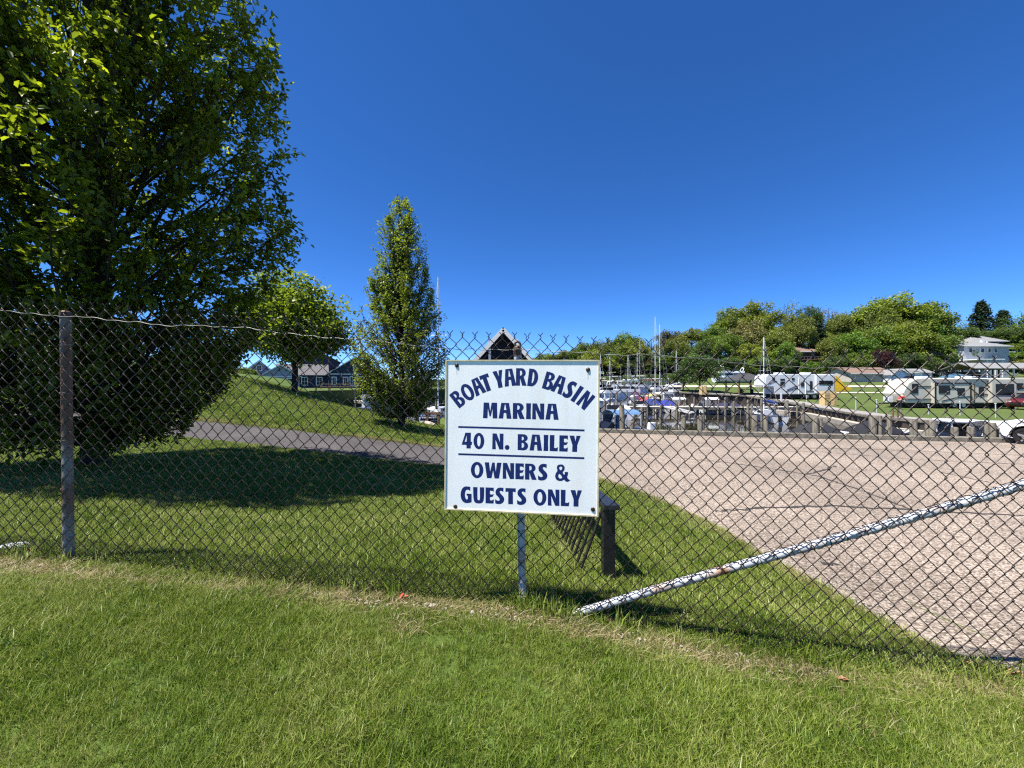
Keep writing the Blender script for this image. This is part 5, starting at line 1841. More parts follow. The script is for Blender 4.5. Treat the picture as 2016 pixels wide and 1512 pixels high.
# ------------------------------------------------------------------ docks
def dock(a, b, w, z, label, nposts=6, gang=False):
    a = Vector((*a, 0)); b = Vector((*b, 0))
    t = thing('dock', label, 'dock', (a.x, a.y, z), math.atan2(b.y - a.y, b.x - a.x))
    L = (b - a).length
    n = int(L / 1.2)
    for k in range(n):
        mb = MB(); mb.box(((k + 0.5) * L / n, 0, -0.03), (L / n - 0.03, w, 0.06))
        mb.build('deck_board', M['deck'], t)
    for s in (-1, 1):
        mb = MB(); mb.box((L / 2, s * (w / 2 - 0.05), -0.19), (L, 0.08, 0.24)); mb.build('stringer', M['wood_grey'], t)
    for k in range(nposts):
        for s in (-1, 1):
            mb = MB(); mb.tube([(L * (k + 0.5) / nposts, s * (w / 2 + 0.13), WZ - z - 0.5), (L * (k + 0.5) / nposts, s * (w / 2 + 0.13), 0.75 if s < 0 and k % 2 else 0.3)], 0.11, 8)
            mb.build('dock_post', M['piling'], t)
    return t


dock((14.0, 47.5), (27.0, 46.3), 1.6, -1.45, 'long grey dock crossing the basin between the boats', 8)
dock((26.2, 44.0), (33.5, 45.2), 1.3, -1.35, 'short grey dock meeting the seawall', 5)
dock((11.5, 63), (25.5, 61.5), 1.6, -1.4, 'middle dock behind the first row of boats', 8)
dock((12.5, 82), (25.5, 80), 1.6, -1.4, 'farthest dock among the crowded boats', 8)
dock((13.0, 52), (17.0, 62), 1.1, -1.5, 'narrow finger dock joining the long and the middle dock', 5)
dock((-20.5, 52), (-11.0, 41), 2.0, -0.9, 'pale dock beyond the mound in front of the blue house', 5)
gw = thing('gangway', 'pale sloping gangway leading down beside the dock', 'gangway', (PX(1312, 45.2), 45.2, -1.45))
mb = MB(); mb.beam((0, 0, 0.02), (1.9, -2.2, -0.55), 0.8, 0.08); mb.build('ramp', M['deck'], gw)
for s in (-0.45, 0.45):
    mb = MB(); mb.beam((s, 0, 0.12), (1.9 + s, -2.2, -0.45), 0.05, 0.12); mb.build('side_rail', M['alu'], gw)
# brown wooden ladder against the seawall
ld = thing('ladder', 'brown wooden ladder fixed to the seawall under the person in red', 'ladder', (PX(1776, 29.5) - 0.5, 29.5, WZ))
for s in (-0.2, 0.2):
    mb = MB(); mb.box((s, 0, 0.75), (0.09, 0.07, 1.9)); mb.build('rail', M['brownwood'], ld)
for k in range(5):
    mb = MB(); mb.box((0, 0.004, 0.15 + k * 0.36), (0.40, 0.05, 0.06)); mb.build('rung', M['brownwood'], ld)
# brown post frame and rocks by the slim tree
fr = thing('boat_lift_frame', 'brown wooden post frame at the waterside left of the sign', 'boat lift', (PX(852, 19.2), 19.2, -1.6))
for dx in (-0.28, 0.30):
    mb = MB(); mb.box((dx, 0, 0.55), (0.11, 0.11, 1.9)); mb.build('post', M['brownwood'], fr)
mb = MB(); mb.box((0, 0, 1.43), (0.95, 0.14, 0.12)); mb.build('crossbeam', M['brownwood'], fr)
mb = MB(); mb.box((0.02, 0.05, 1.0), (0.5, 0.07, 0.09)); mb.build('lower_beam', M['brownwood'], fr)
for k in range(16):
    rx_ = R.uniform(-5.6, -2.9) if k < 12 else R.uniform(-9, -6)
    ry_ = float(land_edge(np.array(rx_ if rx_ < -4.25 else -4.3))) - R.uniform(0.6, 1.9)
    o = crumple('shore_rock', 'pale rock on the shore behind the slim tree', 'rock', 0, 1000, (0.3, 0.24, 0.2), M['stone'], 70 + k, 0.8, 'rocks on the shore')
    zr = gz1(rx_, ry_)
    o.location = (rx_, ry_, zr - 0.1 - 0.9 * smooth01(np.array((ry_ - 17) / 2.6)) if rx_ < -4.2 else zr)


# ------------------------------------------------------------------ boats
def hull_mesh(L, B, H, name, transom=0.85, flare=0.75):
    st = 12
    vs = []
    for k in range(st + 1):
        t = k / st
        bw = B / 2 * (transom + (1 - transom) * min(1, t / 0.35)) * (1 - max(0, (t - 0.45) / 0.55) ** 2.2)
        bw = max(bw, 0.02)
        sh = H * (0.86 + 0.28 * t ** 2)
        kz = -0.28 * H * (1 - max(0, (t - 0.7) / 0.3) ** 2) + (0.30 * H) * max(0, (t - 0.85) / 0.15)
        x_ = (t - 0.5) * L
        ch = bw * flare
        vs += [(x_, -bw, sh), (x_ - 0.03 * L * 0, -ch, 0.12 * H), (x_, 0, kz), (x_, ch, 0.12 * H), (x_, bw, sh)]
    fs = []
    for k in range(st):
        for j in range(4):
            fs.append((k * 5 + j, k * 5 + j + 1, (k + 1) * 5 + j + 1, (k + 1) * 5 + j))
    fs.append((0, 4, 3, 2, 1))
    mb = MB(); mb.add(vs, fs, False)
    dk = MB()
    dv = []
    for k in range(st + 1):
        a_ = vs[k * 5]; b_ = vs[k * 5 + 4]
        dv += [(a_[0], a_[1] * 0.96, a_[2] - 0.03), (b_[0], b_[1] * 0.96, b_[2] - 0.03)]
    dk.add(dv, [(2 * k, 2 * k + 1, 2 * k + 3, 2 * k + 2) for k in range(st)])
    return mb, dk


def wedge(mb, x0, x1, x1t, w, z0, z1, wt=0.88, x0t=None):
    x0t = x0 if x0t is None else x0t
    vs = [(x0, -w / 2, z0), (x1, -w / 2, z0), (x1, w / 2, z0), (x0, w / 2, z0), (x0t, -w / 2 * wt, z1), (x1t, -w / 2 * wt, z1), (x1t, w / 2 * wt, z1), (x0t, w / 2 * wt, z1)]
    mb.add(vs, [(0, 3, 2, 1), (4, 5, 6, 7), (0, 1, 5, 4), (1, 2, 6, 5), (2, 3, 7, 6), (3, 0, 4, 7)])
    return mb


def colored(o, c):
    o.color = (*c, 1)
    return o


def boat(kind, x, y, rz, label, L=7.5, hullc=(0.74, 0.75, 0.76), topc=(0.74, 0.75, 0.76), mast=9.0, group='boats in the marina', mastc=None, z=None):
    nm = {'cruiser': 'cabin_cruiser', 'runabout': 'motorboat', 'sail': 'sailboat', 'covered': 'covered_boat', 'hardtop': 'hardtop_boat'}[kind]
    t = thing(nm, label, 'sailboat' if kind == 'sail' else 'boat', (x, y, WZ if z is None else z), rz, group)
    B = L * 0.34
    H = L * 0.13 + 0.12
    if kind == 'sail': B = L * 0.3; H = L * 0.10 + 0.2
    h, d = hull_mesh(L, B, H, 'hull')
    colored(h.build('hull', M['objpaint'], t), hullc)
    d.build('deck', M['gelcoat'], t)
    mb = MB(); mb.box((-0.08 * L, 0, H * 0.90), (L * 0.74, B * 1.0, 0.05)); colored(mb.build('rub_rail', M['objpaint'], t), (0.05, 0.06, 0.09))
    if kind == 'cruiser':
        c = MB(); wedge(c, -L * 0.22, L * 0.30, L * 0.10, B * 0.78, H * 0.86, H + 0.95)
        c.build('cabin', M['gelcoat'], t)
        w = MB(); wedge(w, -L * 0.19, L * 0.225, L * 0.125, B * 0.79, H + 0.42, H + 0.80, 0.945); w.build('window_band', M['glass'], t)
        f = MB(); wedge(f, -L * 0.26, L * 0.10, L * 0.02, B * 0.74, H + 0.953, H + 1.35, 0.96); f.build('flybridge', M['gelcoat'], t)
        ws = MB(); wedge(ws, L * 0.02, L * 0.095, L * 0.0, B * 0.62, H + 1.353, H + 1.72, 0.9, -L * 0.01); ws.build('windscreen', M['glass'], t)
        hb = R.uniform(2.2, 2.75)
        fancy = R.random() < 0.6
        if fancy:
            top = MB(); top.box((-L * 0.14, 0, H + hb), (L * R.uniform(0.18, 0.28), B * 0.62, 0.09)); colored(top.build('bimini', M['objmatte'], t, 0.03, 1), topc)
        else:
            top = MB(); top.tube([(-L * 0.2, -B * 0.36, H + 1.3), (-L * 0.24, -B * 0.33, H + hb - 0.3), (-L * 0.24, B * 0.33, H + hb - 0.3), (-L * 0.2, B * 0.36, H + 1.3)], 0.07, 6); top.sphere((-L * 0.24, 0, H + hb - 0.15), 0.22, 8, 5, (1, 1, 0.5)); top.build('radar_arch', M['gelcoat'], t)
            mb = MB(); mb.tube([(-L * 0.24, B * 0.2, H + hb - 0.3), (-L * 0.30, B * 0.2, H + hb + 1.8)], 0.02, 4); mb.build('antenna', M['gelcoat'], t)
        for sx_ in (-L * 0.24, -L * 0.05) if fancy else ():
            for s in (-1, 1):
                mb = MB(); mb.tube([(sx_, s * B * 0.29, H + 1.3), (sx_, s * B * 0.29, H + hb)], 0.025, 5); mb.build('bimini_pole', M['alu'], t)
        rl = MB()
        for s in (-1, 1):
            rl.tube([(L * 0.08, s * B * 0.45, H + 0.55), (L * 0.3, s * B * 0.36, H + 0.62), (L * 0.48, s * 0.06, H + 0.72)], 0.018, 4)
            for q in (0.1, 0.2, 0.3, 0.4):
                rl.tube([(L * q, s * B * (0.45 - 0.32 * max(0, q - 0.1)), H), (L * q, s * B * (0.45 - 0.32 * max(0, q - 0.1)), H + 0.6)], 0.014, 4)
        rl.build('bow_rail', M['alu'], t)
    elif kind in ('runabout', 'hardtop'):
        ws = MB(); wedge(ws, L * 0.02, L * 0.16, L * 0.06, B * 0.78, H * 0.9, H + 0.45, 0.9, L * 0.03); ws.build('windscreen', M['glass'], t)
        if kind == 'hardtop':
            c = MB(); wedge(c, -L * 0.12, L * 0.08, L * 0.04, B * 0.72, H * 0.9, H + 1.02, 0.92); c.build('wheelhouse_glass', M['glass'], t)
            tp = MB(); tp.box((-L * 0.08, 0, H + 1.08), (L * 0.36, B * 0.86, 0.14)); tp.build('hardtop', M['gelcoat'], t, 0.05)
            for sx_ in (-L * 0.2, L * 0.06):
                for s in (-1, 1):
                    mb = MB(); mb.tube([(sx_, s * B * 0.37, H * 0.85), (sx_, s * B * 0.37, H + 1.05)], 0.04, 5); mb.build('roof_post', M['gelcoat'], t)
        else:
            tp = MB(); n = 7
            for k in range(n):
                a0 = math.pi * (0.08 + 0.84 * k / n); a1 = math.pi * (0.08 + 0.84 * (k + 1) / n)
                tp.add([(-L * 0.30, -math.cos(a0) * B * 0.42, H + 0.85 + math.sin(a0) * 0.35), (L * 0.04, -math.cos(a0) * B * 0.42, H + 0.85 + math.sin(a0) * 0.35), (L * 0.04, -math.cos(a1) * B * 0.42, H + 0.85 + math.sin(a1) * 0.35), (-L * 0.30, -math.cos(a1) * B * 0.42, H + 0.85 + math.sin(a1) * 0.35)], [(0, 1, 2, 3)])
            colored(tp.build('canopy', M['objmatte'], t), topc)
            sd = MB()
            for s in (-1, 1):
                sd.add([(-L * 0.05, s * B * 0.41, H * 0.9), (L * 0.04, s * B * 0.41, H * 0.9), (L * 0.04, s * B * 0.41, H + 0.93), (-L * 0.12, s * B * 0.41, H + 0.93)], [(0, 1, 2, 3)])
            colored(sd.build('side_curtain', M['objmatte'], t), tuple(c * 0.5 for c in topc))
            for sx_ in (-L * 0.29, L * 0.03):
                for s in (-1, 1):
                    mb = MB(); mb.tube([(sx_, s * B * 0.41, H * 0.85), (sx_, s * B * 0.41, H + 0.95)], 0.022, 5); mb.build('canopy_pole', M['alu'], t)
        m = MB(); m.box((-L * 0.53, 0, H + 0.02), (0.55, 0.36, 0.62), None, 0.8); o = m.build('outboard_motor', M['gelcoat'] if kind == 'runabout' else M['motor'], t, 0.06)
        m = MB(); m.box((-L * 0.53, 0, -0.1), (0.22, 0.16, 0.7)); m.build('motor_leg', M['motor'], o)
        se = MB()
        for s in (-1, 1):
            se.box((-L * 0.05, s * B * 0.2, H + 0.12), (0.45, 0.45, 0.5))
        se.build('seat', M['gelcoat'], t, 0.05)
    elif kind == 'covered':
        c = MB(); n = 8
        prof = []
        for k in range(n + 1):
            t_ = k / n
            xk = -L * 0.48 + L * 0.94 * t_
            wk = B * 0.5 * (1 - max(0, (t_ - 0.5) / 0.5) ** 2.2)
            hk = H * 0.95 + 0.75 * math.sin(math.pi * min(1, t_ * 1.15 + 0.12)) ** 0.8
            prof += [(xk, -wk, H * 0.9), (xk, -wk * 0.5, H * 0.9 + (hk - H * 0.9) * 0.75), (xk, 0, hk), (xk, wk * 0.5, H * 0.9 + (hk - H * 0.9) * 0.75), (xk, wk, H * 0.9)]
        fs = [(k * 5 + j, k * 5 + j + 1, k * 5 + j + 6, k * 5 + j + 5) for k in range(n) for j in range(4)] + [(0, 1, 2, 3, 4)]
        c.add(prof, fs, True)
        colored(c.build('cover', M['objmatte'], t), topc)
    elif kind == 'sail':
        c = MB(); wedge(c, -L * 0.12, L * 0.24, L * 0.16, B * 0.6, H * 0.9, H + 0.42); c.build('cabin', M['gelcoat'], t)
        w = MB(); wedge(w, -L * 0.09, L * 0.15, L * 0.12, B * 0.612, H + 0.12, H + 0.30, 0.955); w.build('portlight', M['glass'], t)
        mb = MB(); mb.tube([(L * 0.08, 0, H), (L * 0.08, 0, mast)], [0.06, 0.045], 8)
        ms = colored(mb.build('mast', M['objpaint'], t), mastc or (0.66, 0.67, 0.68))
        mb = MB(); mb.tube([(L * 0.07, 0, H + 1.15), (-L * 0.36, 0, H + 1.05)], 0.06, 6); bo = mb.build('boom', M['alu'], t)
        mb = MB(); mb.tube([(L * 0.05, 0, H + 1.27), (-L * 0.15, 0, H + 1.27), (-L * 0.34, 0, H + 1.13)], [0.15, 0.14, 0.09], 7); colored(mb.build('sail_cover', M['objmatte'], bo), topc)
        for e in ((L * 0.5, 0, H * 1.1), (-L * 0.48, 0, H * 0.9), (L * 0.06, B * 0.46, H), (L * 0.06, -B * 0.46, H)):
            mb = MB(); mb.tube([(L * 0.08, 0, mast - 0.1), e], 0.007, 4); mb.build('stay', M['alu'], t)
        mb = MB(); mb.tube([(L * 0.08, -B * 0.3, mast * 0.6), (L * 0.08, B * 0.3, mast * 0.6)], 0.022, 4); mb.build('spreader', M['alu'], ms)
        mb = MB()
        for s in (-1, 1):
            mb.tube([(L * 0.45, s * 0.15, H * 1.1 + 0.5), (0, s * B * 0.46, H + 0.5), (-L * 0.47, s * B * 0.4, H + 0.45)], 0.014, 4)
            for q in (-0.45, -0.25, 0, 0.2):
                mb.tube([(L * q, s * B * 0.45, H * 0.9), (L * q, s * B * 0.45, H + 0.5)], 0.012, 4)
        mb.build('lifeline', M['alu'], t)
        m = MB(); m.box((-L * 0.535, 0.15, H * 0.7), (0.32, 0.26, 0.5), None, 0.8); m.build('outboard_motor', M['motor'], t, 0.04)
    return t


BLUE = (0.02, 0.035, 0.14); LBLUE = (0.09, 0.17, 0.30); WHT = (0.66, 0.67, 0.67); RED = (0.42, 0.05, 0.06); TEAL = (0.22, 0.36, 0.38); YEL = (0.65, 0.45, 0.08); GRY = (0.35, 0.36, 0.38); TANC = (0.5, 0.42, 0.3)
r_ = math.radians
boat('runabout', PX(1203, 24.5), 24.5, r_(195), 'motorboat with a blue canopy moored right beside the sign edge', 5.6, WHT, LBLUE)
boat('sail', PX(1508, 38), 38, r_(80), 'small white sailboat with black motor and slanted forestay in open water', 5.6, WHT, BLUE, 8.4)
boat('hardtop', PX(1872, 20.2), 20.2, r_(160), 'white hardtop boat moored low behind the thick pilings near the car', 4.4)
boat('runabout', PX(1965, 18.2), 18.6, r_(175), 'white open motorboat half hidden by the bulkhead beside the white car', 4.6, WHT, (0.6, 0.6, 0.62))
boat('covered', PX(1651, 23), 24.0, r_(10), 'small grey boat with a dark cover beside the seawall piling', 4.2, GRY, (0.03, 0.03, 0.035))
boat('covered', PX(1760, 23.5), 24.2, r_(8), 'low dark covered boat behind the bulkhead under the ladder', 4.6, (0.06, 0.06, 0.07), (0.02, 0.02, 0.025))
boat('covered', PX(1280, 55), 56, r_(100), 'boat under a dark blue cover on the long dock, left one', 6.0, WHT, BLUE)
boat('covered', PX(1322, 50), 52, r_(80), 'boat under a bright navy cover on the long dock, right one', 6.4, WHT, (0.025, 0.035, 0.2))
boat('runabout', PX(1362, 45), 50.5, r_(175), 'white motorboat moored behind the dock below the round tree', 5.0, WHT, WHT)
boat('runabout', PX(1430, 45), 50, r_(172), 'white motorboat behind the dock below the gazebo', 5.0, WHT, (0.6, 0.6, 0.6))
boat('covered', PX(1462, 43), 47.5, r_(170), 'dark covered boat at the seawall left of the sailboat', 5, WHT, (0.03, 0.03, 0.06))
mg = [('cruiser', 1196, 58, 95, 'white cruiser with pale canopy nearest the sign', 8.5, WHT, TANC), ('cruiser', 1222, 62, 88, 'white cabin cruiser with cream top near the masts', 8.0, WHT, (0.6, 0.56, 0.48)),
      ('cruiser', 1240, 66, 92, 'white cruiser with a teal canopy amid the crowded boats', 8.0, WHT, TEAL), ('covered', 1266, 64, 85, 'boat under a red cover amid the crowded white boats', 6.5, WHT, RED),
      ('runabout', 1256, 54, 270, 'white motorboat with a grey canopy on the middle dock', 6, WHT, GRY), ('runabout', 1290, 58, 268, 'white motorboat with yellow canopy near the tall mast', 6, WHT, YEL),
      ('cruiser', 1308, 66, 94, 'white cruiser with navy top right of the tall mast', 8.0, WHT, BLUE), ('cruiser', 1328, 70, 90, 'white cruiser with a dark green top at the end of the dock', 8.5, WHT, (0.02, 0.08, 0.06)),
      ('cruiser', 1188, 80, 90, 'far white cruiser at the left of the crowded boats', 9.0, WHT, WHT), ('cruiser', 1208, 84, 86, 'far white cruiser with grey-white canopy', 9.0, WHT, (0.55, 0.55, 0.55)), ('cruiser', 1230, 86, 92, 'far white cruiser with tan canopy', 9.0, WHT, TANC), ('cruiser', 1252, 84, 90, 'far white cruiser behind the red cover', 9.0, WHT, WHT), ('cruiser', 1272, 88, 88, 'far white cruiser with navy canopy', 9.0, WHT, BLUE), ('cruiser', 1288, 86, 93, 'far cruiser with grey canopy behind the tall mast', 9.0, WHT, GRY),
      ('runabout', 1208, 44, 262, 'white motorboat with grey canopy at the left finger dock', 5.6, WHT, GRY), ('covered', 1228, 42, 80, 'boat with pale grey rounded cover on the near dock', 5.2, WHT, (0.4, 0.4, 0.38)), ('covered', 1184, 36, 85, 'dark covered boat behind the blue canopy', 5.0, (0.3, 0.3, 0.32), (0.05, 0.06, 0.08))]
mg += [('cruiser', 1180 + 15.5 * k, 70 + (k * 37 % 34), 80 + (k * 53 % 30), 'white cruiser with %s canopy in the crowded rows, %s from the sign' % (w_, ORD[k]), 8.5, WHT, c_) for k, (w_, c_) in enumerate((('white', WHT), ('grey', GRY), ('tan', TANC), ('white', WHT), ('cream', (0.6, 0.56, 0.48)), ('white', WHT), ('red', RED), ('white', WHT), ('navy', BLUE), ('white', WHT), ('tan', TANC)))]
for k_, px, Y, a, lb, L_, hc, tcq in mg:
    b_ = boat(k_, PX(px, Y), Y, r_(a), lb, L_, hc, tcq)
    if k_ == 'cruiser':
        q_ = R.uniform(0.8, 1.15)
        b_.scale = (q_, q_, q_ * (1.0 + max(0, (Y - 55)) * 0.008))
sl_ = [(1184, 76, 697, 'thin mast hugging the sign edge'), (1202, 78, 702, 'short mast second from the sign'), (1238, 74, 698, 'short mast third from the sign'), (1257, 90, 693, 'thin far mast left of the red-tinged mast'), (1262, 70, 670, 'white mast tinged red, left of the tallest'), (1292, 60, 622, 'the tallest mast'), (1302, 68, 638, 'leaning-stay mast right of the tallest'), (1333, 76, 690, 'short mast right of the crowded boats')]
for px, Y, top, lb in sl_:
    zt = EYE + (756 - top) / FPX * Y - WZ
    boat('sail', PX(px, Y), Y, r_(R.uniform(80, 100)), 'sailboat with ' + lb, 8.0, WHT, BLUE if px % 4 else WHT, zt, 'sailboats in the marina', (0.5, 0.28, 0.24) if px == 1262 else None)
boat('sail', PX(858.5, 36), 36, r_(85), 'sailboat with a white mast rising behind the slim tree left of the sign', 9.0, WHT, BLUE, EYE + (756 - 541) / FPX * 36 - WZ, 'sailboats in the marina')
boat('runabout', PX(845, 27), 27, r_(95), 'white motorboat behind the slim tree left of the sign', 5.4, WHT, WHT)
boat('cruiser', PX(742, 46), 46, r_(80), 'white cruiser hidden behind the slim tree by the pale dock', 7.5, WHT, WHT)


# ------------------------------------------------------------------ buildings
def window(mb_parent, c, w, h, nrm=(0, -1, 0), frame=0.1, cross=True, fm='trim'):
    """window in a wall facing -y (local); returns frame part with pane"""
    x_, y_, z_ = c
    f = MB()
    for (cx, cz, sx, sz) in ((0, h / 2 + frame / 2, w + 2 * frame, frame), (0, -h / 2 - frame / 2, w + 2 * frame, frame), (-w / 2 - frame / 2, 0, frame, h), (w / 2 + frame / 2, 0, frame, h)):
        f.box((x_ + cx, y_ - 0.03, z_ + cz), (sx, 0.08, sz))
    if cross:
        f.box((x_, y_ - 0.03, z_), (0.05, 0.06, h)); f.box((x_, y_ - 0.034, z_), (w, 0.05, 0.05))
    o = f.build('window', M[fm], mb_parent)
    p = MB(); p.box((x_, y_ - 0.01, z_), (w, 0.03, h)); p.build('pane', M['glass'], o)
    return o


def gable_house(name, label, loc, rz, W, D, eave, ridge, wm, rm, over=0.4, cat='house', ridge_along='y', trim='trim'):
    """gable end faces local -y when ridge_along == 'y'; origin at the middle of the front wall base"""
    t = thing(name, label, cat, loc, rz)
    w = MB()
    if ridge_along == 'y':
        prof = [(-W / 2, -1.2), (W / 2, -1.2), (W / 2, eave), (0, ridge), (-W / 2, eave)]
        w.prism(prof, (1, 0, 0), (0, 0, 1), (0, D, 0))
    else:
        prof = [(0, -1.2), (D, -1.2), (D, eave), (D / 2, ridge), (0, eave)]
        w.prism(prof, (0, 1, 0), (0, 0, 1), (W, 0, 0), (-W / 2, 0, 0))
    w.build('wall', M[wm], t)
    r = MB()
    th = 0.16
    if ridge_along == 'y':
        sl = (ridge - eave) / (W / 2)
        for s in (-1, 1):
            prof = [(0, ridge + 0.04), (s * (W / 2 + over), eave - sl * over + 0.04), (s * (W / 2 + over), eave - sl * over + 0.04 + th), (0, ridge + 0.04 + th)]
            r.prism(prof, (1, 0, 0), (0, 0, 1), (0, D + 2 * over, 0), (0, -over, 0))
    else:
        sl = (ridge - eave) / (D / 2)
        for s in (-1, 1):
            prof = [(D / 2, ridge + 0.04), (D / 2 + s * (D / 2 + over), eave - sl * over + 0.04), (D / 2 + s * (D / 2 + over), eave - sl * over + 0.04 + th), (D / 2, ridge + 0.04 + th)]
            r.prism(prof, (0, 1, 0), (0, 0, 1), (W + 2 * over, 0, 0), (-W / 2 - over, 0, 0))
    ro = r.build('roof', M[rm], t)
    if trim and ridge_along == 'y':
        for s in (-1, 1):
            f = MB(); f.beam((0, -over - 0.03, ridge + 0.08), (s * (W / 2 + over), -over - 0.03, eave - sl * over + 0.08), 0.05, 0.18)
            f.build('barge_board', M[trim], ro)
    elif trim:
        f = MB(); f.box((0, -over - 0.03, eave - sl * over + 0.08), (W + 2 * over, 0.05, 0.2)); f.build('fascia', M[trim], ro)
    return t


# A-frame gable behind the sign
gx0 = PX(991, 18)
az = EYE + (756 - 641) / FPX * 17.6
bw = 4.5
g = gable_house('boathouse', 'dark navy gabled boathouse with white edged roof peaking above the sign', (gx0, 18.0, -0.86), 0, bw, 3.6, az + 0.86 - bw / 2 * 1.1 - 0.25, az + 0.86 - 0.25, 'boards', 'shingle_dark', 0.35, 'building')
H_ = az + 0.86 - 0.25
for k in range(19):
    xx = -bw / 2 + 0.15 + k * (bw - 0.3) / 18
    zt = H_ - abs(xx) * 1.1 - 0.06
    mb = MB(); mb.box((xx, -0.02, (zt - 0.1) / 2), (0.05, 0.05, zt - 0.1)); mb.build('batten', M['boards'], g)
for s in (-1, 1):
    mb = MB(); mb.beam((s * 0.35, -0.28, H_ - 1.55), (s * 1.9, -0.28, H_ - 2.3), 0.10, 0.12); mb.build('brace', M['bluegrey'], g)
mb = MB(); mb.box((0, -0.30, H_ - 1.5), (2.6, 0.14, 0.16)); mb.build('collar_beam', M['boards'], g)
for s in (-0.62, 0.62):
    mb = MB(); mb.box((s, -0.33, H_ - 1.15), (0.11, 0.1, 1.6)); mb.build('king_post', M['trim'] if s > 0 else M['bluegrey'], g)
window(g, (-1.2, -0.05, 1.3), 0.9, 1.1); window(g, (1.3, -0.05, 1.3), 0.9, 1.1)
mb = MB(); mb.box((0.05, -0.04, 1.0), (0.95, 0.08, 2.05)); dr = mb.build('door', M['trim'], g)
mb = MB(); mb.sphere((0.4, -0.11, 1.0), 0.04); mb.build('door_knob', M['alu'], dr)

# blue house on the left bank: gabled main block, long wing, pale gabled end
Yh = 80
hx = PX(706, Yh)
bh_ = gable_house('blue_house', 'dark blue house with white trim and pink-grey roof beyond the mound', (hx, Yh - 1.5, 0.55), r_(28), 10.0, 13, 2.9, 6.2, 'navy', 'shingle', 0.5)
window(bh_, (0.1, -0.02, 4.1), 1.0, 1.1)
window(bh_, (3.0, -0.02, 4.0), 0.8, 0.9)
for xx, ww, hh_ in ((-4.0, 0.6, 1.4), (-1.9, 0.7, 1.4), (-0.6, 0.8, 1.6), (0.55, 1.1, 1.7), (3.9, 0.7, 1.4)):
    window(bh_, (xx, -0.02, 1.35), ww, hh_, frame=0.16)
mb = MB(); mb.box((2.3, -0.04, 1.15), (1.0, 0.08, 2.2)); dd = mb.build('door', M['navy'], bh_)
for xx in (1.72, 2.88):
    mb = MB(); mb.box((xx, -0.05, 1.2), (0.14, 0.1, 2.4)); mb.build('door_trim', M['trim'], dd)
mb = MB(); mb.box((0, -0.03, 2.75), (10.0, 0.07, 0.18)); mb.build('trim_band', M['trim'], bh_)
w2 = MB(); w2.prism([(0, -1.2), (6, -1.2), (6, 2.6), (3, 4.6), (0, 2.6)], (0, 1, 0), (0, 0, 1), (-9.0, 0, 0), (-5.0, 2.5, 0)); w2.build('wing_wall', M['navy'], bh_)
w2 = MB()
for s in (-1, 1):
    w2.prism([(3, 4.66), (3 + s * 3.4, 2.4), (3 + s * 3.4, 2.55), (3, 4.82)], (0, 1, 0), (0, 0, 1), (-9.4, 0, 0), (-4.8, 2.5, 0))
w2.build('wing_roof', M['shingle'], bh_)
for xx in (-6.6, -9.2, -11.8):
    window(bh_, (xx, 2.47, 1.3), 0.9, 1.4, frame=0.15)
# taller dark dormer block behind
mb = MB(); mb.prism([(-4, 0), (4, 0), (4, 5.5), (0, 7.6), (-4, 5.5)], (1, 0, 0), (0, 0, 1), (0, 6, 0), (-6.5, 9, 0)); mb.build('rear_block', M['navy'], bh_)
mb = MB()
for s in (-1, 1):
    mb.prism([(0, 7.66), (s * 4.4, 5.36), (s * 4.4, 5.52), (0, 7.82)], (1, 0, 0), (0, 0, 1), (0, 6.8, 0), (-6.5, 8.6, 0))
mb.build('rear_roof', M['shingle_dark'], bh_)
gh = gable_house('pale_gabled_house', 'pale blue-grey house with two white edged gables left of the dark blue one', (PX(552, 74), 74, 0.5), r_(30), 6.5, 8, 2.3, 4.4, 'bluegrey', 'shingle', 0.5)
window(gh, (-1.4, -0.02, 1.2), 0.8, 1.2, frame=0.18); window(gh, (1.6, -0.02, 1.2), 0.8, 1.2, frame=0.18)
mb = MB(); mb.box((0, -0.03, 2.25), (6.5, 0.07, 0.2)); mb.build('trim_band', M['trim'], gh)
mb = MB(); mb.prism([(-2, 0), (2, 0), (2, 3.4), (0, 5.2), (-2, 3.4)], (1, 0, 0), (0, 0, 1), (0, 5, 0), (-3.6, 3, 0)); mb.build('side_gable_wall', M['bluegrey'], gh)
mb = MB()
for s in (-1, 1):
    mb.prism([(0, 5.25), (s * 2.4, 3.15), (s * 2.4, 3.32), (0, 5.42)], (1, 0, 0), (0, 0, 1), (0, 5.6, 0), (-3.6, 2.6, 0))
mb.build('side_gable_roof', M['shingle'], gh)
for s in (-1, 1):
    mb = MB(); mb.beam((-3.6, 2.55, 5.3), (-3.6 + s * 2.4, 2.55, 3.2), 0.06, 0.24); mb.build('side_barge_board', M['trim'], gh)
window(gh, (-3.6, 2.98, 3.9), 0.7, 0.8, frame=0.16)
# wooden railing on the bank
rl = thing('bank_railing', 'brown wooden railing along the bank below the blue house', 'railing', (PX(632, 60), 60, 0.45))
for k in range(7):
    mb = MB(); mb.box((k * 1.5, 0, 0.4), (0.1, 0.1, 1.0)); mb.build('post', M['brownwood'], rl)
for z_ in (0.45, 0.85):
    mb = MB(); mb.box((4.5, -0.06, z_), (9.2, 0.05, 0.1)); mb.build('rail', M['brownwood'], rl)
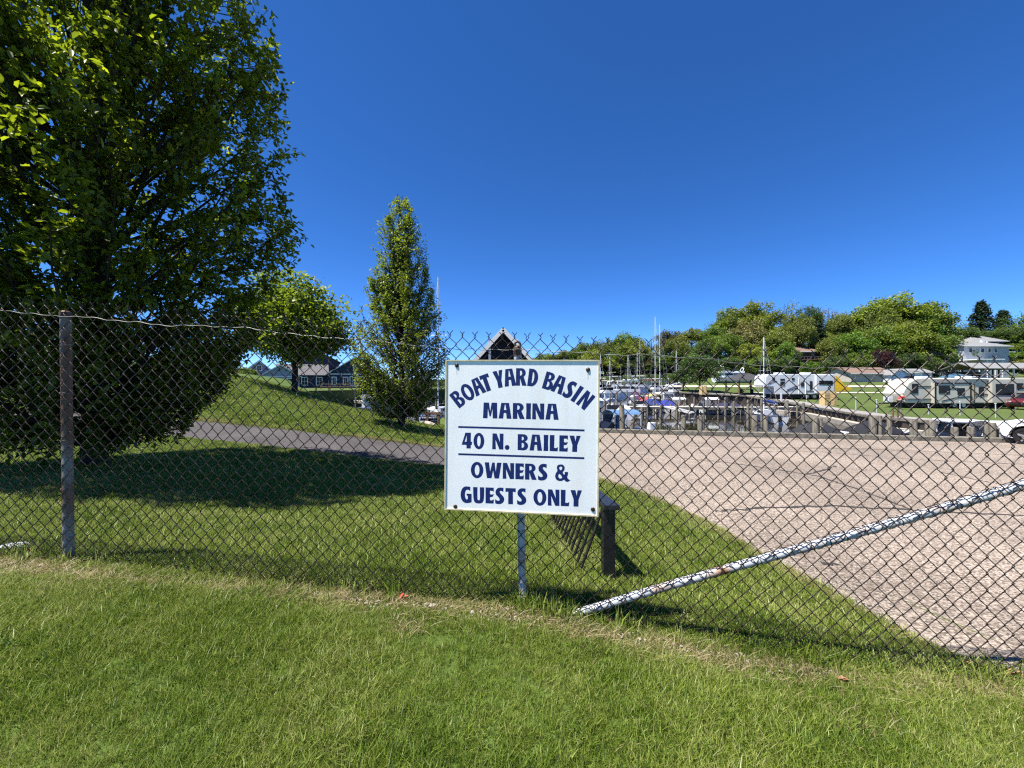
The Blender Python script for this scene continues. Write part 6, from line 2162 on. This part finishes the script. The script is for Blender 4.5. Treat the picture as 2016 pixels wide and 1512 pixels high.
# garage, sheds, carport, houses on the right
fz = lambda y: float(field_z(y))
ga = gable_house('garage', 'beige garage with a brown shingle roof behind the far lawn', (PX(1718, 88), 88, fz(88) + 0.1), r_(4), 10.5, 7, 1.9, 3.2, 'beige', 'shingle_brown', 0.5, 'garage', 'x')
mb = MB(); mb.box((0.5, -0.03, 1.2), (0.6, 0.06, 0.4)); mb.build('vent', M['trim'], ga)
sh1 = gable_house('white_shed', 'small white gabled shed beside the beige garage', (PX(1772, 86), 86, fz(86)), 0, 4.0, 4, 1.7, 2.9, 'siding_white', 'shingle_grey', 0.3, 'shed')
mb = MB(); mb.box((0, -0.03, 0.9), (2.2, 0.06, 1.7)); mb.build('door', M['trim'], sh1)
sh2 = gable_house('metal_shed', 'pale blue-grey metal shed with white door panels', (PX(1810, 90), 90, fz(90)), 0, 6.0, 4, 2.1, 2.9, 'trim', 'shingle_grey', 0.25, 'shed', 'x')
for xx in (-1.9, 1.6):
    mb = MB(); mb.box((xx, -0.03, 1.0), (1.6, 0.06, 1.9)); mb.build('door', M['bluegrey'], sh2)


def hip_house(name, label, loc, rz, W, D, h, rh, wm, rm, over=0.6, cat='house', flat=0.4):
    t = thing(name, label, cat, loc, rz)
    mb = MB(); mb.box((0, D / 2, h / 2 - 0.6), (W, D, h + 1.2)); mb.build('wall', M[wm], t)
    mb = MB()
    a, b = W / 2 + over, D / 2 + over
    vs = [(-a, D / 2 - b, h), (a, D / 2 - b, h), (a, D / 2 + b, h), (-a, D / 2 + b, h), (-W * flat / 2, D / 2, h + rh), (W * flat / 2, D / 2, h + rh)]
    mb.add(vs, [(0, 1, 5, 4), (1, 2, 5), (2, 3, 4, 5), (3, 0, 4), (0, 3, 2, 1)])
    ro = mb.build('roof', M[rm], t)
    mb = MB(); mb.box((0, D / 2 - b - 0.02, h - 0.06), (W + 2 * over, 0.06, 0.2)); mb.build('fascia', M['trim'], ro)
    return t


wh = hip_house('white_house', 'pale grey-white two storey house with a grey hip roof on the right slope', (PX(1942, 104), 104, 3.0), r_(3), 13, 9, 8.6, 1.9, 'palegrey', 'shingle_grey', 0.6)
for xx in (-4.6, -1.2, 0.8, 2.6):
    window(wh, (xx, -0.02, 7.4), 0.8 if xx > -1 else 1.0, 1.1, cross=False, frame=0.06)
for xx in (-5, -3.5, -2):
    window(wh, (xx, -0.02, 3.6), 0.9, 1.4, cross=False, frame=0.08)
mb = MB(); mb.box((-4.5, -2.3, 4.7), (7.0, 4.4, 0.25)); mb.build('porch_roof', M['trim'], wh)
for xx in (-7.7, -5.5, -3.3, -1.3):
    mb = MB(); mb.box((xx, -4.2, 2.3), (0.16, 0.16, 4.6)); mb.build('porch_post', M['trim'], wh)
mb = MB(); mb.box((2.8, 3, 9.8), (0.5, 0.5, 1.4)); mb.build('chimney', M['trim'], wh)
hh2 = hip_house('hillside_house', 'dark house with grey roof and white deck posts high on the right slope', (PX(1945, 126), 126, EYE + (756 - 697) / FPX * 126), 0, 10, 8, 4.2, 2.4, 'navy', 'shingle_grey', 0.9, 'house', 0.3)
for xx in (-0.6, 1.0, 2.6):
    window(hh2, (xx, -0.02, 2.6), 1.2, 1.7, cross=False, frame=0.1)
mb = MB(); mb.box((1.0, -1.2, 0.5), (10, 2.4, 0.25)); mb.build('deck', M['trim'], hh2)
for xx in (-5.2, -4.0, -3.0):
    mb = MB(); mb.box((xx, -2.2, 0.8), (0.35, 0.35, 6.4)); mb.build('deck_post', M['trim'], hh2)
cp_ = thing('carport', 'open carport with a pale gabled roof in front of the white house', 'carport', (PX(1975, 88), 88, fz(88)))
mb = MB()
for s in (-1, 1):
    mb.prism([(0, 4.4), (s * 3.6, 3.0), (s * 3.6, 3.15), (0, 4.56)], (0, 1, 0), (0, 0, 1), (16, 0, 0), (-7, 3, 0))
mb.build('roof', M['shingle_grey'], cp_)
mb = MB(); mb.prism([(-3.4, 3.0), (3.4, 3.0), (0, 4.35)], (0, 1, 0), (0, 0, 1), (0.15, 0, 0), (8.8, 3, 0)); mb.build('gable_panel', M['trim'], cp_)
for xx in (-6.6, -2.4, 2.4, 6.6):
    for yy in (0.0, 6.0):
        mb = MB(); mb.box((xx, yy, 1.5), (0.22, 0.22, 3.1)); mb.build('post', M['trim'] if xx == 2.4 else M['shingle_dark'], cp_)
mb = MB(); mb.box((-2, 6.4, 1.2), (9, 0.15, 2.6)); mb.build('back_wall', M['shingle_dark'], cp_)
cb = hip_house('hill_cabin', 'brown roofed cabin with a railed deck among the trees on the bluff', (PX(1582, 116), 116, EYE + (756 - 712) / FPX * 116), 0, 9, 7, 3.0, 2.0, 'shingle_dark', 'shingle_brown', 0.9, 'cabin', 0.4)
mb = MB(); mb.box((0.8, -1.6, 0.4), (10, 3.0, 0.2)); dk_ = mb.build('deck', M['brownwood'], cb)
mb = MB(); mb.box((0.8, -3.05, 1.35), (10, 0.1, 0.1)); mb.build('deck_rail', M['wood_grey'], dk_)
for k in range(11):
    mb = MB(); mb.box((-4.1 + k, -3.05, 0.9), (0.07, 0.07, 0.85)); mb.build('baluster', M['wood_grey'], dk_)
# slope lawn patch
mb = MB(); mb.box((1.0, -7, -2.5), (8, 7, 0.2), Matrix.Rotation(0.45, 3, 'X'))
# gazebo
gz_ = thing('gazebo', 'open gazebo with a dark hip roof on the far lawn', 'gazebo', (PX(1467, 57), 57, fz(57)))
mb = MB(); mb.add([(-2.2, -2, 2.1), (2.2, -2, 2.1), (2.2, 2, 2.1), (-2.2, 2, 2.1), (-0.7, 0, 3.1), (0.7, 0, 3.1)], [(0, 1, 5, 4), (1, 2, 5), (2, 3, 4, 5), (3, 0, 4), (0, 3, 2, 1)]); mb.build('roof', M['shingle_dark'], gz_)
for xx in (-1.9, 1.9):
    for yy in (-1.7, 1.7):
        mb = MB(); mb.box((xx, yy, 1.05), (0.16, 0.16, 2.1)); mb.build('post', M['brownwood'], gz_)
mb = MB(); mb.box((0.2, 0, 0.72), (1.6, 0.7, 0.08)); tb = mb.build('picnic_table', M['black'], gz_)
for s in (-0.6, 1.0):
    mb = MB(); mb.box((s, 0, 0.35), (0.1, 0.6, 0.7)); mb.build('table_leg', M['black'], tb)
# slatted wood enclosures
for px, Y, w_, h_, lb in ((1636, 44, 1.45, 1.75, 'pale yellow slatted wood screen with clipped corners near the seawall'), (1387, 56, 0.75, 1.35, 'small pale yellow slatted wood screen below the round dark tree')):
    zb_ = fz(Y)
    s_t = thing('slat_screen', lb, 'screen', (PX(px, Y), Y, zb_))
    n = 10
    for k in range(n):
        f = 1.0 if 0 < k < n - 1 else 0.86
        mb = MB(); mb.box((0, 0, (k + 0.5) * h_ / n), (w_ * f, 0.04, h_ / n - 0.055)); mb.build('slat', M['newwood'], s_t)
    for s in (-1, 1):
        mb = MB(); mb.box((s * w_ * 0.4, 0.05, h_ / 2), (0.09, 0.05, h_)); mb.build('post', M['newwood'], s_t)
    for s in (-1, 1):
        mb = MB(); mb.box((s * w_ * 0.44, 0.45, h_ / 2), (0.04, 0.8, h_ * 0.95)); mb.build('side_panel', M['newwood'], s_t)
# yellow slide
sd = thing('playground_slide', 'bright yellow plastic slide on the far lawn beside the white camper', 'slide', (PX(1652, 62), 62, fz(62)))
mb = MB()
prof = [(-0.9, 2.1), (-0.6, 2.1), (0.5, 0.75), (1.2, 0.35), (1.7, 0.3)]
for i in range(4):
    (x0, z0), (x1, z1) = prof[i], prof[i + 1]
    mb.add([(x0, -0.35, z0), (x1, -0.35, z1), (x1, 0.35, z1), (x0, 0.35, z0)], [(0, 1, 2, 3)])
    for s in (-0.35, 0.35):
        mb.add([(x0, s, z0 - 0.06), (x1, s, z1 - 0.06), (x1, s, z1 + 0.35), (x0, s, z0 + 0.35)], [(0, 1, 2, 3)])
mb.build('chute', M['yellow'], sd)
mb = MB(); mb.prism([(-1.0, 0), (1.3, 0), (0.4, 0.9), (-0.6, 1.9), (-1.0, 1.9)], (1, 0, 0), (0, 0, 1), (0, 0.06, 0), (0, -0.42, 0)); mb.build('side_panel', M['yellow'], sd)
for s in (-0.35, 0.35):
    mb = MB(); mb.box((-1.1, s, 1.2), (0.12, 0.12, 2.4)); mb.build('post', M['brownwood'], sd)
for k in range(4):
    mb = MB(); mb.box((-1.1, 0, 0.4 + k * 0.45), (0.08, 0.6, 0.06)); mb.build('rung', M['brownwood'], sd)
# thin white posts on the bank
for k, (px, Y, top, bot) in enumerate(((1588, 47, 771, 783), (1617, 44, 772, 786), (1685, 36, 772, 800), (1726, 35, 778, 803), (1828, 33, 785, 801), (1890, 32, 788, 815), (1960, 30, 798, 825), (1538, 48, 775, 791))):
    o = thing('bank_post', 'thin pale post on the far bank, %s' % ('short thick one by the white camper' if px == 1538 else ORD[k] + ' from the white camper'), 'post', (PX(px, Y), Y, fz(Y)), 0, 'thin posts along the far bank')
    h_ = max(0.8, (bot - top) / FPX * Y)
    mb = MB(); mb.tube([(0, 0, -0.1), (0, 0, h_)], 0.035 if px != 1538 else 0.12, 6); mb.build('shaft', M['alu'], o)
    mb = MB(); mb.box((0, 0, h_ + 0.03), (0.09, 0.09, 0.06)); mb.build('cap', M['trim'], o)


# ------------------------------------------------------------------ campers
def wheel(parent, c, r, w=0.22):
    mb = MB(); mb.tube([(c[0], c[1] - w / 2, c[2]), (c[0], c[1] + w / 2, c[2])], r, 16)
    t = mb.build('wheel', M['black'], parent)
    mb = MB(); mb.tube([(c[0], c[1] - w / 2 - 0.012, c[2]), (c[0], c[1] - w / 2 + 0.02, c[2])], r * 0.58, 12); mb.build('rim', M['rim'], t)
    return t


def rv_panel(t, name, x0, x1, z0, z1, m, y=-0.02, d=0.05, bev=0.0):
    mb = MB(); mb.box(((x0 + x1) / 2, y, (z0 + z1) / 2), (x1 - x0, d, z1 - z0))
    return mb.build(name, m, t, bev, 1)


# travel trailer (cream), front towards the left
Yl = 41.5
v = thing('travel_trailer', 'long cream travel trailer with dark windows parked on the far lawn', 'camper', (PX(1776, Yl), Yl, -1.33), r_(-4))
v.scale = (1, 1, 1.06)
Lr = 10.9
mb = MB(); mb.prism([(0.25, 0.55), (Lr, 0.55), (Lr, 3.05), (1.5, 3.05), (0.7, 2.6), (0.05, 1.5)], (1, 0, 0), (0, 0, 1), (0, 2.5, 0))
mb.build('body', M['rvcream'], v, 0.08, 2)
k_ = Lr / 1595
xx = lambda zc: (zc - 265) * k_
zz = lambda zc: 0.55 + (395 - zc) / 300 * 2.5
rv_panel(v, 'window', xx(410), xx(497), zz(278), zz(160), M['glass'])
s1 = MB(); s1.box(((xx(690) + xx(1200)) / 2, -0.2, (zz(395) + zz(150)) / 2), (xx(1200) - xx(690), 0.5, zz(150) - zz(395))); so = s1.build('slide_out', M['rvcream'], v)
for e in (690, 1200):
    rv_panel(so, 'slide_trim', xx(e) - 0.06, xx(e) + 0.06, zz(395), zz(150), M['black'], -0.47, 0.05)
rv_panel(so, 'slide_trim', xx(690), xx(1200), zz(160), zz(148), M['black'], -0.471, 0.05)
rv_panel(so, 'window', xx(740), xx(900), zz(278), zz(182), M['glass'], -0.46, 0.06, 0.02)
rv_panel(so, 'window', xx(1010), xx(1115), zz(292), zz(212), M['glass'], -0.46, 0.06, 0.02)
rv_panel(v, 'door', xx(1215), xx(1312), zz(400), zz(170), M['rvtan'])
rv_panel(v, 'door_trim', xx(1312), xx(1322), zz(402), zz(165), M['black'])
rv_panel(v, 'window', xx(1385), xx(1455), zz(312), zz(195), M['glass'])
s2 = MB(); s2.box(((xx(1510) + xx(1850)) / 2, -0.2, (zz(385) + zz(115)) / 2), (xx(1850) - xx(1510), 0.5, zz(115) - zz(385))); so2 = s2.build('slide_out', M['rvcream'], v)
rv_panel(so2, 'window', xx(1555), xx(1815), zz(298), zz(162), M['glass'], -0.46, 0.06, 0.03)
for za, zb2, xa, xb in ((195, 188, 497, 690), (350, 342, 300, 690), (290, 282, 1320, 1510), (215, 208, 900, 1010)):
    rv_panel(v, 'stripe', xx(xa), xx(xb), zz(za), zz(zb2), M['black'], -0.03 if not (690 < xa < 1200) else -0.47)
for a_, b_, c_, d_ in ((780, 370, 1000, 325), (1000, 325, 1195, 312)):
    mb = MB(); mb.beam((xx(a_), -0.47, zz(a_ and b_)), (xx(c_), -0.47, zz(d_)), 0.03, 0.07); mb.build('swoosh', M['black'], so)
mb = MB(); mb.box((Lr / 2 + 0.3, 1.25, 0.35), (Lr - 1.0, 2.2, 0.45)); mb.build('skirt', M['black'], v)
for cx_ in (5.2, 6.1):
    wheel(v, (cx_, 0.05, 0.34), 0.34)
for cx_ in (3.2, 7.4):
    mb = MB(); mb.box((cx_, 1.25, 3.17), (1.0, 0.8, 0.24)); mb.build('roof_air_conditioner', M['rvwhite'], v, 0.05)
mb = MB(); mb.tube([(xx(700), -0.1, 3.0), (xx(1500), -0.1, 3.0)], 0.08, 8); mb.build('awning_roll', M['rvwhite'], v)
mb = MB(); mb.beam((0.3, 1.25, 0.5), (-1.3, 1.25, 0.42), 0.12, 0.12); mb.build('hitch', M['black'], v)
mb = MB(); mb.box((-0.35, 1.25, 0.85), (0.5, 0.7, 0.6)); mb.build('gas_bottle_cover', M['rvwhite'], v, 0.05)

# fifth wheel (white), nose raised at the left
Y5 = 50
v = thing('fifth_wheel_camper', 'white fifth wheel camper with grey swooshes beside the seawall lawn', 'camper', (PX(1506, Y5), Y5, fz(Y5) + 0.05), r_(-2))
L5 = 8.8
mb = MB(); mb.prism([(1.3, 0.62), (L5, 0.62), (L5, 3.25), (0.5, 3.25), (0.12, 2.9), (0, 1.75), (0.25, 1.62), (1.15, 1.62)], (1, 0, 0), (0, 0, 1), (0, 2.5, 0)); mb.build('body', M['rvwhite'], v, 0.07, 2)
for x0, x1, z0, z1 in ((1.95, 2.5, 1.75, 2.25), (1.95, 2.5, 2.4, 2.65), (3.4, 3.75, 2.45, 2.75), (4.55, 4.95, 1.65, 2.2), (5.7, 6.0, 1.3, 2.35), (6.7, 8.3, 1.9, 2.35), (0.9, 1.25, 2.4, 2.8)):
    rv_panel(v, 'window', x0, x1, z0, z1, M['glass'])
s1 = MB(); s1.box((7.4, -0.15, 1.95), (2.2, 0.4, 2.3)); so = s1.build('slide_out', M['rvwhite'], v)
rv_panel(so, 'window', 6.6, 8.3, 1.9, 2.4, M['glass'], -0.36, 0.05)
rv_panel(v, 'door_trim', 4.28, 4.32, 0.7, 2.8, M['objpaint']); rv_panel(v, 'door_trim', 5.12, 5.16, 0.7, 2.8, M['objpaint'])
for a_, b_ in (((0.3, 1.9), (1.1, 2.3)), ((1.1, 2.3), (1.5, 2.35)), ((2.8, 1.2), (4.0, 1.75)), ((5.2, 1.1), (6.2, 1.0)), ((2.6, 1.0), (4.2, 1.5))):
    mb = MB(); mb.beam((a_[0], -0.02, a_[1]), (b_[0], -0.02, b_[1]), 0.03, 0.08); mb.build('swoosh', M['shingle_dark'], v)
mb = MB(); mb.box((5.0, 1.25, 0.36), (7.0, 2.2, 0.5)); mb.build('underframe', M['black'], v)
for cx_ in (5.3, 6.25):
    wheel(v, (cx_, 0.05, 0.36), 0.36)
for cx_ in (2.6, 6.0):
    mb = MB(); mb.box((cx_, 1.25, 3.38), (1.0, 0.8, 0.24)); mb.build('roof_air_conditioner', M['rvwhite'], v, 0.05)
for yy in (0.6, 1.9):
    mb = MB(); mb.box((1.8, yy, 0.3), (0.1, 0.1, 0.7)); mb.build('landing_leg', M['black'], v)
# third camper at the right edge
Y3 = 43
v = thing('cream_camper', 'cream camper cut off by the right edge of the picture', 'camper', (PX(2001, Y3), Y3 + 1.0, -1.3), r_(-4))
mb = MB(); mb.prism([(0, 0.7), (8, 0.7), (8, 3.3), (0.6, 3.3), (0.0, 2.4)], (1, 0, 0), (0, 0, 1), (0, 2.5, 0)); mb.build('body', M['rvcream'], v, 0.08, 2)
rv_panel(v, 'window', 0.6, 1.9, 2.0, 2.7, M['glass']); rv_panel(v, 'window', 3, 4.6, 1.9, 2.6, M['glass']); rv_panel(v, 'stripe', 0.1, 7.9, 1.5, 1.6, M['black'])
wheel(v, (5.2, 0.05, 0.36), 0.36); wheel(v, (6.1, 0.05, 0.36), 0.36)
mb = MB(); mb.box((4.5, 1.25, 0.5), (6.5, 2.2, 0.4)); mb.build('underframe', M['black'], v)


# ------------------------------------------------------------------ cars
def car(label, loc, rz, paint, name='parked_car', group=None):
    """front towards local -x"""
    t = thing(name, label, 'car', loc, rz, group)
    W = 1.84
    wx0, wx1, wr = 0.74, 3.50, 0.36
    ar = 0.43
    def arch(cx):
        return [(cx + ar * math.cos(a), 0.36 + ar * math.sin(a)) for a in [math.pi * (1.04 - 1.08 * k / 12) for k in range(13)]]
    prof = [(0.10, 0.34), (0.03, 0.55), (0.06, 0.80), (0.22, 0.96), (1.30, 1.10), (1.36, 1.12), (4.45, 1.16), (4.58, 0.80), (4.55, 0.36)]
    low = arch(wx0) + [(wx0 + ar + 0.02, 0.26), (wx1 - ar - 0.02, 0.26)] + arch(wx1)
    poly = [(0.40, 0.26)] + [p for p in low] + [(4.2, 0.28)] + prof[::-1]
    mb = MB(); mb.prism(poly, (1, 0, 0), (0, 0, 1), (0, W, 0), (0, -W / 2, 0))
    # narrow the nose in plan and lean the sides
    for i, p in enumerate(mb.v):
        f = 1 - 0.16 * max(0, (0.75 - p[0]) / 0.75) ** 1.8 - 0.08 * max(0, (p[0] - 4.0) / 0.6) ** 2 - 0.05 * max(0, (p[2] - 0.8) / 0.4)
        mb.v[i] = (p[0], p[1] * f, p[2])
    colored(mb.build('body', M['objpaint'], t, 0.05, 3), paint)
    g_ = MB(); wedge(g_, 1.32, 4.42, 3.75, W * 0.90, 1.10, 1.62, 0.80, 2.15); g_.build('glasshouse', M['glass'], t)
    rf = MB(); rf.box((2.98, 0, 1.645), (1.75, W * 0.74, 0.06)); colored(rf.build('roof', M['objpaint'], t, 0.02), paint)
    for s in (-1, 1):
        for a_, b_ in (((1.36, 1.12), (2.16, 1.63)), ((2.95, 1.12), (2.98, 1.63)), ((4.36, 1.14), (3.76, 1.63))):
            mb = MB(); mb.beam((a_[0], s * W * 0.447, a_[1]), (b_[0], s * W * 0.366, b_[1]), 0.03, 0.07); colored(mb.build('pillar', M['objpaint'], t), paint)
        mb = MB(); mb.sphere((1.62, s * 0.98, 1.16), 0.11, 8, 6, (0.7, 1.0, 0.7)); colored(mb.build('mirror', M['objpaint'], t), paint)
        mb = MB(); mb.box((0.13, s * 0.58, 0.80), (0.16, 0.34, 0.13)); mb.build('headlight', M['alu'], t, 0.03)
        mb = MB(); mb.box((4.53, s * 0.70, 0.92), (0.08, 0.22, 0.2)); colored(mb.build('tail_light', M['objpaint'], t), (0.4, 0.02, 0.02))
        for cx in (wx0, wx1):
            wb_ = MB(); wb_.tube([(cx, s * (W / 2 - 0.24), wr), (cx, s * (W / 2 - 0.015), wr)], [wr, wr], 24)
            tire = wb_.build('wheel', M['black'], t, 0.03)
            rm_ = MB(); rm_.tube([(cx, s * (W / 2 - 0.06), wr), (cx, s * (W / 2 - 0.004), wr)], [0.245, 0.25], 24, False)
            for q in range(5):
                a = q * 2 * math.pi / 5 + 0.3
                rm_.beam((cx, s * (W / 2 - 0.012), wr), (cx + math.cos(a) * 0.24, s * (W / 2 - 0.012), wr + math.sin(a) * 0.24), 0.03, 0.085)
            rm_.tube([(cx, s * (W / 2 - 0.04), wr), (cx, s * (W / 2 + 0.002), wr)], 0.06, 10)
            rm_.build('rim', M['rim'], tire)
            ac = MB(); pts_ = [(cx + (ar + 0.005) * math.cos(a), s * (W / 2 - 0.0), 0.36 + (ar + 0.005) * math.sin(a)) for a in [math.pi * k / 14 for k in range(15)]]
            ac.tube(pts_, 0.02, 5); ac.build('arch_trim', M['black'], t)
            inn = MB(); inn.box((cx, s * (W / 2 - 0.38), 0.52), (0.84, 0.2, 0.5)); inn.build('wheel_well', M['black'], t)
    gr = MB(); gr.box((0.05, 0, 0.62), (0.06, 1.0, 0.2)); gr.build('grille', M['black'], t)
    mb = MB(); mb.box((2.3, 0, 0.4), (3.9, 1.2, 0.3)); mb.build('underbody', M['black'], t)
    return t


cy = 14.5
cx0 = PX(1976, cy)
wc = car('white car with alloy wheel entering at the right edge of the lot', (cx0, cy, gz1(cx0 + 1, cy) + 0.008), r_(-62), (0.74, 0.75, 0.76))
wc.scale = (0.86, 0.86, 0.86)
car('dark red car parked beside the cream camper at the right edge', (PX(2014, 38.5), 39.0, -1.3), r_(10), (0.10, 0.008, 0.01))
car('dark blue pickup-like car parked left of the blue covered boat', (PX(1850, 80), 82, fz(82)), r_(170), (0.015, 0.025, 0.09))
boat('covered', PX(1893, 78), 78, r_(4), 'boat under a slate blue tarp parked on the far lawn', 7.5, (0.5, 0.52, 0.55), (0.045, 0.11, 0.18), group='boats stored on land', z=fz(78) + 0.5)
for k, (px, a) in enumerate(((1432, 10), (1452, 170), (1600, 5))):
    boat('cruiser' if k < 2 else 'covered', PX(px, 84), 84 + k, r_(a), ('white cruiser stored on land left of the gazebo', 'white boat stored on land behind the gazebo roof', 'grey covered boat stored behind the white camper')[k], 6.5, WHT, (0.1, 0.2, 0.22) if k < 2 else GRY, group='boats stored on land', z=fz(84) + 0.3)


# ------------------------------------------------------------------ person in red
def person():
    Yp = 39.5
    px_ = 1771
    base = Vector((PX(px_, Yp), Yp, fz(Yp)))
    t = thing('person', 'person in a red shirt, white cap and dark trousers bending beside the cream trailer', 'person', base, r_(0))
    def skin(name, pts, edges, rad, m, root=0, sub=2, parent=t):
        me = bpy.data.meshes.new(name)
        me.from_pydata(pts, edges, [])
        o = link(name, me, parent)
        o.modifiers.new('skin', 'SKIN')
        for i, v in enumerate(me.skin_vertices[0].data):
            v.radius = (rad[i], rad[i])
            v.use_root = (i == root)
        s = o.modifiers.new('sub', 'SUBSURF'); s.levels = sub; s.render_levels = sub
        dg = bpy.context.evaluated_depsgraph_get()
        m2 = bpy.data.meshes.new_from_object(o.evaluated_get(dg))
        o.modifiers.clear()
        o.data = m2
        m2.materials.clear(); m2.materials.append(m)
        for p in m2.polygons: p.use_smooth = True
        return o
    # body: slightly bent forward to the right (+x)
    pts = [(0, 0, 0.92), (0.10, 0, 1.12), (0.22, 0, 1.36), (0.27, 0, 1.46), (0.33, 0, 1.58), (0.35, 0, 1.68),
           (-0.02, -0.10, 0.88), (0.03, -0.12, 0.50), (-0.04, -0.12, 0.09), (0.12, -0.13, 0.035),
           (-0.02, 0.10, 0.88), (0.02, 0.13, 0.50), (-0.05, 0.13, 0.09), (0.11, 0.14, 0.035),
           (0.22, -0.20, 1.34), (0.33, -0.24, 1.08), (0.55, -0.17, 0.98), (0.62, -0.15, 0.98),
           (0.22, 0.20, 1.34), (0.35, 0.24, 1.10), (0.57, 0.15, 1.02), (0.64, 0.13, 1.02)]
    ed = [(0, 1), (1, 2), (2, 3), (3, 4), (4, 5), (0, 6), (6, 7), (7, 8), (8, 9), (0, 10), (10, 11), (11, 12), (12, 13), (2, 14), (14, 15), (15, 16), (16, 17), (2, 18), (18, 19), (19, 20), (20, 21)]
    rad = [0.15, 0.15, 0.16, 0.06, 0.095, 0.08, 0.09, 0.065, 0.045, 0.035, 0.09, 0.065, 0.045, 0.035, 0.06, 0.045, 0.034, 0.035, 0.06, 0.045, 0.034, 0.035]
    skin('body', pts, ed, rad, M['skin'])
    # clothes
    skin('shirt', [(0.0, 0, 0.93), (0.10, 0, 1.12), (0.22, 0, 1.36), (0.25, 0, 1.42), (0.22, -0.20, 1.34), (0.29, -0.225, 1.17), (0.22, 0.20, 1.34), (0.30, 0.225, 1.18)], [(0, 1), (1, 2), (2, 3), (2, 4), (4, 5), (2, 6), (6, 7)], [0.165, 0.165, 0.175, 0.075, 0.08, 0.065, 0.08, 0.065], M['red'])
    skin('trousers', [(0, 0, 0.94), (-0.02, -0.10, 0.85), (0.03, -0.12, 0.50), (-0.04, -0.12, 0.10), (-0.02, 0.10, 0.85), (0.02, 0.13, 0.50), (-0.05, 0.13, 0.10)], [(0, 1), (1, 2), (2, 3), (0, 4), (4, 5), (5, 6)], [0.16, 0.105, 0.08, 0.062, 0.105, 0.08, 0.062], M['darkcloth'])
    for s in (-0.12, 0.13):
        mb = MB(); mb.sphere((0.04, s, 0.05), 0.075, 10, 6, (1.9, 0.75, 0.7)); mb.build('shoe', M['darkcloth'], t)
    mb = MB(); mb.sphere((0.34, 0, 1.69), 0.108, 12, 6, (1, 0.95, 0.75)); mb.box((0.46, 0, 1.67), (0.14, 0.15, 0.02)); mb.build('cap', M['cap'], t)
    # fingers: short curled chains rooted in each hand
    for hx_, hy_, hz_ in ((0.62, -0.15, 0.98), (0.64, 0.13, 1.02)):
        for q, (dy, ln) in enumerate(((-0.03, .07), (-0.01, .08), (0.01, .075), (0.03, .06))):
            mb = MB(); mb.tube([(hx_ + 0.02, hy_ + dy, hz_), (hx_ + 0.02 + ln * .6, hy_ + dy, hz_ - 0.005), (hx_ + 0.02 + ln, hy_ + dy, hz_ - 0.035)], [0.010, 0.009, 0.007], 6); mb.build('finger', M['skin'], t)
        mb = MB(); mb.tube([(hx_, hy_, hz_ + 0.02), (hx_ + 0.04, hy_ + 0.01, hz_ + 0.045)], [0.011, 0.008], 6); mb.build('thumb', M['skin'], t)


person()
